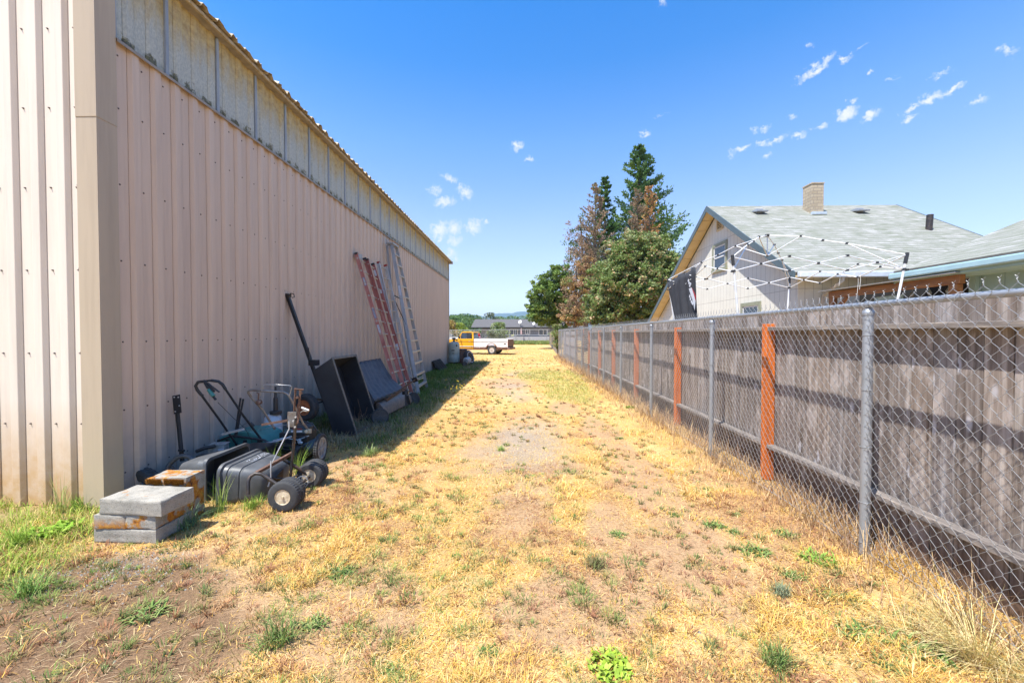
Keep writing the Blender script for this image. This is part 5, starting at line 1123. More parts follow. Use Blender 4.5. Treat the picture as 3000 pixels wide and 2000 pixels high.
s = MB(); s.add([A_, D_, D_+Vector((-.05, .02, -.15)), A_+Vector((.05, 0, -.75))], [(0, 1, 2, 3)]); so = build('hopper_side', s, M['fabric'], sw_).modifiers.new('t', 'SOLIDIFY'); so.thickness = .006
s = MB(); s.tube([D_+Vector((.0, 0, -.02)), D_.lerp(C_, .5)+Vector((.01, 0, -.03))], .012, 8); s.tube([A_, B_], .008, 6); build('hopper_rod', s, M['black_metal'], sw_)
s = MB(); yA, yB = 7.25, 8.75; x0 = -2.72
dp = [(-.2, .1), (-.2, .22), (-.12, .32), (0, .36), (.12, .32), (.2, .22), (.23, .10)]
s.prism([Vector((x0+u, yA, z)) for u, z in dp], (0.08, yB-yA, 0)); build('drum_cover', s, M['drum'], sw_, smooth=50)
s = MB(); s.box((-2.82, yA-.02, .27), (.36, .08, .13)); s.box((-2.78, yA-.065, .27), (.06, .01, .03)); build('side_plate', s, M['black_plastic'], sw_, bevel=.02)
cw = G(1116, 1246); s = MB(); wheel(sw_, (cw.x-.02, cw.y+.02, .145), (.35, -1, 0), .15, .05, .128, M['grey_plastic'], style='spoke', spokes=8, name='wheel', seg=60)
wheel(sw_, (-2.42, 8.85, .145), (.0, 1, 0), .15, .05, .128, M['grey_plastic'], style='spoke', spokes=8, name='wheel', seg=60)
s = MB(); a = DY(1130, 1172, 7.3); b_ = DY(1215, 1112, 8.0); s.bar(a, b_, .025, .025); s.bar(a+Vector((.02, -.02, -.02)), DY(1190, 1136, 7.9), .02, .02); tb_ = build('tow_bar', s, M['dark_steel'], sw_, bevel=.003)
s = MB(); s.box(b_, (.105, .012, .10), rot=(R(20), R(-20), 0)); build('hitch_plate', s, M['black_metal'], tb_)
s = MB(); s.tube([b_, DY(1238, 1101, 8.2)], .005, 6); s.tube([b_+Vector((0, 0, -.02)), DY(1241, 1106, 8.2)], .005, 6); build('hitch_pin', s, M['chrome'], tb_)
s = MB(); s.bar(DY(1189, 1140, 7.95), DY(1191, 1188, 7.9), .05, .03); s.box(DY(1188, 1150, 8.0), (.12, .06, .07)); s.bar(DY(1194, 1158, 7.9), DY(1200, 1184, 7.9), .02, .05); build('height_lever', s, M['black_metal'], sw_)

# ---- ladders
def ladder(name, label, tL, tR, bL, bR, nr, railmat, rungmat, w=.078, t=.028, capmat=None, grp=None, cat='ladder', over=0):
    th = thing(name, label, cat, ((bL+bR)/2).to_tuple()[:2]+(0,), 0, grp)
    rails = []
    for a, b_, sg in ((bL, tL, 1), (bR, tR, -1)):
        side = (bR-bL).normalized()*sg; d = (b_-a).normalized(); nrm = d.cross(side).normalized()
        s = MB(); s.bar(a, b_, .008, w, up=nrm)                # web
        s.bar(a+nrm*(w/2-.004)-side*(-1)*t/2*-1, b_+nrm*(w/2-.004)-side*(-1)*t/2*-1, t, .008, up=nrm); s.bar(a-nrm*(w/2-.004)+side*-t/2, b_-nrm*(w/2-.004)+side*-t/2, t, .008, up=nrm)
        r = build('rail', s, railmat, th); rails.append((a, b_, d, nrm, side, r))
        if capmat:
            s = MB(); s.bar(b_-d*.03, b_+d*.012, t+.022, w+.01, up=nrm); build('cap', s, capmat, r, bevel=.003)
        s = MB(); s.bar(a-d*.01, a+d*.05, t+.02, w+.006, up=nrm); build('foot', s, M['black_plastic'], r)
    for i in range(nr):
        t_ = (i+.6)/nr; p = bL.lerp(tL, t_); q = bR.lerp(tR, t_); e = (q-p).normalized(); s = MB(); s.tube([p-e*.012, q+e*.012], .0155, 8); build('rung', s, rungmat, th, smooth=50)
        s = MB()
    return th, rails
l1L, l1R, l1bL, l1bR = DX(1043, 742, -3.77), DX(1068, 757, -3.77), G(1181, 1193), G(1196, 1180)
th1, r1 = ladder('extension_ladder', 'longest faded red fibreglass ladder, leftmost against the wall, with oval blue badge', l1L, l1R, l1bL, l1bR, 12, M['fibre_red'], M['rung'], capmat=M['black_plastic'], grp='ladders leaning on the wall')
def on_rail(rl, t, off=.0): a, b_, d, nrm, side, r = rl; return a.lerp(b_, t)-side*(.006+off), d, nrm, side, r
for t, L_, mt, nm in ((.81, .20, 'label_blue', 'badge'), (.60, .24, 'label_blue', 'label'), (.50, .19, 'label_white', 'label')):
    p, d, nrm, side, r = on_rail(r1[0], t); s = MB(); s.bar(p-d*L_/2, p+d*L_/2, .003, .05, up=nrm); pl = build(nm, s, M[mt], r)
    if nm == 'badge':
        p2_, *_ = on_rail(r1[0], t, .002); s = MB(); s.bar(p2_-d*.08, p2_+d*.08, .002, .026, up=nrm); build('badge_centre', s, M['label_white'], pl)
# rung collars on near rail
for i in range(12):
    t_ = (i+.6)/12; p, d, nrm, side, r = on_rail(r1[0], t_); s = MB(); s.lathe(p, -side, [(0, .022), (.004, .022), (.004, .012)], 12); build('rung_collar', s, M['chrome'], r)
s = MB(); s.bar(l1L+Vector((0, .03, -.05)), l1L+Vector((.0, .3, -.02)), .05, .1); build('end_cover', s, M['alu'], th1)
l2L, l2R = DX(1075, 760, -3.70), DX(1092, 773, -3.75)
th2, r2 = ladder('extension_ladder', 'darker red fibreglass ladder standing between the faded red one and the silver one', l2L, l2R, Vector((-2.63, 9.22, 0)), Vector((-2.63, 9.66, 0)), 12, M['fibre_red2'], M['rung'], capmat=M['dark_steel'], grp='ladders leaning on the wall')
for t, L_ in ((.93, .16), (.79, .1), (.38, .16)):
    p, d, nrm, side, r = on_rail(r2[1], t, -.012); s = MB(); s.bar(p-d*L_/2+side*.02, p+d*L_/2+side*.02, .003, .05, up=nrm); build('label', s, M['label_white'], r)
th3, r3 = ladder('straight_ladder', 'silver aluminium ladder with red plastic end caps beside the red ladders', DX(1108, 768, -3.70), DX(1129, 777, -3.72), Vector((-2.83, 9.93, 0)), Vector((-2.79, 10.38, 0)), 12, M['alu_bright'], M['rung'], capmat=M['red_cap'], grp='ladders leaning on the wall')
# tall step ladder, folded
sl = thing('step_ladder', 'tall folded aluminium step ladder, tallest and furthest right of the ladders', 'ladder', (-2.75, 11, 0), 0, 'ladders leaning on the wall')
sTL, sTR, sBL, sBR = DX(1147, 716, -3.62), DX(1162, 726, -3.64), G(1227, 1158), G(1251, 1139)
for a, b_ in ((sBL, sTL), (sBR, sTR)):
    s = MB(); d = (b_-a).normalized(); side = (sBR-sBL).normalized(); nrm = d.cross(side).normalized(); s.bar(a, b_, .012, .085, up=nrm); s.bar(a+nrm*.04+side*.01, b_+nrm*.04+side*.01, .03, .006, up=nrm); build('rail', s, M['alu'], sl)
nst = 13
for i in range(nst):
    t_ = (i+.75)/(nst+.6); p = sBL.lerp(sTL, t_); q = sBR.lerp(sTR, t_); s = MB(); s.bar(p, q, .085, .012); s.bar(p+Vector((.045, 0, -.02)), q+Vector((.045, 0, -.02)), .006, .035); build('step', s, M['rung'], sl)
s = MB(); s.bar(sTL+Vector((-.04, -.05, .03)), sTR+Vector((-.04, .05, .03)), .2, .05); build('top_cap', s, M['alu'], sl, bevel=.006)
rTL, rTR = sTL+Vector((-.13, -.0, -.03)), sTR+Vector((-.12, 0, -.03)); rBL = sBL+Vector((-.42, -.02, .0)); rBR = sBR+Vector((-.36, 0, 0))
for a, b_ in ((rBL, rTL), (rBR, rTR)):
    s = MB(); s.bar(a, b_, .012, .06, up=(1, 0, .3)); build('rear_leg', s, M['alu'], sl)
for t_ in (.15, .35, .5, .65):
    s = MB(); s.bar(rBL.lerp(rTL, t_), rBR.lerp(rTR, t_), .03, .04); build('rear_brace', s, M['alu'], sl)
s = MB(); p = sBL.lerp(sTL, .62); q = rBL.lerp(rTL, .66); s.bar(q, sBL.lerp(sTL, .45), .01, .02); s.bar(q, p, .01, .02); build('spreader', s, M['dark_steel'], sl)
s = MB(); p = sBL.lerp(sTL, .68); dd = (sTL-sBL).normalized(); s.bar(p-dd*.14+Vector((.0, -.01, 0)), p+dd*.14+Vector((0, -.01, 0)), .003, .05, up=dd.cross((sBR-sBL).normalized())); build('label', s, M['label_white'], sl)

# ---- grilles by the wall
for i, (yy_, lb) in enumerate(((16.9, 'dark ribbed grille panel leaning at the wall, nearer of the pair'), (17.75, 'dark ribbed grille panel leaning at the wall, further one beside the tank'))):
    g_ = thing('ribbed_panel', lb, 'panel', (-3.6, yy_, 0), 0, 'dark ribbed panels leaning at the wall')
    s = MB(); s.prism([(-3.80, yy_, .43), (-3.45, yy_, .0), (-3.47, yy_, -.01), (-3.82, yy_, .42)], (0, .72, 0)); build('backing', s, M['black_metal'], g_)
    for k in range(6):
        s = MB(); s.bar((-3.79, yy_+.06+k*.12, .44), (-3.44, yy_+.06+k*.12, .01), .035, .03, up=(1, 0, .8)); build('rib', s, M['dark_steel'], g_)
# ---- tank, barrel, tyre, roll
tn = thing('water_tank', 'grey-green cylindrical water tank standing at the far corner of the building', 'tank', (-3.48, 20.6, 0))
tc_x = DY(1330, 1030, 20.6).x
s = MB(); zt_ = DY(1330, 1000, 20.6).z; s.lathe((tc_x, 20.6, 0), (0, 0, 1), [(.14, .27), (.16, .285), (.5, .287), (.51, .283), (.52, .287), (zt_-.16, .287), (zt_-.07, .25), (zt_-.02, .16), (zt_, .05)], 32); tk = build('body', s, simple('chalky_green_tank', (.40, .45, .40), (.28, .33, .3), 7, .6, 0, .1, stretch=(1, 1, .5), c3=(.5, .52, .46), th=.6), tn, smooth=40)
s = MB(); s.lathe((tc_x, 20.6, 0), (0, 0, 1), [(-.01, .2), (.14, .22)], 16); build('stand', s, M['dark_steel'], tn); s = MB(); s.lathe((tc_x, 20.6, zt_-.02), (0, 0, 1), [(0, .06), (.09, .06)], 12); s.box((tc_x, 20.6, zt_+.14), (.16, .14, .12)); s.box((tc_x+.15, 20.6, zt_+.08), (.1, .08, .05)); build('valve', s, M['dark_steel'], tn)
s = MB(); p = DY(1338, 1012, 20.3); s.box((p.x, 20.6-.28, p.z), (.07, .004, .09), rot=(0, 0, R(15))); s.box((tc_x, 20.31, zt_-.45), (.16, .004, .05)); s.box((tc_x, 20.31, zt_-.6), (.12, .004, .03)); build('label', s, M['dark_steel'], tk)
br_ = thing('barrel', 'brown rusty barrel between the green tank and the leaning tyre', 'barrel', (DY(1353, 1040, 20.9).x, 20.9, 0))
s = MB(); s.lathe((DY(1354, 1040, 20.9).x, 20.9, 0), (0, 0, 1), [(0, .2), (.02, .22), (.28, .235), (.3, .245), (.32, .235), (.7, .25), (.76, .265), (.78, .25), (.76, .235), (.3, .2)], 24); build('body', s, simple('brown_barrel', (.26, .14, .09), (.16, .08, .06), 8, .6), br_, smooth=35)
s = MB(); s.lathe((DY(1354, 1040, 20.9).x, 20.9, .74), (0, 0, 1), [(0, .268), (.05, .27), (.06, .26)], 24); build('lid_ring', s, M['dark_steel'], br_)
ty = thing('leaning_tyre', 'large black tyre leaning beside the brown barrel', 'tyre', (-2.8, 20.8, 0))
c = DY(1374, 1042, 20.7); wheel(ty, (c.x, 20.7, .36), (.88, -.38, .3), .38, .2, .25, M['dark_steel'], style='disc', name='tyre', seg=60)
s = MB(); ax_ = Vector((.88, -.38, .3)).normalized(); s.lathe(Vector((c.x, 20.7, .36))+ax_*.105, ax_, [(0, .262), (.004, .262), (.004, .285), (0, .285)], 40, closed=True); build('white_wall_ring', s, M['label_white'], ty)
o = thing('wrapped_roll', 'crumpled grey-white wrapped roll lying in front of the tyre', 'roll', (-2.9, 20, 0))
s = MB(); a = DY(1364, 1058, 19.6); b_ = DY(1374, 1054, 20.2); s.tube([a+(b_-a)*t+Vector((0, 0, .02*math.sin(9*t))) for t in np.linspace(0, 1, 8)], [.13, .16, .17, .165, .17, .16, .15, .1], 14); build('wrap', s, simple('crumpled_sheet', (.42, .44, .46), (.25, .27, .3), 18, .6, 0, .6), o, smooth=60)
s = MB(); p = DY(1362, 1068, 19.4); s.lathe((p.x, 19.3, .13), (.2, -1, .1), [(-.1, .1), (.05, .13), (.08, .1), (.08, .0)], 14); build('end_pot', s, M['dark_steel'], o, smooth=40)
# ================================================================== TREES
M['leaf'] = attr_mat('tree_leaves', .55, .36, spec=.4)
M['bark'] = simple('grey_brown_bark', (.16, .12, .09), (.08, .06, .05), 12, .9, 0, .5, stretch=(1, 1, .3))
def leaf_obj(name, P, S, C, parent, asp=.55, up=.3, rng=rng, mat='leaf'):
    n = len(P); nr = rng.randn(n, 3); nr[:, 2] = np.abs(nr[:, 2])+up; nr /= np.linalg.norm(nr, axis=1)[:, None]
    t = rng.randn(n, 3); t -= nr*(t*nr).sum(1)[:, None]; t /= np.linalg.norm(t, axis=1)[:, None]; b = np.cross(nr, t)
    S = S[:, None]; V = np.stack([P-t*S, P-b*S*asp+nr*S*.12, P+t*S, P+b*S*asp+nr*S*.12], 1).reshape(-1, 3)
    F = np.arange(n*4).reshape(n, 4); me = bpy.data.meshes.new(name); Mi = BASE[parent.name].inverted(); off = np.array(Mi.translation)
    mesh_np(me, V+off, F, np.repeat(C, 4, 0)); me.materials.append(M[mat]); o = bpy.data.objects.new(name, me); link(o); o.parent = parent; return o
def strip_obj(name, P, D, L, W, C, parent, mat='leaf'):
    n = len(P); D = D/np.linalg.norm(D, axis=1)[:, None]; r = rng.randn(n, 3); s_ = np.cross(D, r); s_ /= np.linalg.norm(s_, axis=1)[:, None]
    V = np.stack([P-s_*W[:, None]*.5, P+D*L[:, None]*.5-s_*W[:, None], P+D*L[:, None], P+D*L[:, None]*.5+s_*W[:, None]], 1).reshape(-1, 3)
    F = np.arange(n*4).reshape(n, 4); me = bpy.data.meshes.new(name); off = np.array(BASE[parent.name].inverted().translation)
    mesh_np(me, V+off, F, np.repeat(C, 4, 0)); me.materials.append(M[mat]); o = bpy.data.objects.new(name, me); link(o); o.parent = parent; return o
def limbs(mb, base, top, r0, n, spread, rd, z0=.25, sub=3, curve=.1):
    base = Vector(base); top = Vector(top); pts = [base.lerp(top, t)+Vector((math.sin(t*5)*curve, math.cos(t*4)*curve, 0))*(t) for t in np.linspace(0, 1, 8)]
    mb.tube(pts, [r0*(1-.9*t) for t in np.linspace(0, 1, 8)], 8)
    for i in range(n):
        t = z0+(1-z0)*(i+.5)/n*.95; p = base.lerp(top, t); a = i*2.4+rd.random(); L = spread*(1-t*.5)*rd.uniform(.7, 1.1); e = Vector((math.cos(a), math.sin(a), rd.uniform(.3, .9))).normalized()
        q = p+e*L; mb.tube([p, p.lerp(q, .5)+Vector((0, 0, .05*L)), q], [r0*.35*(1-t*.6), r0*.2*(1-t*.6), r0*.05], 5)
        for k in range(sub):
            u = rd.uniform(.4, .95); b0 = p.lerp(q, u); e2 = (e+Vector((rd.uniform(-1, 1), rd.uniform(-1, 1), rd.uniform(-.3, .8)))).normalized(); mb.tube([b0, b0+e2*L*.4], [r0*.1, r0*.02], 4)
def broadleaf(name, label, base, crown, cols, seed, nclump=90, per=220, leaf=.075, cr=.45, grp=None, inner=.55, tan=None):
    rs = np.random.RandomState(seed); rd = random.Random(seed)
    t = thing(name, label, 'tree', (base[0], base[1], 0), 0, grp)
    s = MB(); zmx = max(c[2]+c[5] for c in crown); zmn = min(c[2]-c[5] for c in crown); cx = np.mean([c[0] for c in crown]); cy = np.mean([c[1] for c in crown])
    limbs(s, base, (cx, cy, zmx-.5), .16*zmx/7, 14, min(2.6, crown[0][3]*.75), rd, z0=.2); build('trunk', s, M['bark'], t, smooth=60)
    P = []; C = []; S = []
    vol = np.array([c[3]*c[4]*c[5] for c in crown]); pr = vol/vol.sum(); cols = np.array(cols)
    for i in range(nclump):
        c = crown[rs.choice(len(crown), p=pr)]; d = rs.randn(3); d /= np.linalg.norm(d); r = (inner+(1-inner)*rs.rand()**.6); r *= (.86+.28*mnoise.noise(Vector(d*2.1)+Vector((seed, 0, 0))))
        ctr = np.array(c[:3])+d*np.array(c[3:6])*r
        n = int(per*rs.uniform(.5, 1.3)); rr = cr*rs.uniform(.6, 1.35); q = rs.randn(n, 3); q /= np.linalg.norm(q, axis=1)[:, None]; q *= (rs.rand(n, 1)**.45)*rr; q[:, 2] *= .75
        # drooping twig tails
        P.append(ctr+q); base_c = cols[rs.randint(len(cols))]; cc_ = np.clip(base_c*(1+(rs.rand(n, 1)-.5)*.5)*(1+(rs.rand(n, 3)-.5)*.12), 0, 1)
        if tan: tm_ = rs.rand(n) < tan[0]*rs.uniform(0, 2.2)**2*.5; cc_[tm_] = np.array(tan[1])*(1+(rs.rand(tm_.sum(), 1)-.5)*.5)
        C.append(cc_); S.append(leaf*(.6+.8*rs.rand(n)))
    P = np.concatenate(P); C = np.concatenate(C); S = np.concatenate(S); leaf_obj('crown', P, S, C, t, rng=rs); return t
# trees (positions read on the photo, set at their own depth)
p = DY(1858, 800, 26)
broadleaf('leafy_tree', 'large rounded green tree with scattered tan leaves, left of the gabled house', (p.x, 26, 0),
          [(p.x, 26, 4.6, 3.3, 2.8, 2.9), (p.x+.2, 26, 6.6, 2.4, 2.2, 1.7), (p.x-1.5, 26, 3.4, 1.9, 1.9, 2.1), (p.x+2.2, 26, 5.6, 1.2, 1.4, 1.6)],
          [(.2, .27, .08), (.24, .31, .1), (.16, .23, .06), (.28, .33, .13), (.22, .3, .1), (.2, .27, .08), (.3, .34, .15), (.17, .24, .07)], 21, 1500, 62, .085, .27, 'trees beyond the wire fence', .5, tan=(.16, (.58, .4, .22)))
p = DY(1612, 860, 42)
broadleaf('green_tree', 'dark green tree, lowest and furthest left of the tree group beyond the fence', (p.x+.8, 42, 0),
          [(p.x+.0, 42, 5.2, 2.7, 2.4, 3.0), (p.x+.9, 42, 7.3, 1.6, 1.6, 1.9), (p.x-.6, 42, 3.9, 2.2, 2.0, 1.7), (p.x+2.0, 42, 4.0, 1.9, 1.8, 2.2)],
          [(.12, .2, .04), (.16, .25, .05), (.2, .3, .06), (.09, .15, .04), (.24, .33, .09)], 33, 620, 80, .105, .36, 'trees beyond the wire fence', .5)
p = DY(1672, 905, 36)
broadleaf('browned_tree', 'small tree with browned orange leaves between the dark green tree and the large one', (p.x+.3, 36, 0),
          [(p.x+.2, 36, 3.4, 1.4, 1.3, 1.5), (p.x+.9, 36, 5.6, 1.1, 1.2, 1.5), (p.x-.1, 36, 5.9, .8, 1, .8), (p.x+1.3, 36, 7.6, 1.0, 1, 1.2)],
          [(.42, .27, .15), (.48, .3, .14), (.36, .22, .13), (.5, .34, .14), (.3, .26, .1), (.2, .27, .08), (.42, .3, .18)], 35, 260, 55, .075, .33, 'trees beyond the wire fence', .2)
# sapling at the wire fence
p = DY(1632, 1000, 28.6)
t = thing('fence_shrub', 'leafy sapling growing against the wire fence in front of the far gate', 'shrub', (2.55, 28.6, 0))
s = MB(); rd = random.Random(5)
for i in range(7): a = Vector((2.62+rd.uniform(-.12, .1), 28.6+rd.uniform(-.2, .2), 0)); s.tube([a, a+Vector((rd.uniform(-.25, .1), 0, .8)), a+Vector((rd.uniform(-.55, .15), rd.uniform(-.3, .3), rd.uniform(1.4, 2.2)))], [.02, .014, .004], 5)
build('stem', s, M['bark'], t); n = 5200; rs = np.random.RandomState(4); zz = .45+1.8*rs.rand(n)**.9; wd = (.10+.34*np.sin(np.clip((zz-.3)/2.0, 0, 1)*2.9))*(.8+.3*np.sin(zz*9))
P = np.stack([2.5+.12*(1-zz/2)+rs.randn(n)*wd*.5, 28.6+rs.randn(n)*wd*.6, zz], 1); C = np.array([(.17, .26, .07), (.24, .32, .1), (.12, .19, .06), (.4, .32, .16)])[rs.randint(0, 4, n)]*(1+(rs.rand(n, 1)-.5)*.5)
leaf_obj('foliage', P, .045*(.6+.8*rs.rand(n)), C, t, rng=rs)
def conifer(name, label, base, H, Rb, cols, seed, z0=.15, dead=False, levels=34, grp='trees beyond the wire fence', dens=1.0, tipup=.25):
    rs = np.random.RandomState(seed); rd = random.Random(seed); base = Vector(base)
    t = thing(name, label, 'tree', (base.x, base.y, 0), 0, grp); s = MB(); top = base+Vector((0, 0, H)); s.tube([base, base.lerp(top, .5), top], [H*.014, H*.009, .01], 8)
    P = []; D = []; L = []; W = []; C = []; cols = np.array(cols)
    for i in range(levels):
        f = z0+(1-z0)*(i+.5)/levels; z = H*f; rr = Rb*((1-f)/(1-z0))**.8*rd.uniform(.75, 1.12)+.12; nb = rd.randint(5, 7) if not dead else rd.randint(4, 6)
        for k in range(nb):
            a = rd.random()*6.283; L_ = rr*rd.uniform(.65, 1.15); p0 = base+Vector((0, 0, z)); d0 = Vector((math.cos(a), math.sin(a), rd.uniform(-.15, .1) if not dead else rd.uniform(0, .5)))
            pts = [p0+d0*L_*u+Vector((0, 0, (-.22*u+tipup*2*u*u)*L_)) for u in (0, .35, .7, 1)]
            s.tube(pts, [.03*(1-f)+.012, .02, .012, .004], 4, cap=False)
            m = int((34 if not dead else 20)*dens*max(.4, L_/Rb*1.5)); u = rs.rand(m)**.6; base_c = cols[rs.randint(len(cols))]
            pp = np.array([pts[0].lerp(pts[-1], float(x)) for x in u]); pp[:, 2] += ((-.22*u+tipup*2*u*u)-(-.22+tipup*2)*u)*L_; pp += rs.randn(m, 3)*np.array([.10, .10, .07])*max(.35, L_/2.2)*(1.15-.6*u)[:, None]*(1.6 if not dead else 2.0)
            dd = np.array(d0)[None]*.8+rs.randn(m, 3)*.55; dd[:, 2] += .45
            P.append(pp); D.append(dd); L.append((.16+.2*rs.rand(m))*H/22*(1.0 if not dead else .7)+.05); W.append((.05+.04*rs.rand(m))*(H/20)); C.append(base_c*(1+(rs.rand(m, 1)-.5)*.5))
    build('trunk', s, M['bark'], t, smooth=60)
    P = np.concatenate(P); D = np.concatenate(D); L = np.concatenate(L); W = np.concatenate(W); C = np.clip(np.concatenate(C), 0, 1); strip_obj('crown', P, D, L, W, C, t)
p = DY(1872, 428, 46); conifer('tall_conifer', 'tallest dark green conifer at the middle of the tree group', (p.x, 46, 0), p.z, 6.6, [(.07, .15, .04), (.09, .19, .045), (.13, .22, .045), (.055, .12, .04), (.08, .16, .06)], 41, z0=.22, levels=36, dens=5.2, tipup=.3)
p = DY(1772, 518, 44); conifer('slender_conifer', 'slender dark green conifer tip left of the tallest conifer', (p.x, 44, 0), p.z, 3.0, [(.07, .15, .04), (.09, .19, .045), (.055, .12, .04)], 42, z0=.25, levels=28, dens=3.6)
p = DY(1744, 540, 37); conifer('dead_conifer', 'dying grey-brown conifer with bare twigs left of the slender green one', (p.x, 37, 0), p.z, 3.6, [(.32, .22, .15), (.28, .21, .16), (.22, .22, .12), (.36, .25, .16), (.25, .22, .15)], 43, z0=.14, dead=True, levels=38, dens=3.6)
p = DY(1868, 555, 33); conifer('dead_conifer', 'grey-brown dying conifer in front of the tallest green conifer', (p.x, 33, 0), p.z, 2.0, [(.28, .2, .13), (.24, .2, .12), (.3, .22, .15)], 44, z0=.35, dead=True, levels=26, dens=2.2)
p = DY(1902, 547, 33.5); conifer('dead_conifer', 'orange-brown dying conifer nearest the gabled house', (p.x, 33.5, 0), p.z, 1.9, [(.42, .24, .1), (.36, .2, .09), (.48, .28, .1)], 45, z0=.35, dead=True, levels=26, dens=2.2)
p = DY(1692, 640, 38.5)
broadleaf('thin_tree', 'thin half-bare tree with small green sprigs left of the dying conifers', (p.x+.9, 38.5, 0), [(p.x+.3, 38.5, 11.0, 1.6, 1.2, 2.2), (p.x-.2, 38.5, 8.4, 1.8, 1.2, 1.9), (p.x+1.0, 38.5, 8.0, 1.9, 1.4, 2.4)], [(.12, .19, .06), (.3, .2, .14), (.27, .18, .14), (.1, .17, .05), (.33, .22, .16)], 46, 95, 60, .08, .5, 'trees beyond the wire fence', .2)

# ================================================================== PICKUP TRUCK
M['truck_white'] = simple('rust_spotted_white_paint', (.78, .75, .72), (.7, .66, .62), 3, .35, 0, 0, c3=(.8, .77, .75), th=.5)
m, nt, b = new_mat('chipped_white_paint'); P = xyz(nt); n = noise_node(nt, 5, 6, .7); n2 = noise_node(nt, 2.2, 5, .65)
lowf = mth(nt, 'MULTIPLY', mth(nt, 'SUBTRACT', .62, P[2]), 2.4); e1 = mth(nt, 'GREATER_THAN', mth(nt, 'ADD', n.outputs['Fac'], lowf), .66); c = mixn(nt, e1, ramp(nt, n2.outputs['Fac'], [(.35, (.68, .62, .58)), (.6, (.8, .78, .76))]), ramp(nt, n.outputs['Fac'], [(.4, (.13, .07, .05)), (.7, (.28, .15, .11))])); lk(nt, c, b.inputs['Base Color']); b.inputs['Roughness'].default_value = .4; M['truck_white'] = m
M['truck_yellow'] = simple('golden_yellow_paint', (.70, .36, .01), (.6, .29, .01), 3, .3, 0, 0)
M['truck_rust'] = simple('rusty_brown_paint', (.2, .1, .07), (.1, .06, .045), 8, .6, c3=(.42, .34, .3), th=.62)
tr0 = G(1484, 1043)
tk = thing('pickup_truck', 'old pickup truck with golden yellow cab and rusty white bed parked beyond the building', 'pickup truck', (tr0.x+.02, 30.25, 0), -R(12.5))
def arch(cx, r, z, n=12): return [(cx+r*math.cos(math.pi-math.pi*k/n), z+r*math.sin(math.pi-math.pi*k/n)) for k in range(n+1)]
Wd = 1.9
def side_panel(poly, y0, y1, name, mat, parent=tk, bev=.015):
    s = MB(); s.prism([(x, y0, z) for x, z in poly], (0, y1-y0, 0)); return build(name, s, mat, parent, local=True, bevel=bev)
# bed: two side walls with wheel cut-outs, floor, front wall, tailgate
bedside = [(-2.70, .42)]+[(x, z) for x, z in arch(-1.27, .43, .42)]+[(-.02, .46), (-.0, .62), (0, 1.16), (-.03, 1.2), (-2.68, 1.2), (-2.70, 1.16)]
bed = side_panel(bedside, 0, .07, 'bed', M['truck_white']); side_panel(bedside, Wd-.07, Wd, 'bed_side', M['truck_white'])
s = MB(); s.b2((-2.69, .07, .6), (-.05, Wd-.07, .66)); s.b2((-2.69, .07, .6), (-2.63, Wd-.07, 1.18)); build('bed_floor', s, M['truck_rust'], bed, local=True)
s = MB(); s.b2((-.045, .06, .55), (.005, Wd-.06, 1.17)); tgt = build('tailgate', s, M['truck_rust'], tk, local=True, bevel=.01)
s = MB()
for z in (.66, .78, .9, 1.02): s.b2((.004, .14, z), (.016, Wd-.14, z+.03))
build('tailgate_ribs', s, M['truck_rust'], tgt, local=True)
s = MB(); s.b2((-.02, -.02, .38), (.14, Wd+.02, .54)); s.b2((.0, .5, .54), (.12, 1.4, .57)); build('rear_bumper', s, M['truck_rust'], tk, local=True, bevel=.02)
for y in (.0, Wd-.09):
    s = MB(); s.b2((-.01, y+.005, .7), (.012, y+.085, 1.0)); build('tail_light', s, M['red_cap'], tk, local=True)
# trim strips
s = MB(); s.b2((-2.69, -.008, .96), (-.04, .002, .985)); s.b2((-2.69, -.008, .545), (-1.74, .002, .575)); s.b2((-.82, -.008, .545), (-.04, .002, .575)); build('trim_strip', s, M['black_metal'], bed, local=True)
s = MB(); s.b2((-.30, -.01, .79), (-.14, .001, .87)); build('side_marker', s, M['dark_steel'], bed, local=True)
s = MB(); a = [(x, -.012, z) for x, z in arch(-1.27, .47, .42)]; b_ = [(x, -.012, z) for x, z in arch(-1.27, .425, .42)][::-1]; s.prism(a+b_, (0, .03, 0)); build('arch_lip', s, M['truck_rust'], bed, local=True)
# cab
cab = [(-2.74, .42), (-2.74, 1.2), (-2.80, 1.25), (-2.83, 1.68), (-2.92, 1.75), (-3.62, 1.765), (-3.75, 1.73), (-4.05, 1.24), (-4.12, 1.18), (-4.12, .42)]
s = MB(); s.prism([(x, .03, z) for x, z in cab[:2]+[(-4.12, 1.2)]+[cab[-1]]], (0, Wd-.06, 0)); cb_ = build('cab', s, M['truck_yellow'], tk, local=True, bevel=.03)
s = MB(); s.prism([(-2.82, .14, 1.66), (-2.90, .14, 1.75), (-3.62, .14, 1.765), (-3.76, .14, 1.70), (-3.74, .14, 1.66)], (0, Wd-.28, 0)); build('roof', s, M['truck_yellow'], tk, local=True, bevel=.035)
s = MB()
for y in (.1, Wd-.19):
    dy = .04 if y < 1 else -.04
    s = MB(); s.bar((-2.80, y+.045-dy, 1.19), (-2.85, y+.045+dy, 1.68), .09, .12, up=(1, 0, 0)); build('pillar', s, M['truck_yellow'], cb_, local=True); s = MB(); s.bar((-4.06, y+.045-dy, 1.19), (-3.73, y+.045+dy, 1.69), .06, .055, up=(1, 0, 0)); build('pillar', s, M['truck_yellow'], cb_, local=True); s = MB(); s.bar((-3.84, y+.045-dy*.6, 1.19), (-3.80, y+.045+dy*.2, 1.56), .03, .03, up=(1, 0, 0)); build('pillar', s, M['truck_yellow'], cb_, local=True)
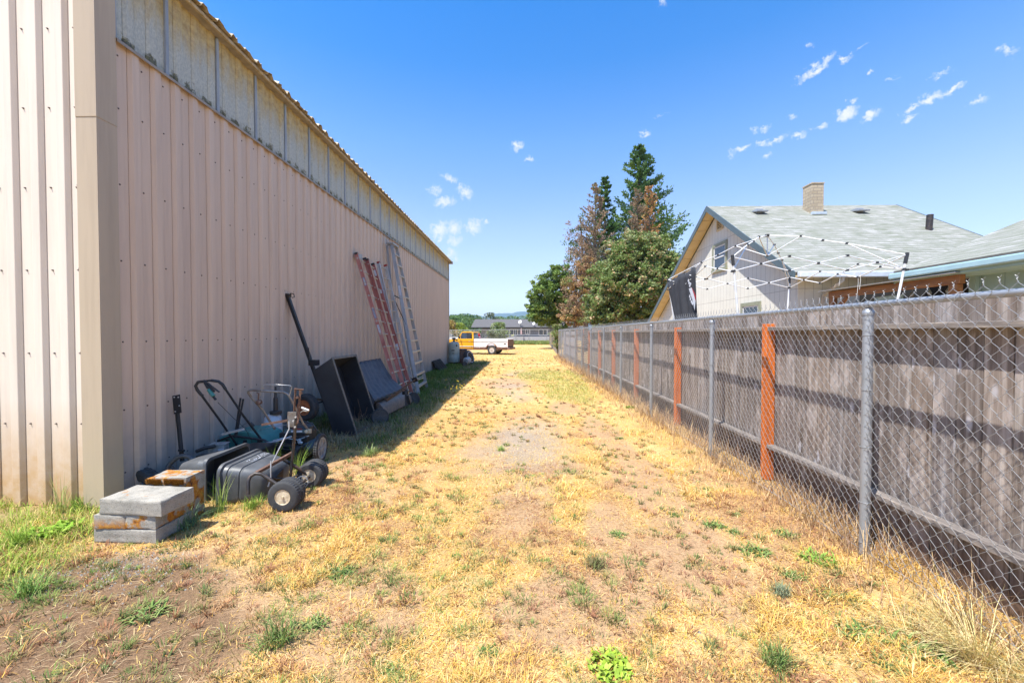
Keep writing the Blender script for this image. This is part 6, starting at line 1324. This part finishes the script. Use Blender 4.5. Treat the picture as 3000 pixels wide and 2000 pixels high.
s = MB(); s.prism([(-2.95, .112, 1.2), (-2.97, .16, 1.67), (-3.7, .16, 1.67), (-4.0, .112, 1.2)], (0, .006, 0)); build('side_window', s, M['glass'], tk, local=True)
s = MB(); s.prism([(-2.80, .2, 1.22), (-2.84, .24, 1.66), (-2.84, Wd-.24, 1.66), (-2.80, Wd-.2, 1.22)], (.006, 0, 0)); build('rear_window', s, M['glass'], tk, local=True)
s = MB(); s.prism([(-4.06, .16, 1.2), (-3.75, .2, 1.67), (-3.75, Wd-.2, 1.67), (-4.06, Wd-.16, 1.2)], (.006, 0, 0)); build('windscreen', s, M['glass'], tk, local=True)
s = MB(); s.b2((-3.2, .5, 1.2), (-3.05, .85, 1.55)); s.b2((-3.2, 1.1, 1.2), (-3.05, 1.45, 1.5)); build('seats', s, M['truck_rust'], cb_, local=True, bevel=.03)
dr = side_panel([(-2.93, .47), (-2.93, 1.19), (-3.98, 1.19), (-3.98, .47)], .012, .029, 'door', M['truck_yellow'], bev=.008)
s = MB(); s.b2((-3.13, -.012, 1.0), (-2.98, .012, 1.03)); build('handle', s, M['chrome'], dr, local=True)
s = MB(); s.b2((-4.12, .004, .97), (-2.75, .011, 1.0)); s.b2((-4.12, .003, .56), (-2.75, .011, .585)); build('trim_strip', s, M['black_metal'], dr, local=True)
s = MB(); s.b2((-4.12, .002, .60), (-2.75, .010, .64)); build('white_strip', s, M['white_trim'], dr, local=True)
s = MB(); s.bar((-3.85, .0, 1.22), (-3.85, -.18, 1.3), .02, .02); s.box((-3.85, -.2, 1.36), (.04, .16, .2)); build('mirror', s, M['black_metal'], tk, local=True)
# bonnet and front wing
fw = [(-4.13, .42), (-4.13, 1.18), (-5.35, 1.10), (-5.40, 1.0), (-5.40, .5), (-5.2, .45)]+[(x, z) for x, z in arch(-4.72, .43, .42)]
fw = [(-4.13, .42), (-4.13, 1.18), (-5.35, 1.10), (-5.40, 1.0), (-5.40, .5), (-5.2, .42)]+arch(-4.72, .43, .42)
side_panel(fw, .02, .12, 'front_wing', M['truck_yellow']); side_panel(fw, Wd-.12, Wd-.02, 'front_wing', M['truck_yellow'])
s = MB(); s.b2((-5.38, .12, .5), (-4.13, Wd-.12, 1.12)); build('bonnet', s, M['truck_white'], tk, local=True, bevel=.03)
s = MB(); s.b2((-5.3, .1, .36), (-.1, .25, .5)); s.b2((-5.3, Wd-.25, .36), (-.1, Wd-.1, .5)); s.b2((-2.9, .0, .34), (-4.1, .1, .44)); build('chassis', s, M['truck_rust'], tk, local=True)
bm_ = BASE[tk.name]
for x, y in ((-1.27, .02), (-1.27, Wd-.22), (-4.72, .02), (-4.72, Wd-.22)):
    wcn = bm_ @ Vector((x, y+.1, .35)); wheel(tk, wcn, bm_.to_3x3() @ Vector((0, 1, 0)), .355, .2, .2, M['cream_rim'] if y > 1 else simple('dull_white_wheel', (.6, .57, .52), (.35, .28, .22), 20, .5), style='disc', seg=56)
o = thing('folded_flag', 'red and white striped cloth propped up in the truck bed behind the cab', 'flag', (0, 0, 0))
s = MB(); a = bm_ @ Vector((-2.3, .5, 1.1)); b_ = bm_ @ Vector((-2.45, .5, 1.55)); s.tube([a, a.lerp(b_, .6)], [.05, .07], 8); build('white_part', s, M['label_white'], o)
s = MB(); s.tube([a.lerp(b_, .6), b_, b_+Vector((.0, 0, .04))], [.075, .11, .07], 8); s.box(a.lerp(b_, .4), (.16, .16, .04)); build('red_part', s, simple('bright_red', (.5, .02, .03)), o)

# ================================================================== FAR YARD
cfn = thing('far_wire_fence', 'galvanised wire mesh fence with rails crossing the far end of the yard', 'fence', (-4, 62, 0), 0)
FP = [Vector((fence_pt(60)[0], 60, 0)), Vector((-2.5, 60.5, 0)), Vector((-14, 68, 0)), Vector((-22, 69, 0))]; FZ = [2.2, 2.2, 2.15, 2.1]
for i in range(3):
    s = MB(); link_mesh(s, FP[i], FP[i+1], .1, 2.12, pw=.10, ph=.2, r=.005, knuckle=False, seg=3); build('wire_mesh', s, M['galv_wire'], cfn)
s = MB(); s.tube([p+Vector((0, 0, z)) for p, z in zip(FP, FZ)], .035, 8); build('top_rail', s, M['galv'], cfn)
s = MB(); s.tube([FP[0]+Vector((0, 0, 1.4)), FP[1]+Vector((0, 0, 1.4))], .03, 8); s.tube([FP[0]+Vector((0, 0, .2)), FP[1]+Vector((0, 0, .2))], .02, 6); build('mid_rail', s, M['galv'], cfn)
for px in (1602, 1550, 1511, 1492, 1433, 1380, 1322, 1318):
    q = DY(px, 990, 60.4 if px > 1430 else 64); s = MB(); y = 60.3 if px > 1470 else 60.5+(1480-px)/160*7; q = DY(px, 990, y); s.tube([(q.x, y, 0), (q.x, y, 2.2)], .04, 8); build('post', s, M['galv'], cfn)
s = MB(); q = DY(1502, 982, 60.2); s.box(q, (.42, .02, .2)); o = build('small_sign', s, simple('pale_yellow_sign', (.6, .6, .35)), cfn)
# long grey house
fh = thing('grey_house', 'long low grey house with dark shingle roof beyond the far fence', 'house', (-1, 94, 0))
yh = 90; xl = DY(1380, 960, yh).x; xr = 14; zE = 3.05; zR = DY(1450, 935, 95).z
M['dark_shing'] = shingle('dark_grey_shingles', [(.09, .085, .09), (.11, .105, .11), (.13, .12, .125), (.15, .145, .15)], 'x', 1.1)
s = MB(); s.b2((xl+4.6, yh+.6, 0), (xr-.6, yh+9.4, 2.95)); build('wall', s, simple('blue_grey_wall', (.16, .175, .20), (.13, .14, .165), 2, .8), fh)
s = MB(); slab(s, (xl, yh, zE), (xr, yh, zE), (xr, yh+5, zR), (xl+.3, yh+5, zR), .12); slab(s, (xl, yh+10, zE), (xr, yh+10, zE), (xr, yh+5.01, zR), (xl+.3, yh+5.01, zR), .12); build('roof', s, M['dark_shing'], fh)
s = MB(); s.b2((xl, yh-.05, zE-.22), (xr, yh-.01, zE-.02)); build('eave_board', s, M['black_metal'], fh)
for x in (xl+.4, xl+1.0, xl+1.4): s = MB(); s.b2((x, yh+.2, 0), (x+.12, yh+.35, 2.9)); build('carport_post', s, M['black_metal'], fh)
s = MB(); s.b2((xl+2.2, yh+4, 0), (xl+4.6, yh+4.2, 2.9)); s.b2((xl+1.5, yh+8, 0), (xl+4.6, yh+8.2, 2.8)); build('carport_wall', s, simple('carport_grey', (.2, .19, .2)), fh)
s = MB(); s.b2((DY(1470, 990, yh).x, yh+.3, .05), (xr-.8, yh+.5, .95)); build('pale_skirting', s, simple('pale_grey_block', (.34, .35, .37), (.28, .29, .31), 3, .8), fh)
for x0, x1, zb in ((1493, 1517, 1.15), (1539, 1553, 1.4), (1578, 1605, 1.15)):
    a, b_ = DY(x0, 970, yh+.5).x, DY(x1, 970, yh+.5).x; s = MB()
    for (u0, u1, v0, v1) in ((a, b_, zb, zb+.1), (a, b_, 2.5, 2.6), (a, a+.1, zb, 2.6), (b_-.1, b_, zb, 2.6), ((a+b_)/2-.05, (a+b_)/2+.05, zb, 2.6)): s.b2((u0, yh+.52, v0), (u1, yh+.58, v1))
    wn_ = build('window', s, M['white_trim'], fh); s = MB(); s.b2((a+.05, yh+.57, zb+.05), (b_-.05, yh+.59, 2.55)); build('pane', s, simple('far_pane', (.1, .12, .14), None, 2, .15), wn_)
for px, py, sc in ((1524, 943, 1.0), (1564, 948, .8)):
    q = DY(px, py, yh+.2); d = thing('satellite_dish', ('larger white satellite dish on the grey house roof' if sc == 1 else 'smaller satellite dish half hidden by the dark green tree'), 'satellite dish', (q.x, q.y, 0), 0, 'satellite dishes on the far roof')
    s = MB(); ax = Vector((-.4, -.8, .35)).normalized(); s.lathe(q, ax, [(.10*sc, .42*sc), (.02, .25*sc), (0, .01), (-.02, .01), (.0, .25*sc), (.08*sc, .42*sc)], 20, closed=False); build('dish', s, M['white_paint'], d, smooth=60)
    s = MB(); s.tube([q, q+Vector((.12, .1, -.5)), q+Vector((.12, .2, -1.0))], .035, 6); s.tube([q+Vector((0, 0, -.3)), q+ax*.55], .02, 5); build('mast', s, M['black_metal'], d)
s = MB(); q = DY(1527, 975, yh-.3); s.tube([(q.x, q.y, 2.9), (q.x, q.y, 2.2), (q.x+.05, q.y, 1.5)], [.03, .14, .2], 8); o = build('hanging_windsock', s, simple('pale_red_cloth', (.45, .22, .22), (.6, .5, .5), 8)); tag(o, 'small faded red windsock hanging from the grey house eave', 'windsock')
def car(name, label, loc, rz, paint, grp):
    c = thing(name, label, 'car', loc, rz, grp); Wc = 1.8
    body = [(-2.2, .3)]+arch(-1.4, .36, .3, 8)+arch(1.35, .36, .3, 8)+[(2.2, .3), (2.25, .6), (2.15, .85), (1.2, .95), (-1.3, .98), (-2.15, .92), (-2.25, .6)]
    s = MB(); s.prism([(x, -Wc/2, z) for x, z in body], (0, Wc, 0)); build('body', s, paint, c, local=True, bevel=.05)
    s = MB(); s.prism([(x, -Wc/2+.12, z) for x, z in ((-1.75, .96), (-1.15, 1.38), (-.1, 1.45), (.55, 1.38), (1.25, .94))], (0, Wc-.24, 0)); build('cabin', s, M['glass'], c, local=True, bevel=.05)
    s = MB(); s.prism([(x, -Wc/2+.2, z) for x, z in ((-1.1, 1.36), (-1.0, 1.42), (-.1, 1.48), (.5, 1.41), (.55, 1.36))], (0, Wc-.4, 0)); s.bar((-.3, -Wc/2+.11, .95), (-.35, -Wc/2+.2, 1.4), .05, .05); build('roof', s, paint, c, local=True, bevel=.03)
    for x in (-1.4, 1.35):
        for y in (-Wc/2+.1, Wc/2-.1): wheel(c, BASE[c.name] @ Vector((x, y, .31)), BASE[c.name].to_3x3() @ Vector((0, 1, 0)), .31, .19, .19, M['chrome'], seg=28)
q = DY(1412, 985, 70); car('parked_car', 'dark grey car parked behind the far wire fence', (q.x, 74, 0), R(8), simple('dark_car_paint', (.07, .075, .09), None, 3, .25), 'cars parked behind the far fence')
q = DY(1325, 990, 72); car('parked_car', 'white car parked behind the far wire fence at the building edge', (q.x-.5, 72, 0), R(3), simple('white_car_paint', (.75, .75, .75), None, 3, .25), 'cars parked behind the far fence')

# far trees and shrubs
def far_tree(name, label, px, pyt, y, w, cols, seed, grp, kind=0, n=2600, zb=.3):
    rs = np.random.RandomState(seed); q = DY(px, pyt, y); H = q.z; t = thing(name, label, 'tree' if 'tree' in name or 'poplar' in name else 'shrub', (q.x, y, 0), 0, grp)
    s = MB(); s.tube([(q.x, y, 0), (q.x+.1, y, H*.5), (q.x, y, H*.9)], [H*.02, H*.014, .02], 6); build('trunk', s, M['bark'], t)
    u = rs.rand(n); z = H*(zb*.3+(1-zb*.3)*u); prof_ = np.sin(np.clip(u, .02, 1)**.8*math.pi*.93)**.6 if kind == 0 else (1-u)**.7+.06
    ang = rs.rand(n)*6.283; lob = 1+.35*np.sin(ang*3+z*1.3+seed)+.2*np.sin(z*4+seed); r = w/2*prof_*lob*(.35+.65*rs.rand(n)**.5)
    P = np.stack([q.x+np.cos(ang)*r, y+np.sin(ang)*r, z], 1); cols = np.array(cols); cl = cols[(np.floor(ang*1.7+z*.9+seed)%len(cols)).astype(int)]
    C = np.clip(cl*(1+(rs.rand(n, 1)-.5)*.5), 0, 1); leaf_obj('crown', P, (H*.022+.05)*(.6+.8*rs.rand(n)), C, t, rng=rs, asp=.7)
ORD = ['first', 'second', 'third', 'fourth', 'fifth', 'sixth', 'seventh', 'eighth', 'ninth', 'tenth']
DG = [(.11, .19, .06), (.13, .23, .065), (.085, .16, .05), (.16, .24, .08)]
i = 0
for px, py, y, w in ((1296, 925, 170, 9), (1318, 926, 150, 8), (1333, 922, 165, 9), (1348, 924, 150, 9), (1362, 919, 158, 9), (1374, 930, 140, 8), (1386, 923, 160, 10), (1398, 932, 175, 8)):
    far_tree('roadside_tree', ORD[i]+' from the left in the far row of green trees left of the grey house', px, py, y, w, DG, 100+i, 'green trees in the far row left of the grey house', 0, 2600); i += 1
far_tree('round_tree', 'grey-green tree rising above the middle of the grey house roof', 1436, 916, 130, 5.2, [(.13, .16, .09), (.16, .18, .11), (.1, .14, .07)], 120, 'trees behind the grey house', 0, 1500)
far_tree('round_tree', 'lower bushy tree just right of the grey-green one above the roof', 1463, 927, 130, 5, DG, 121, 'trees behind the grey house', 0, 1200)
for j, px in enumerate((1476, 1490, 1503, 1517, 1530, 1543, 1555, 1572, 1590, 1612)):
    far_tree('roofline_tree', ORD[j]+' small green treetop from the left along the grey roof ridge', px, 929-(j*37 % 5), 150+j*2, 5.5, DG+[(.14, .2, .05)], 130+j, 'treetops above the grey house roof', 1 if j % 2 else 0, 700)
far_tree('yellow_green_shrub', 'bright yellow-green shrub beyond the far fence left of the truck cab', 1343, 946, 78, 3.6, [(.26, .33, .04), (.32, .38, .06), (.2, .28, .04)], 150, 'shrubs near the far fence', 0, 2200)
far_tree('golden_shrub', 'golden tan shrub at the edge of the building beyond the fence', 1322, 938, 76, 2.2, [(.42, .32, .1), (.36, .26, .1), (.3, .27, .08)], 151, 'shrubs near the far fence', 0, 1500)
far_tree('willowy_shrub', 'pale green upright shrub in front of the grey house', 1463, 944, 66, 2.9, [(.2, .27, .09), (.26, .32, .13), (.15, .22, .07)], 152, 'shrubs near the far fence', 0, 2600, .2)
# ivy on far fence
t = thing('fence_vine', 'tangled leafy vine on the far wire fence beside the pale shrub', 'vine', (DY(1440, 990, 60.9).x, 60.9, 0)); s = MB(); q0 = DY(1440, 990, 60.9)
s.tube([(q0.x, 60.9, 0), (q0.x+.1, 60.9, 1.6)], .03, 5); build('stem', s, M['bark'], t); n = 900; P = np.stack([q0.x+rng.randn(n)*.45, 60.9+rng.randn(n)*.12, .3+1.7*rng.rand(n)], 1); leaf_obj('foliage', P, .09*(.6+.8*rng.rand(n)), np.array([(.14, .17, .09), (.3, .29, .25), (.1, .13, .06)])[rng.randint(0, 3, n)], t)
# rough grass at the far fence
n = 9000; x = -2.6+6.6*rng.rand(n); y = 57.5+3.2*rng.rand(n); hgt = .25+.5*rng.rand(n)*np.clip((y-57)/2, .3, 1)
v = blade_geo(x, y, np.zeros(n), hgt, np.full(n, .03), R(60)+rng.rand(n)*R(30), rng.rand(n)*6.283, pal([(.3, .34, .1), (.22, .3, .08), (.42, .4, .14), (.2, .27, .08)], n, .2, rng), .3)
o = blades_obj('rough_grass', [v]); struct(o, 'stuff'); tag(o, 'rough green grass growing along the foot of the far fence', 'grass')

# ================================================================== WEEDS (single plants)
def weed(px, py, r, label, kind='rosette', name='weed', cols=None, seed=0, z=0, h=None):
    rs = np.random.RandomState(seed+500); p = G(px, py); cx, cy = p.x, p.y; n = {'rosette': 130, 'grassy': 150, 'clover': 200, 'seed': 46}[kind]
    cols = cols or [(.12, .2, .05), (.17, .26, .06), (.1, .16, .045), (.25, .32, .1), (.3, .3, .12)]; r = r*1.2
    az = rs.rand(n)*6.283; g0 = gz(cx, cy)
    if kind == 'rosette':
        L = r*(.25+.5*rs.rand(n)); W = np.full(n, r*.045)*(.6+.8*rs.rand(n)); el = R(8)+rs.rand(n)*R(45); off = rs.rand(n)**.7*r*.75; a0 = rs.rand(n)*6.283; v = blade_geo(cx+np.cos(a0)*off*1.3, cy+np.sin(a0)*off, np.full(n, g0), L, W, el, az, pal(cols, n, .2, rs), .55)
    elif kind == 'grassy':
        L = (h or r*1.3)*(.4+.7*rs.rand(n)); W = np.full(n, .0022); v = blade_geo(cx+rs.randn(n)*r*.25, cy+rs.randn(n)*r*.25, np.full(n, g0), L, W, R(30)+rs.rand(n)*R(55), az, pal(cols, n, .2, rs), .5)
    elif kind == 'clover':
        L = r*.3*(.6+.6*rs.rand(n)); a0 = rs.rand(n)*6.283; o_ = r*rs.rand(n)**.6; v = blade_geo(cx+np.cos(a0)*o_, cy+np.sin(a0)*o_, g0+.03*rs.rand(n), L, L*.38, R(10)+rs.rand(n)*R(45), az, pal(cols, n, .2, rs), .3)
    elif kind == 'seed':
        L = (h or .3)*(.35+.65*rs.rand(n)); v = blade_geo(cx+rs.randn(n)*.02, cy+rs.randn(n)*.02, np.full(n, g0), L, np.full(n, .002), R(62)+rs.rand(n)*R(26), az, pal(cols, n, .2, rs), .35)
    o = blades_obj(name, [v]); off = Vector((cx, cy, g0)); o.data.transform(Matrix.Translation(-off)); o.location = off; return tag(o, label, 'weed', 'green weeds growing in the dry grass')
WL = [(1786, 1960, .085, 'bright lime green leafy clump at the bottom edge of the photo', 'clover', [(.3, .42, .04), (.24, .36, .04), (.36, .46, .08)]),
 (2272, 1945, .10, 'grassy dark weed near the bottom edge, right of the lime green clump', 'grassy', None),
 (2512, 1862, .10, 'spreading green weed low at the right, left of two larger ones', 'rosette', None),
 (2705, 1910, .12, 'wide dark green weed closest to the lower right corner', 'rosette', None),
 (2622, 1955, .075, 'small pale green weed below the two spreading weeds at lower right', 'rosette', [(.2, .3, .1), (.15, .25, .08)]),
 (2395, 1640, .10, 'bright green dandelion-like weed left of the nearest fence post foot', 'rosette', [(.18, .32, .05), (.24, .38, .07)]),
 (2320, 1690, .07, 'green weed just below-left of the bright dandelion-like weed', 'rosette', None),
 (2415, 1742, .07, 'dark low weed beneath the dandelion-like weed', 'rosette', None),
 (2288, 1742, .06, 'dusty grey-green tuft beside the bare tyre track', 'grassy', [(.22, .27, .16), (.28, .3, .18)]),
 (2490, 1752, .06, 'small green weed furthest right in the middle cluster near the post', 'rosette', None),
 (2090, 1540, .075, 'dark green weed at the left end of the upper right cluster', 'rosette', None),
 (2155, 1563, .06, 'small weed second along the upper right cluster', 'rosette', None),
 (2212, 1618, .10, 'long dark green weed at the lower end of the upper right cluster', 'rosette', None),
 (2150, 1505, .05, 'small weed at the top of the upper right cluster', 'rosette', None),
 (2300, 1565, .075, 'low weed between the cluster and the nearest post', 'rosette', None),
 (1975, 1507, .055, 'round green weed beside the bare track, left of the cluster', 'rosette', None),
 (2077, 1432, .05, 'green weed in pale grass level with the large orange post foot', 'rosette', None),
 (1808, 1565, .06, 'small green weed right of centre in the golden grass', 'rosette', None),
 (1745, 1660, .075, 'olive straggly weed near the centre of the lower half', 'grassy', [(.18, .2, .07), (.25, .2, .1)]),
 (995, 1680, .085, 'bright green weed left of centre on the dry grass', 'rosette', None),
 (425, 1795, .10, 'dark green spiky weed on brown soil at lower left', 'rosette', None),
 (815, 1880, .12, 'large green weed with trailing leaves at the lower left centre', 'grassy', None),
 (920, 1830, .07, 'small green weed right of the trailing one at lower left centre', 'rosette', None),
 (1430, 1915, .05, 'dark little weed near the bottom centre', 'rosette', None),
 (1150, 1960, .05, 'small sprouting weed at the bottom edge left of centre', 'rosette', None),
 (540, 1545, .14, 'tall blue-green grass clump growing beside the concrete blocks', 'grassy', [(.14, .24, .12), (.18, .3, .14), (.12, .2, .08)]),
 (645, 1500, .08, 'thin green stalks in front of the ribbed black bin', 'seed', [(.2, .32, .05), (.35, .4, .12)]),
 (740, 1490, .1, 'green grass tuft in front of the tow frame bar', 'grassy', [(.22, .34, .05), (.3, .4, .08)]),
 (800, 1400, .13, 'tall green grass growing up through the wheeled tow frame', 'seed', [(.24, .38, .05), (.32, .44, .09), (.2, .3, .05)]),
 (872, 1390, .13, 'upright green grass behind the tow frame lever post', 'seed', [(.24, .38, .05), (.32, .44, .09), (.2, .3, .05)]),
 (1085, 1335, .12, 'green tuft with seed heads at the shadow edge by the dump cart', 'grassy', [(.2, .3, .08), (.35, .38, .16)]),
 (1848, 1195, .09, 'flat bright green weed near the foot of a wire fence post', 'clover', [(.18, .3, .04), (.24, .36, .05)]),
 (1628, 1213, .06, 'small green weed on the bare centre strip, left of a pair', 'rosette', None),
 (1610, 1208, .05, 'small green weed on the bare centre strip, right of a pair', 'rosette', None),
 (1205, 1335, .07, 'olive weed left of the gravel patch', 'rosette', None),
 (1815, 1285, .06, 'green weed on the right side of the strip beyond the gravel', 'rosette', None),
 (1468, 1320, .06, 'pale green spiky tuft in the gravel patch', 'grassy', [(.3, .4, .08), (.25, .32, .1)]),
 (150, 1560, .13, 'broad lime green leafy plant at the left by the siding foot', 'clover', [(.2, .36, .03), (.28, .42, .05)]),
 (55, 1600, .13, 'tall lush grass clump at the far left edge', 'grassy', [(.22, .34, .05), (.3, .4, .07)]),
 (85, 1740, .12, 'spiky green grass clump on the left near the gravel', 'grassy', [(.18, .3, .07), (.25, .36, .09)]),
 (175, 1500, .14, 'seeding grass stalks in front of the sunlit siding', 'seed', [(.3, .36, .1), (.42, .42, .18)]),
 (235, 1490, .12, 'green grass beside the bottom concrete slab at the building corner', 'grassy', [(.2, .34, .05), (.28, .4, .08)])]
for i, wv_ in enumerate(WL): weed(wv_[0], wv_[1], wv_[2], wv_[3], wv_[4], 'weed', wv_[5], i, h=(.42 if wv_[4] == 'seed' else (.26 if 'tall' in wv_[3] else None)))
# litter: few dandelion flowers in the shade
fl = thing('yellow_flowers', 'small yellow wildflowers on thin stalks at the edge of the wall shadow', 'flowers', tuple(G(1340, 1150)))
s = MB(); s2 = MB(); rd = random.Random(3)
for i in range(16):
    p = G(1315+rd.uniform(-30, 50), 1165+rd.uniform(-15, 12)); hh_ = rd.uniform(.18, .38); q = p+Vector((rd.uniform(-.05, .05), 0, hh_)); s.tube([p, q], .002, 3); s2.lathe(q, (0, -.3, 1), [(0, .004), (.006, .015), (.012, .012)], 8)
build('stalks', s, simple('green_stalk', (.2, .3, .08)), fl); build('blossoms', s2, simple('yellow_petal', (.75, .5, .02)), fl)

# ================================================================== HAZE
HAZE = 1
if HAZE:
    s = MB(); s.b2((-8500, -2900, -6), (8500, 8500, 420)); m = bpy.data.materials.new('thin_air'); m.use_nodes = True; nt = m.node_tree; nt.nodes.clear(); o_ = nt.nodes.new('ShaderNodeOutputMaterial'); v = nt.nodes.new('ShaderNodeVolumePrincipled')
    v.inputs['Color'].default_value = (.5, .74, 1, 1); v.inputs['Density'].default_value = .00017; v.inputs['Anisotropy'].default_value = .0; lk(nt, v.outputs[0], o_.inputs['Volume'])
    hz = build('haze', s, m, local=True); struct(hz, 'stuff'); tag(hz, 'thin pale blue air that fades the distant hills', 'haze')
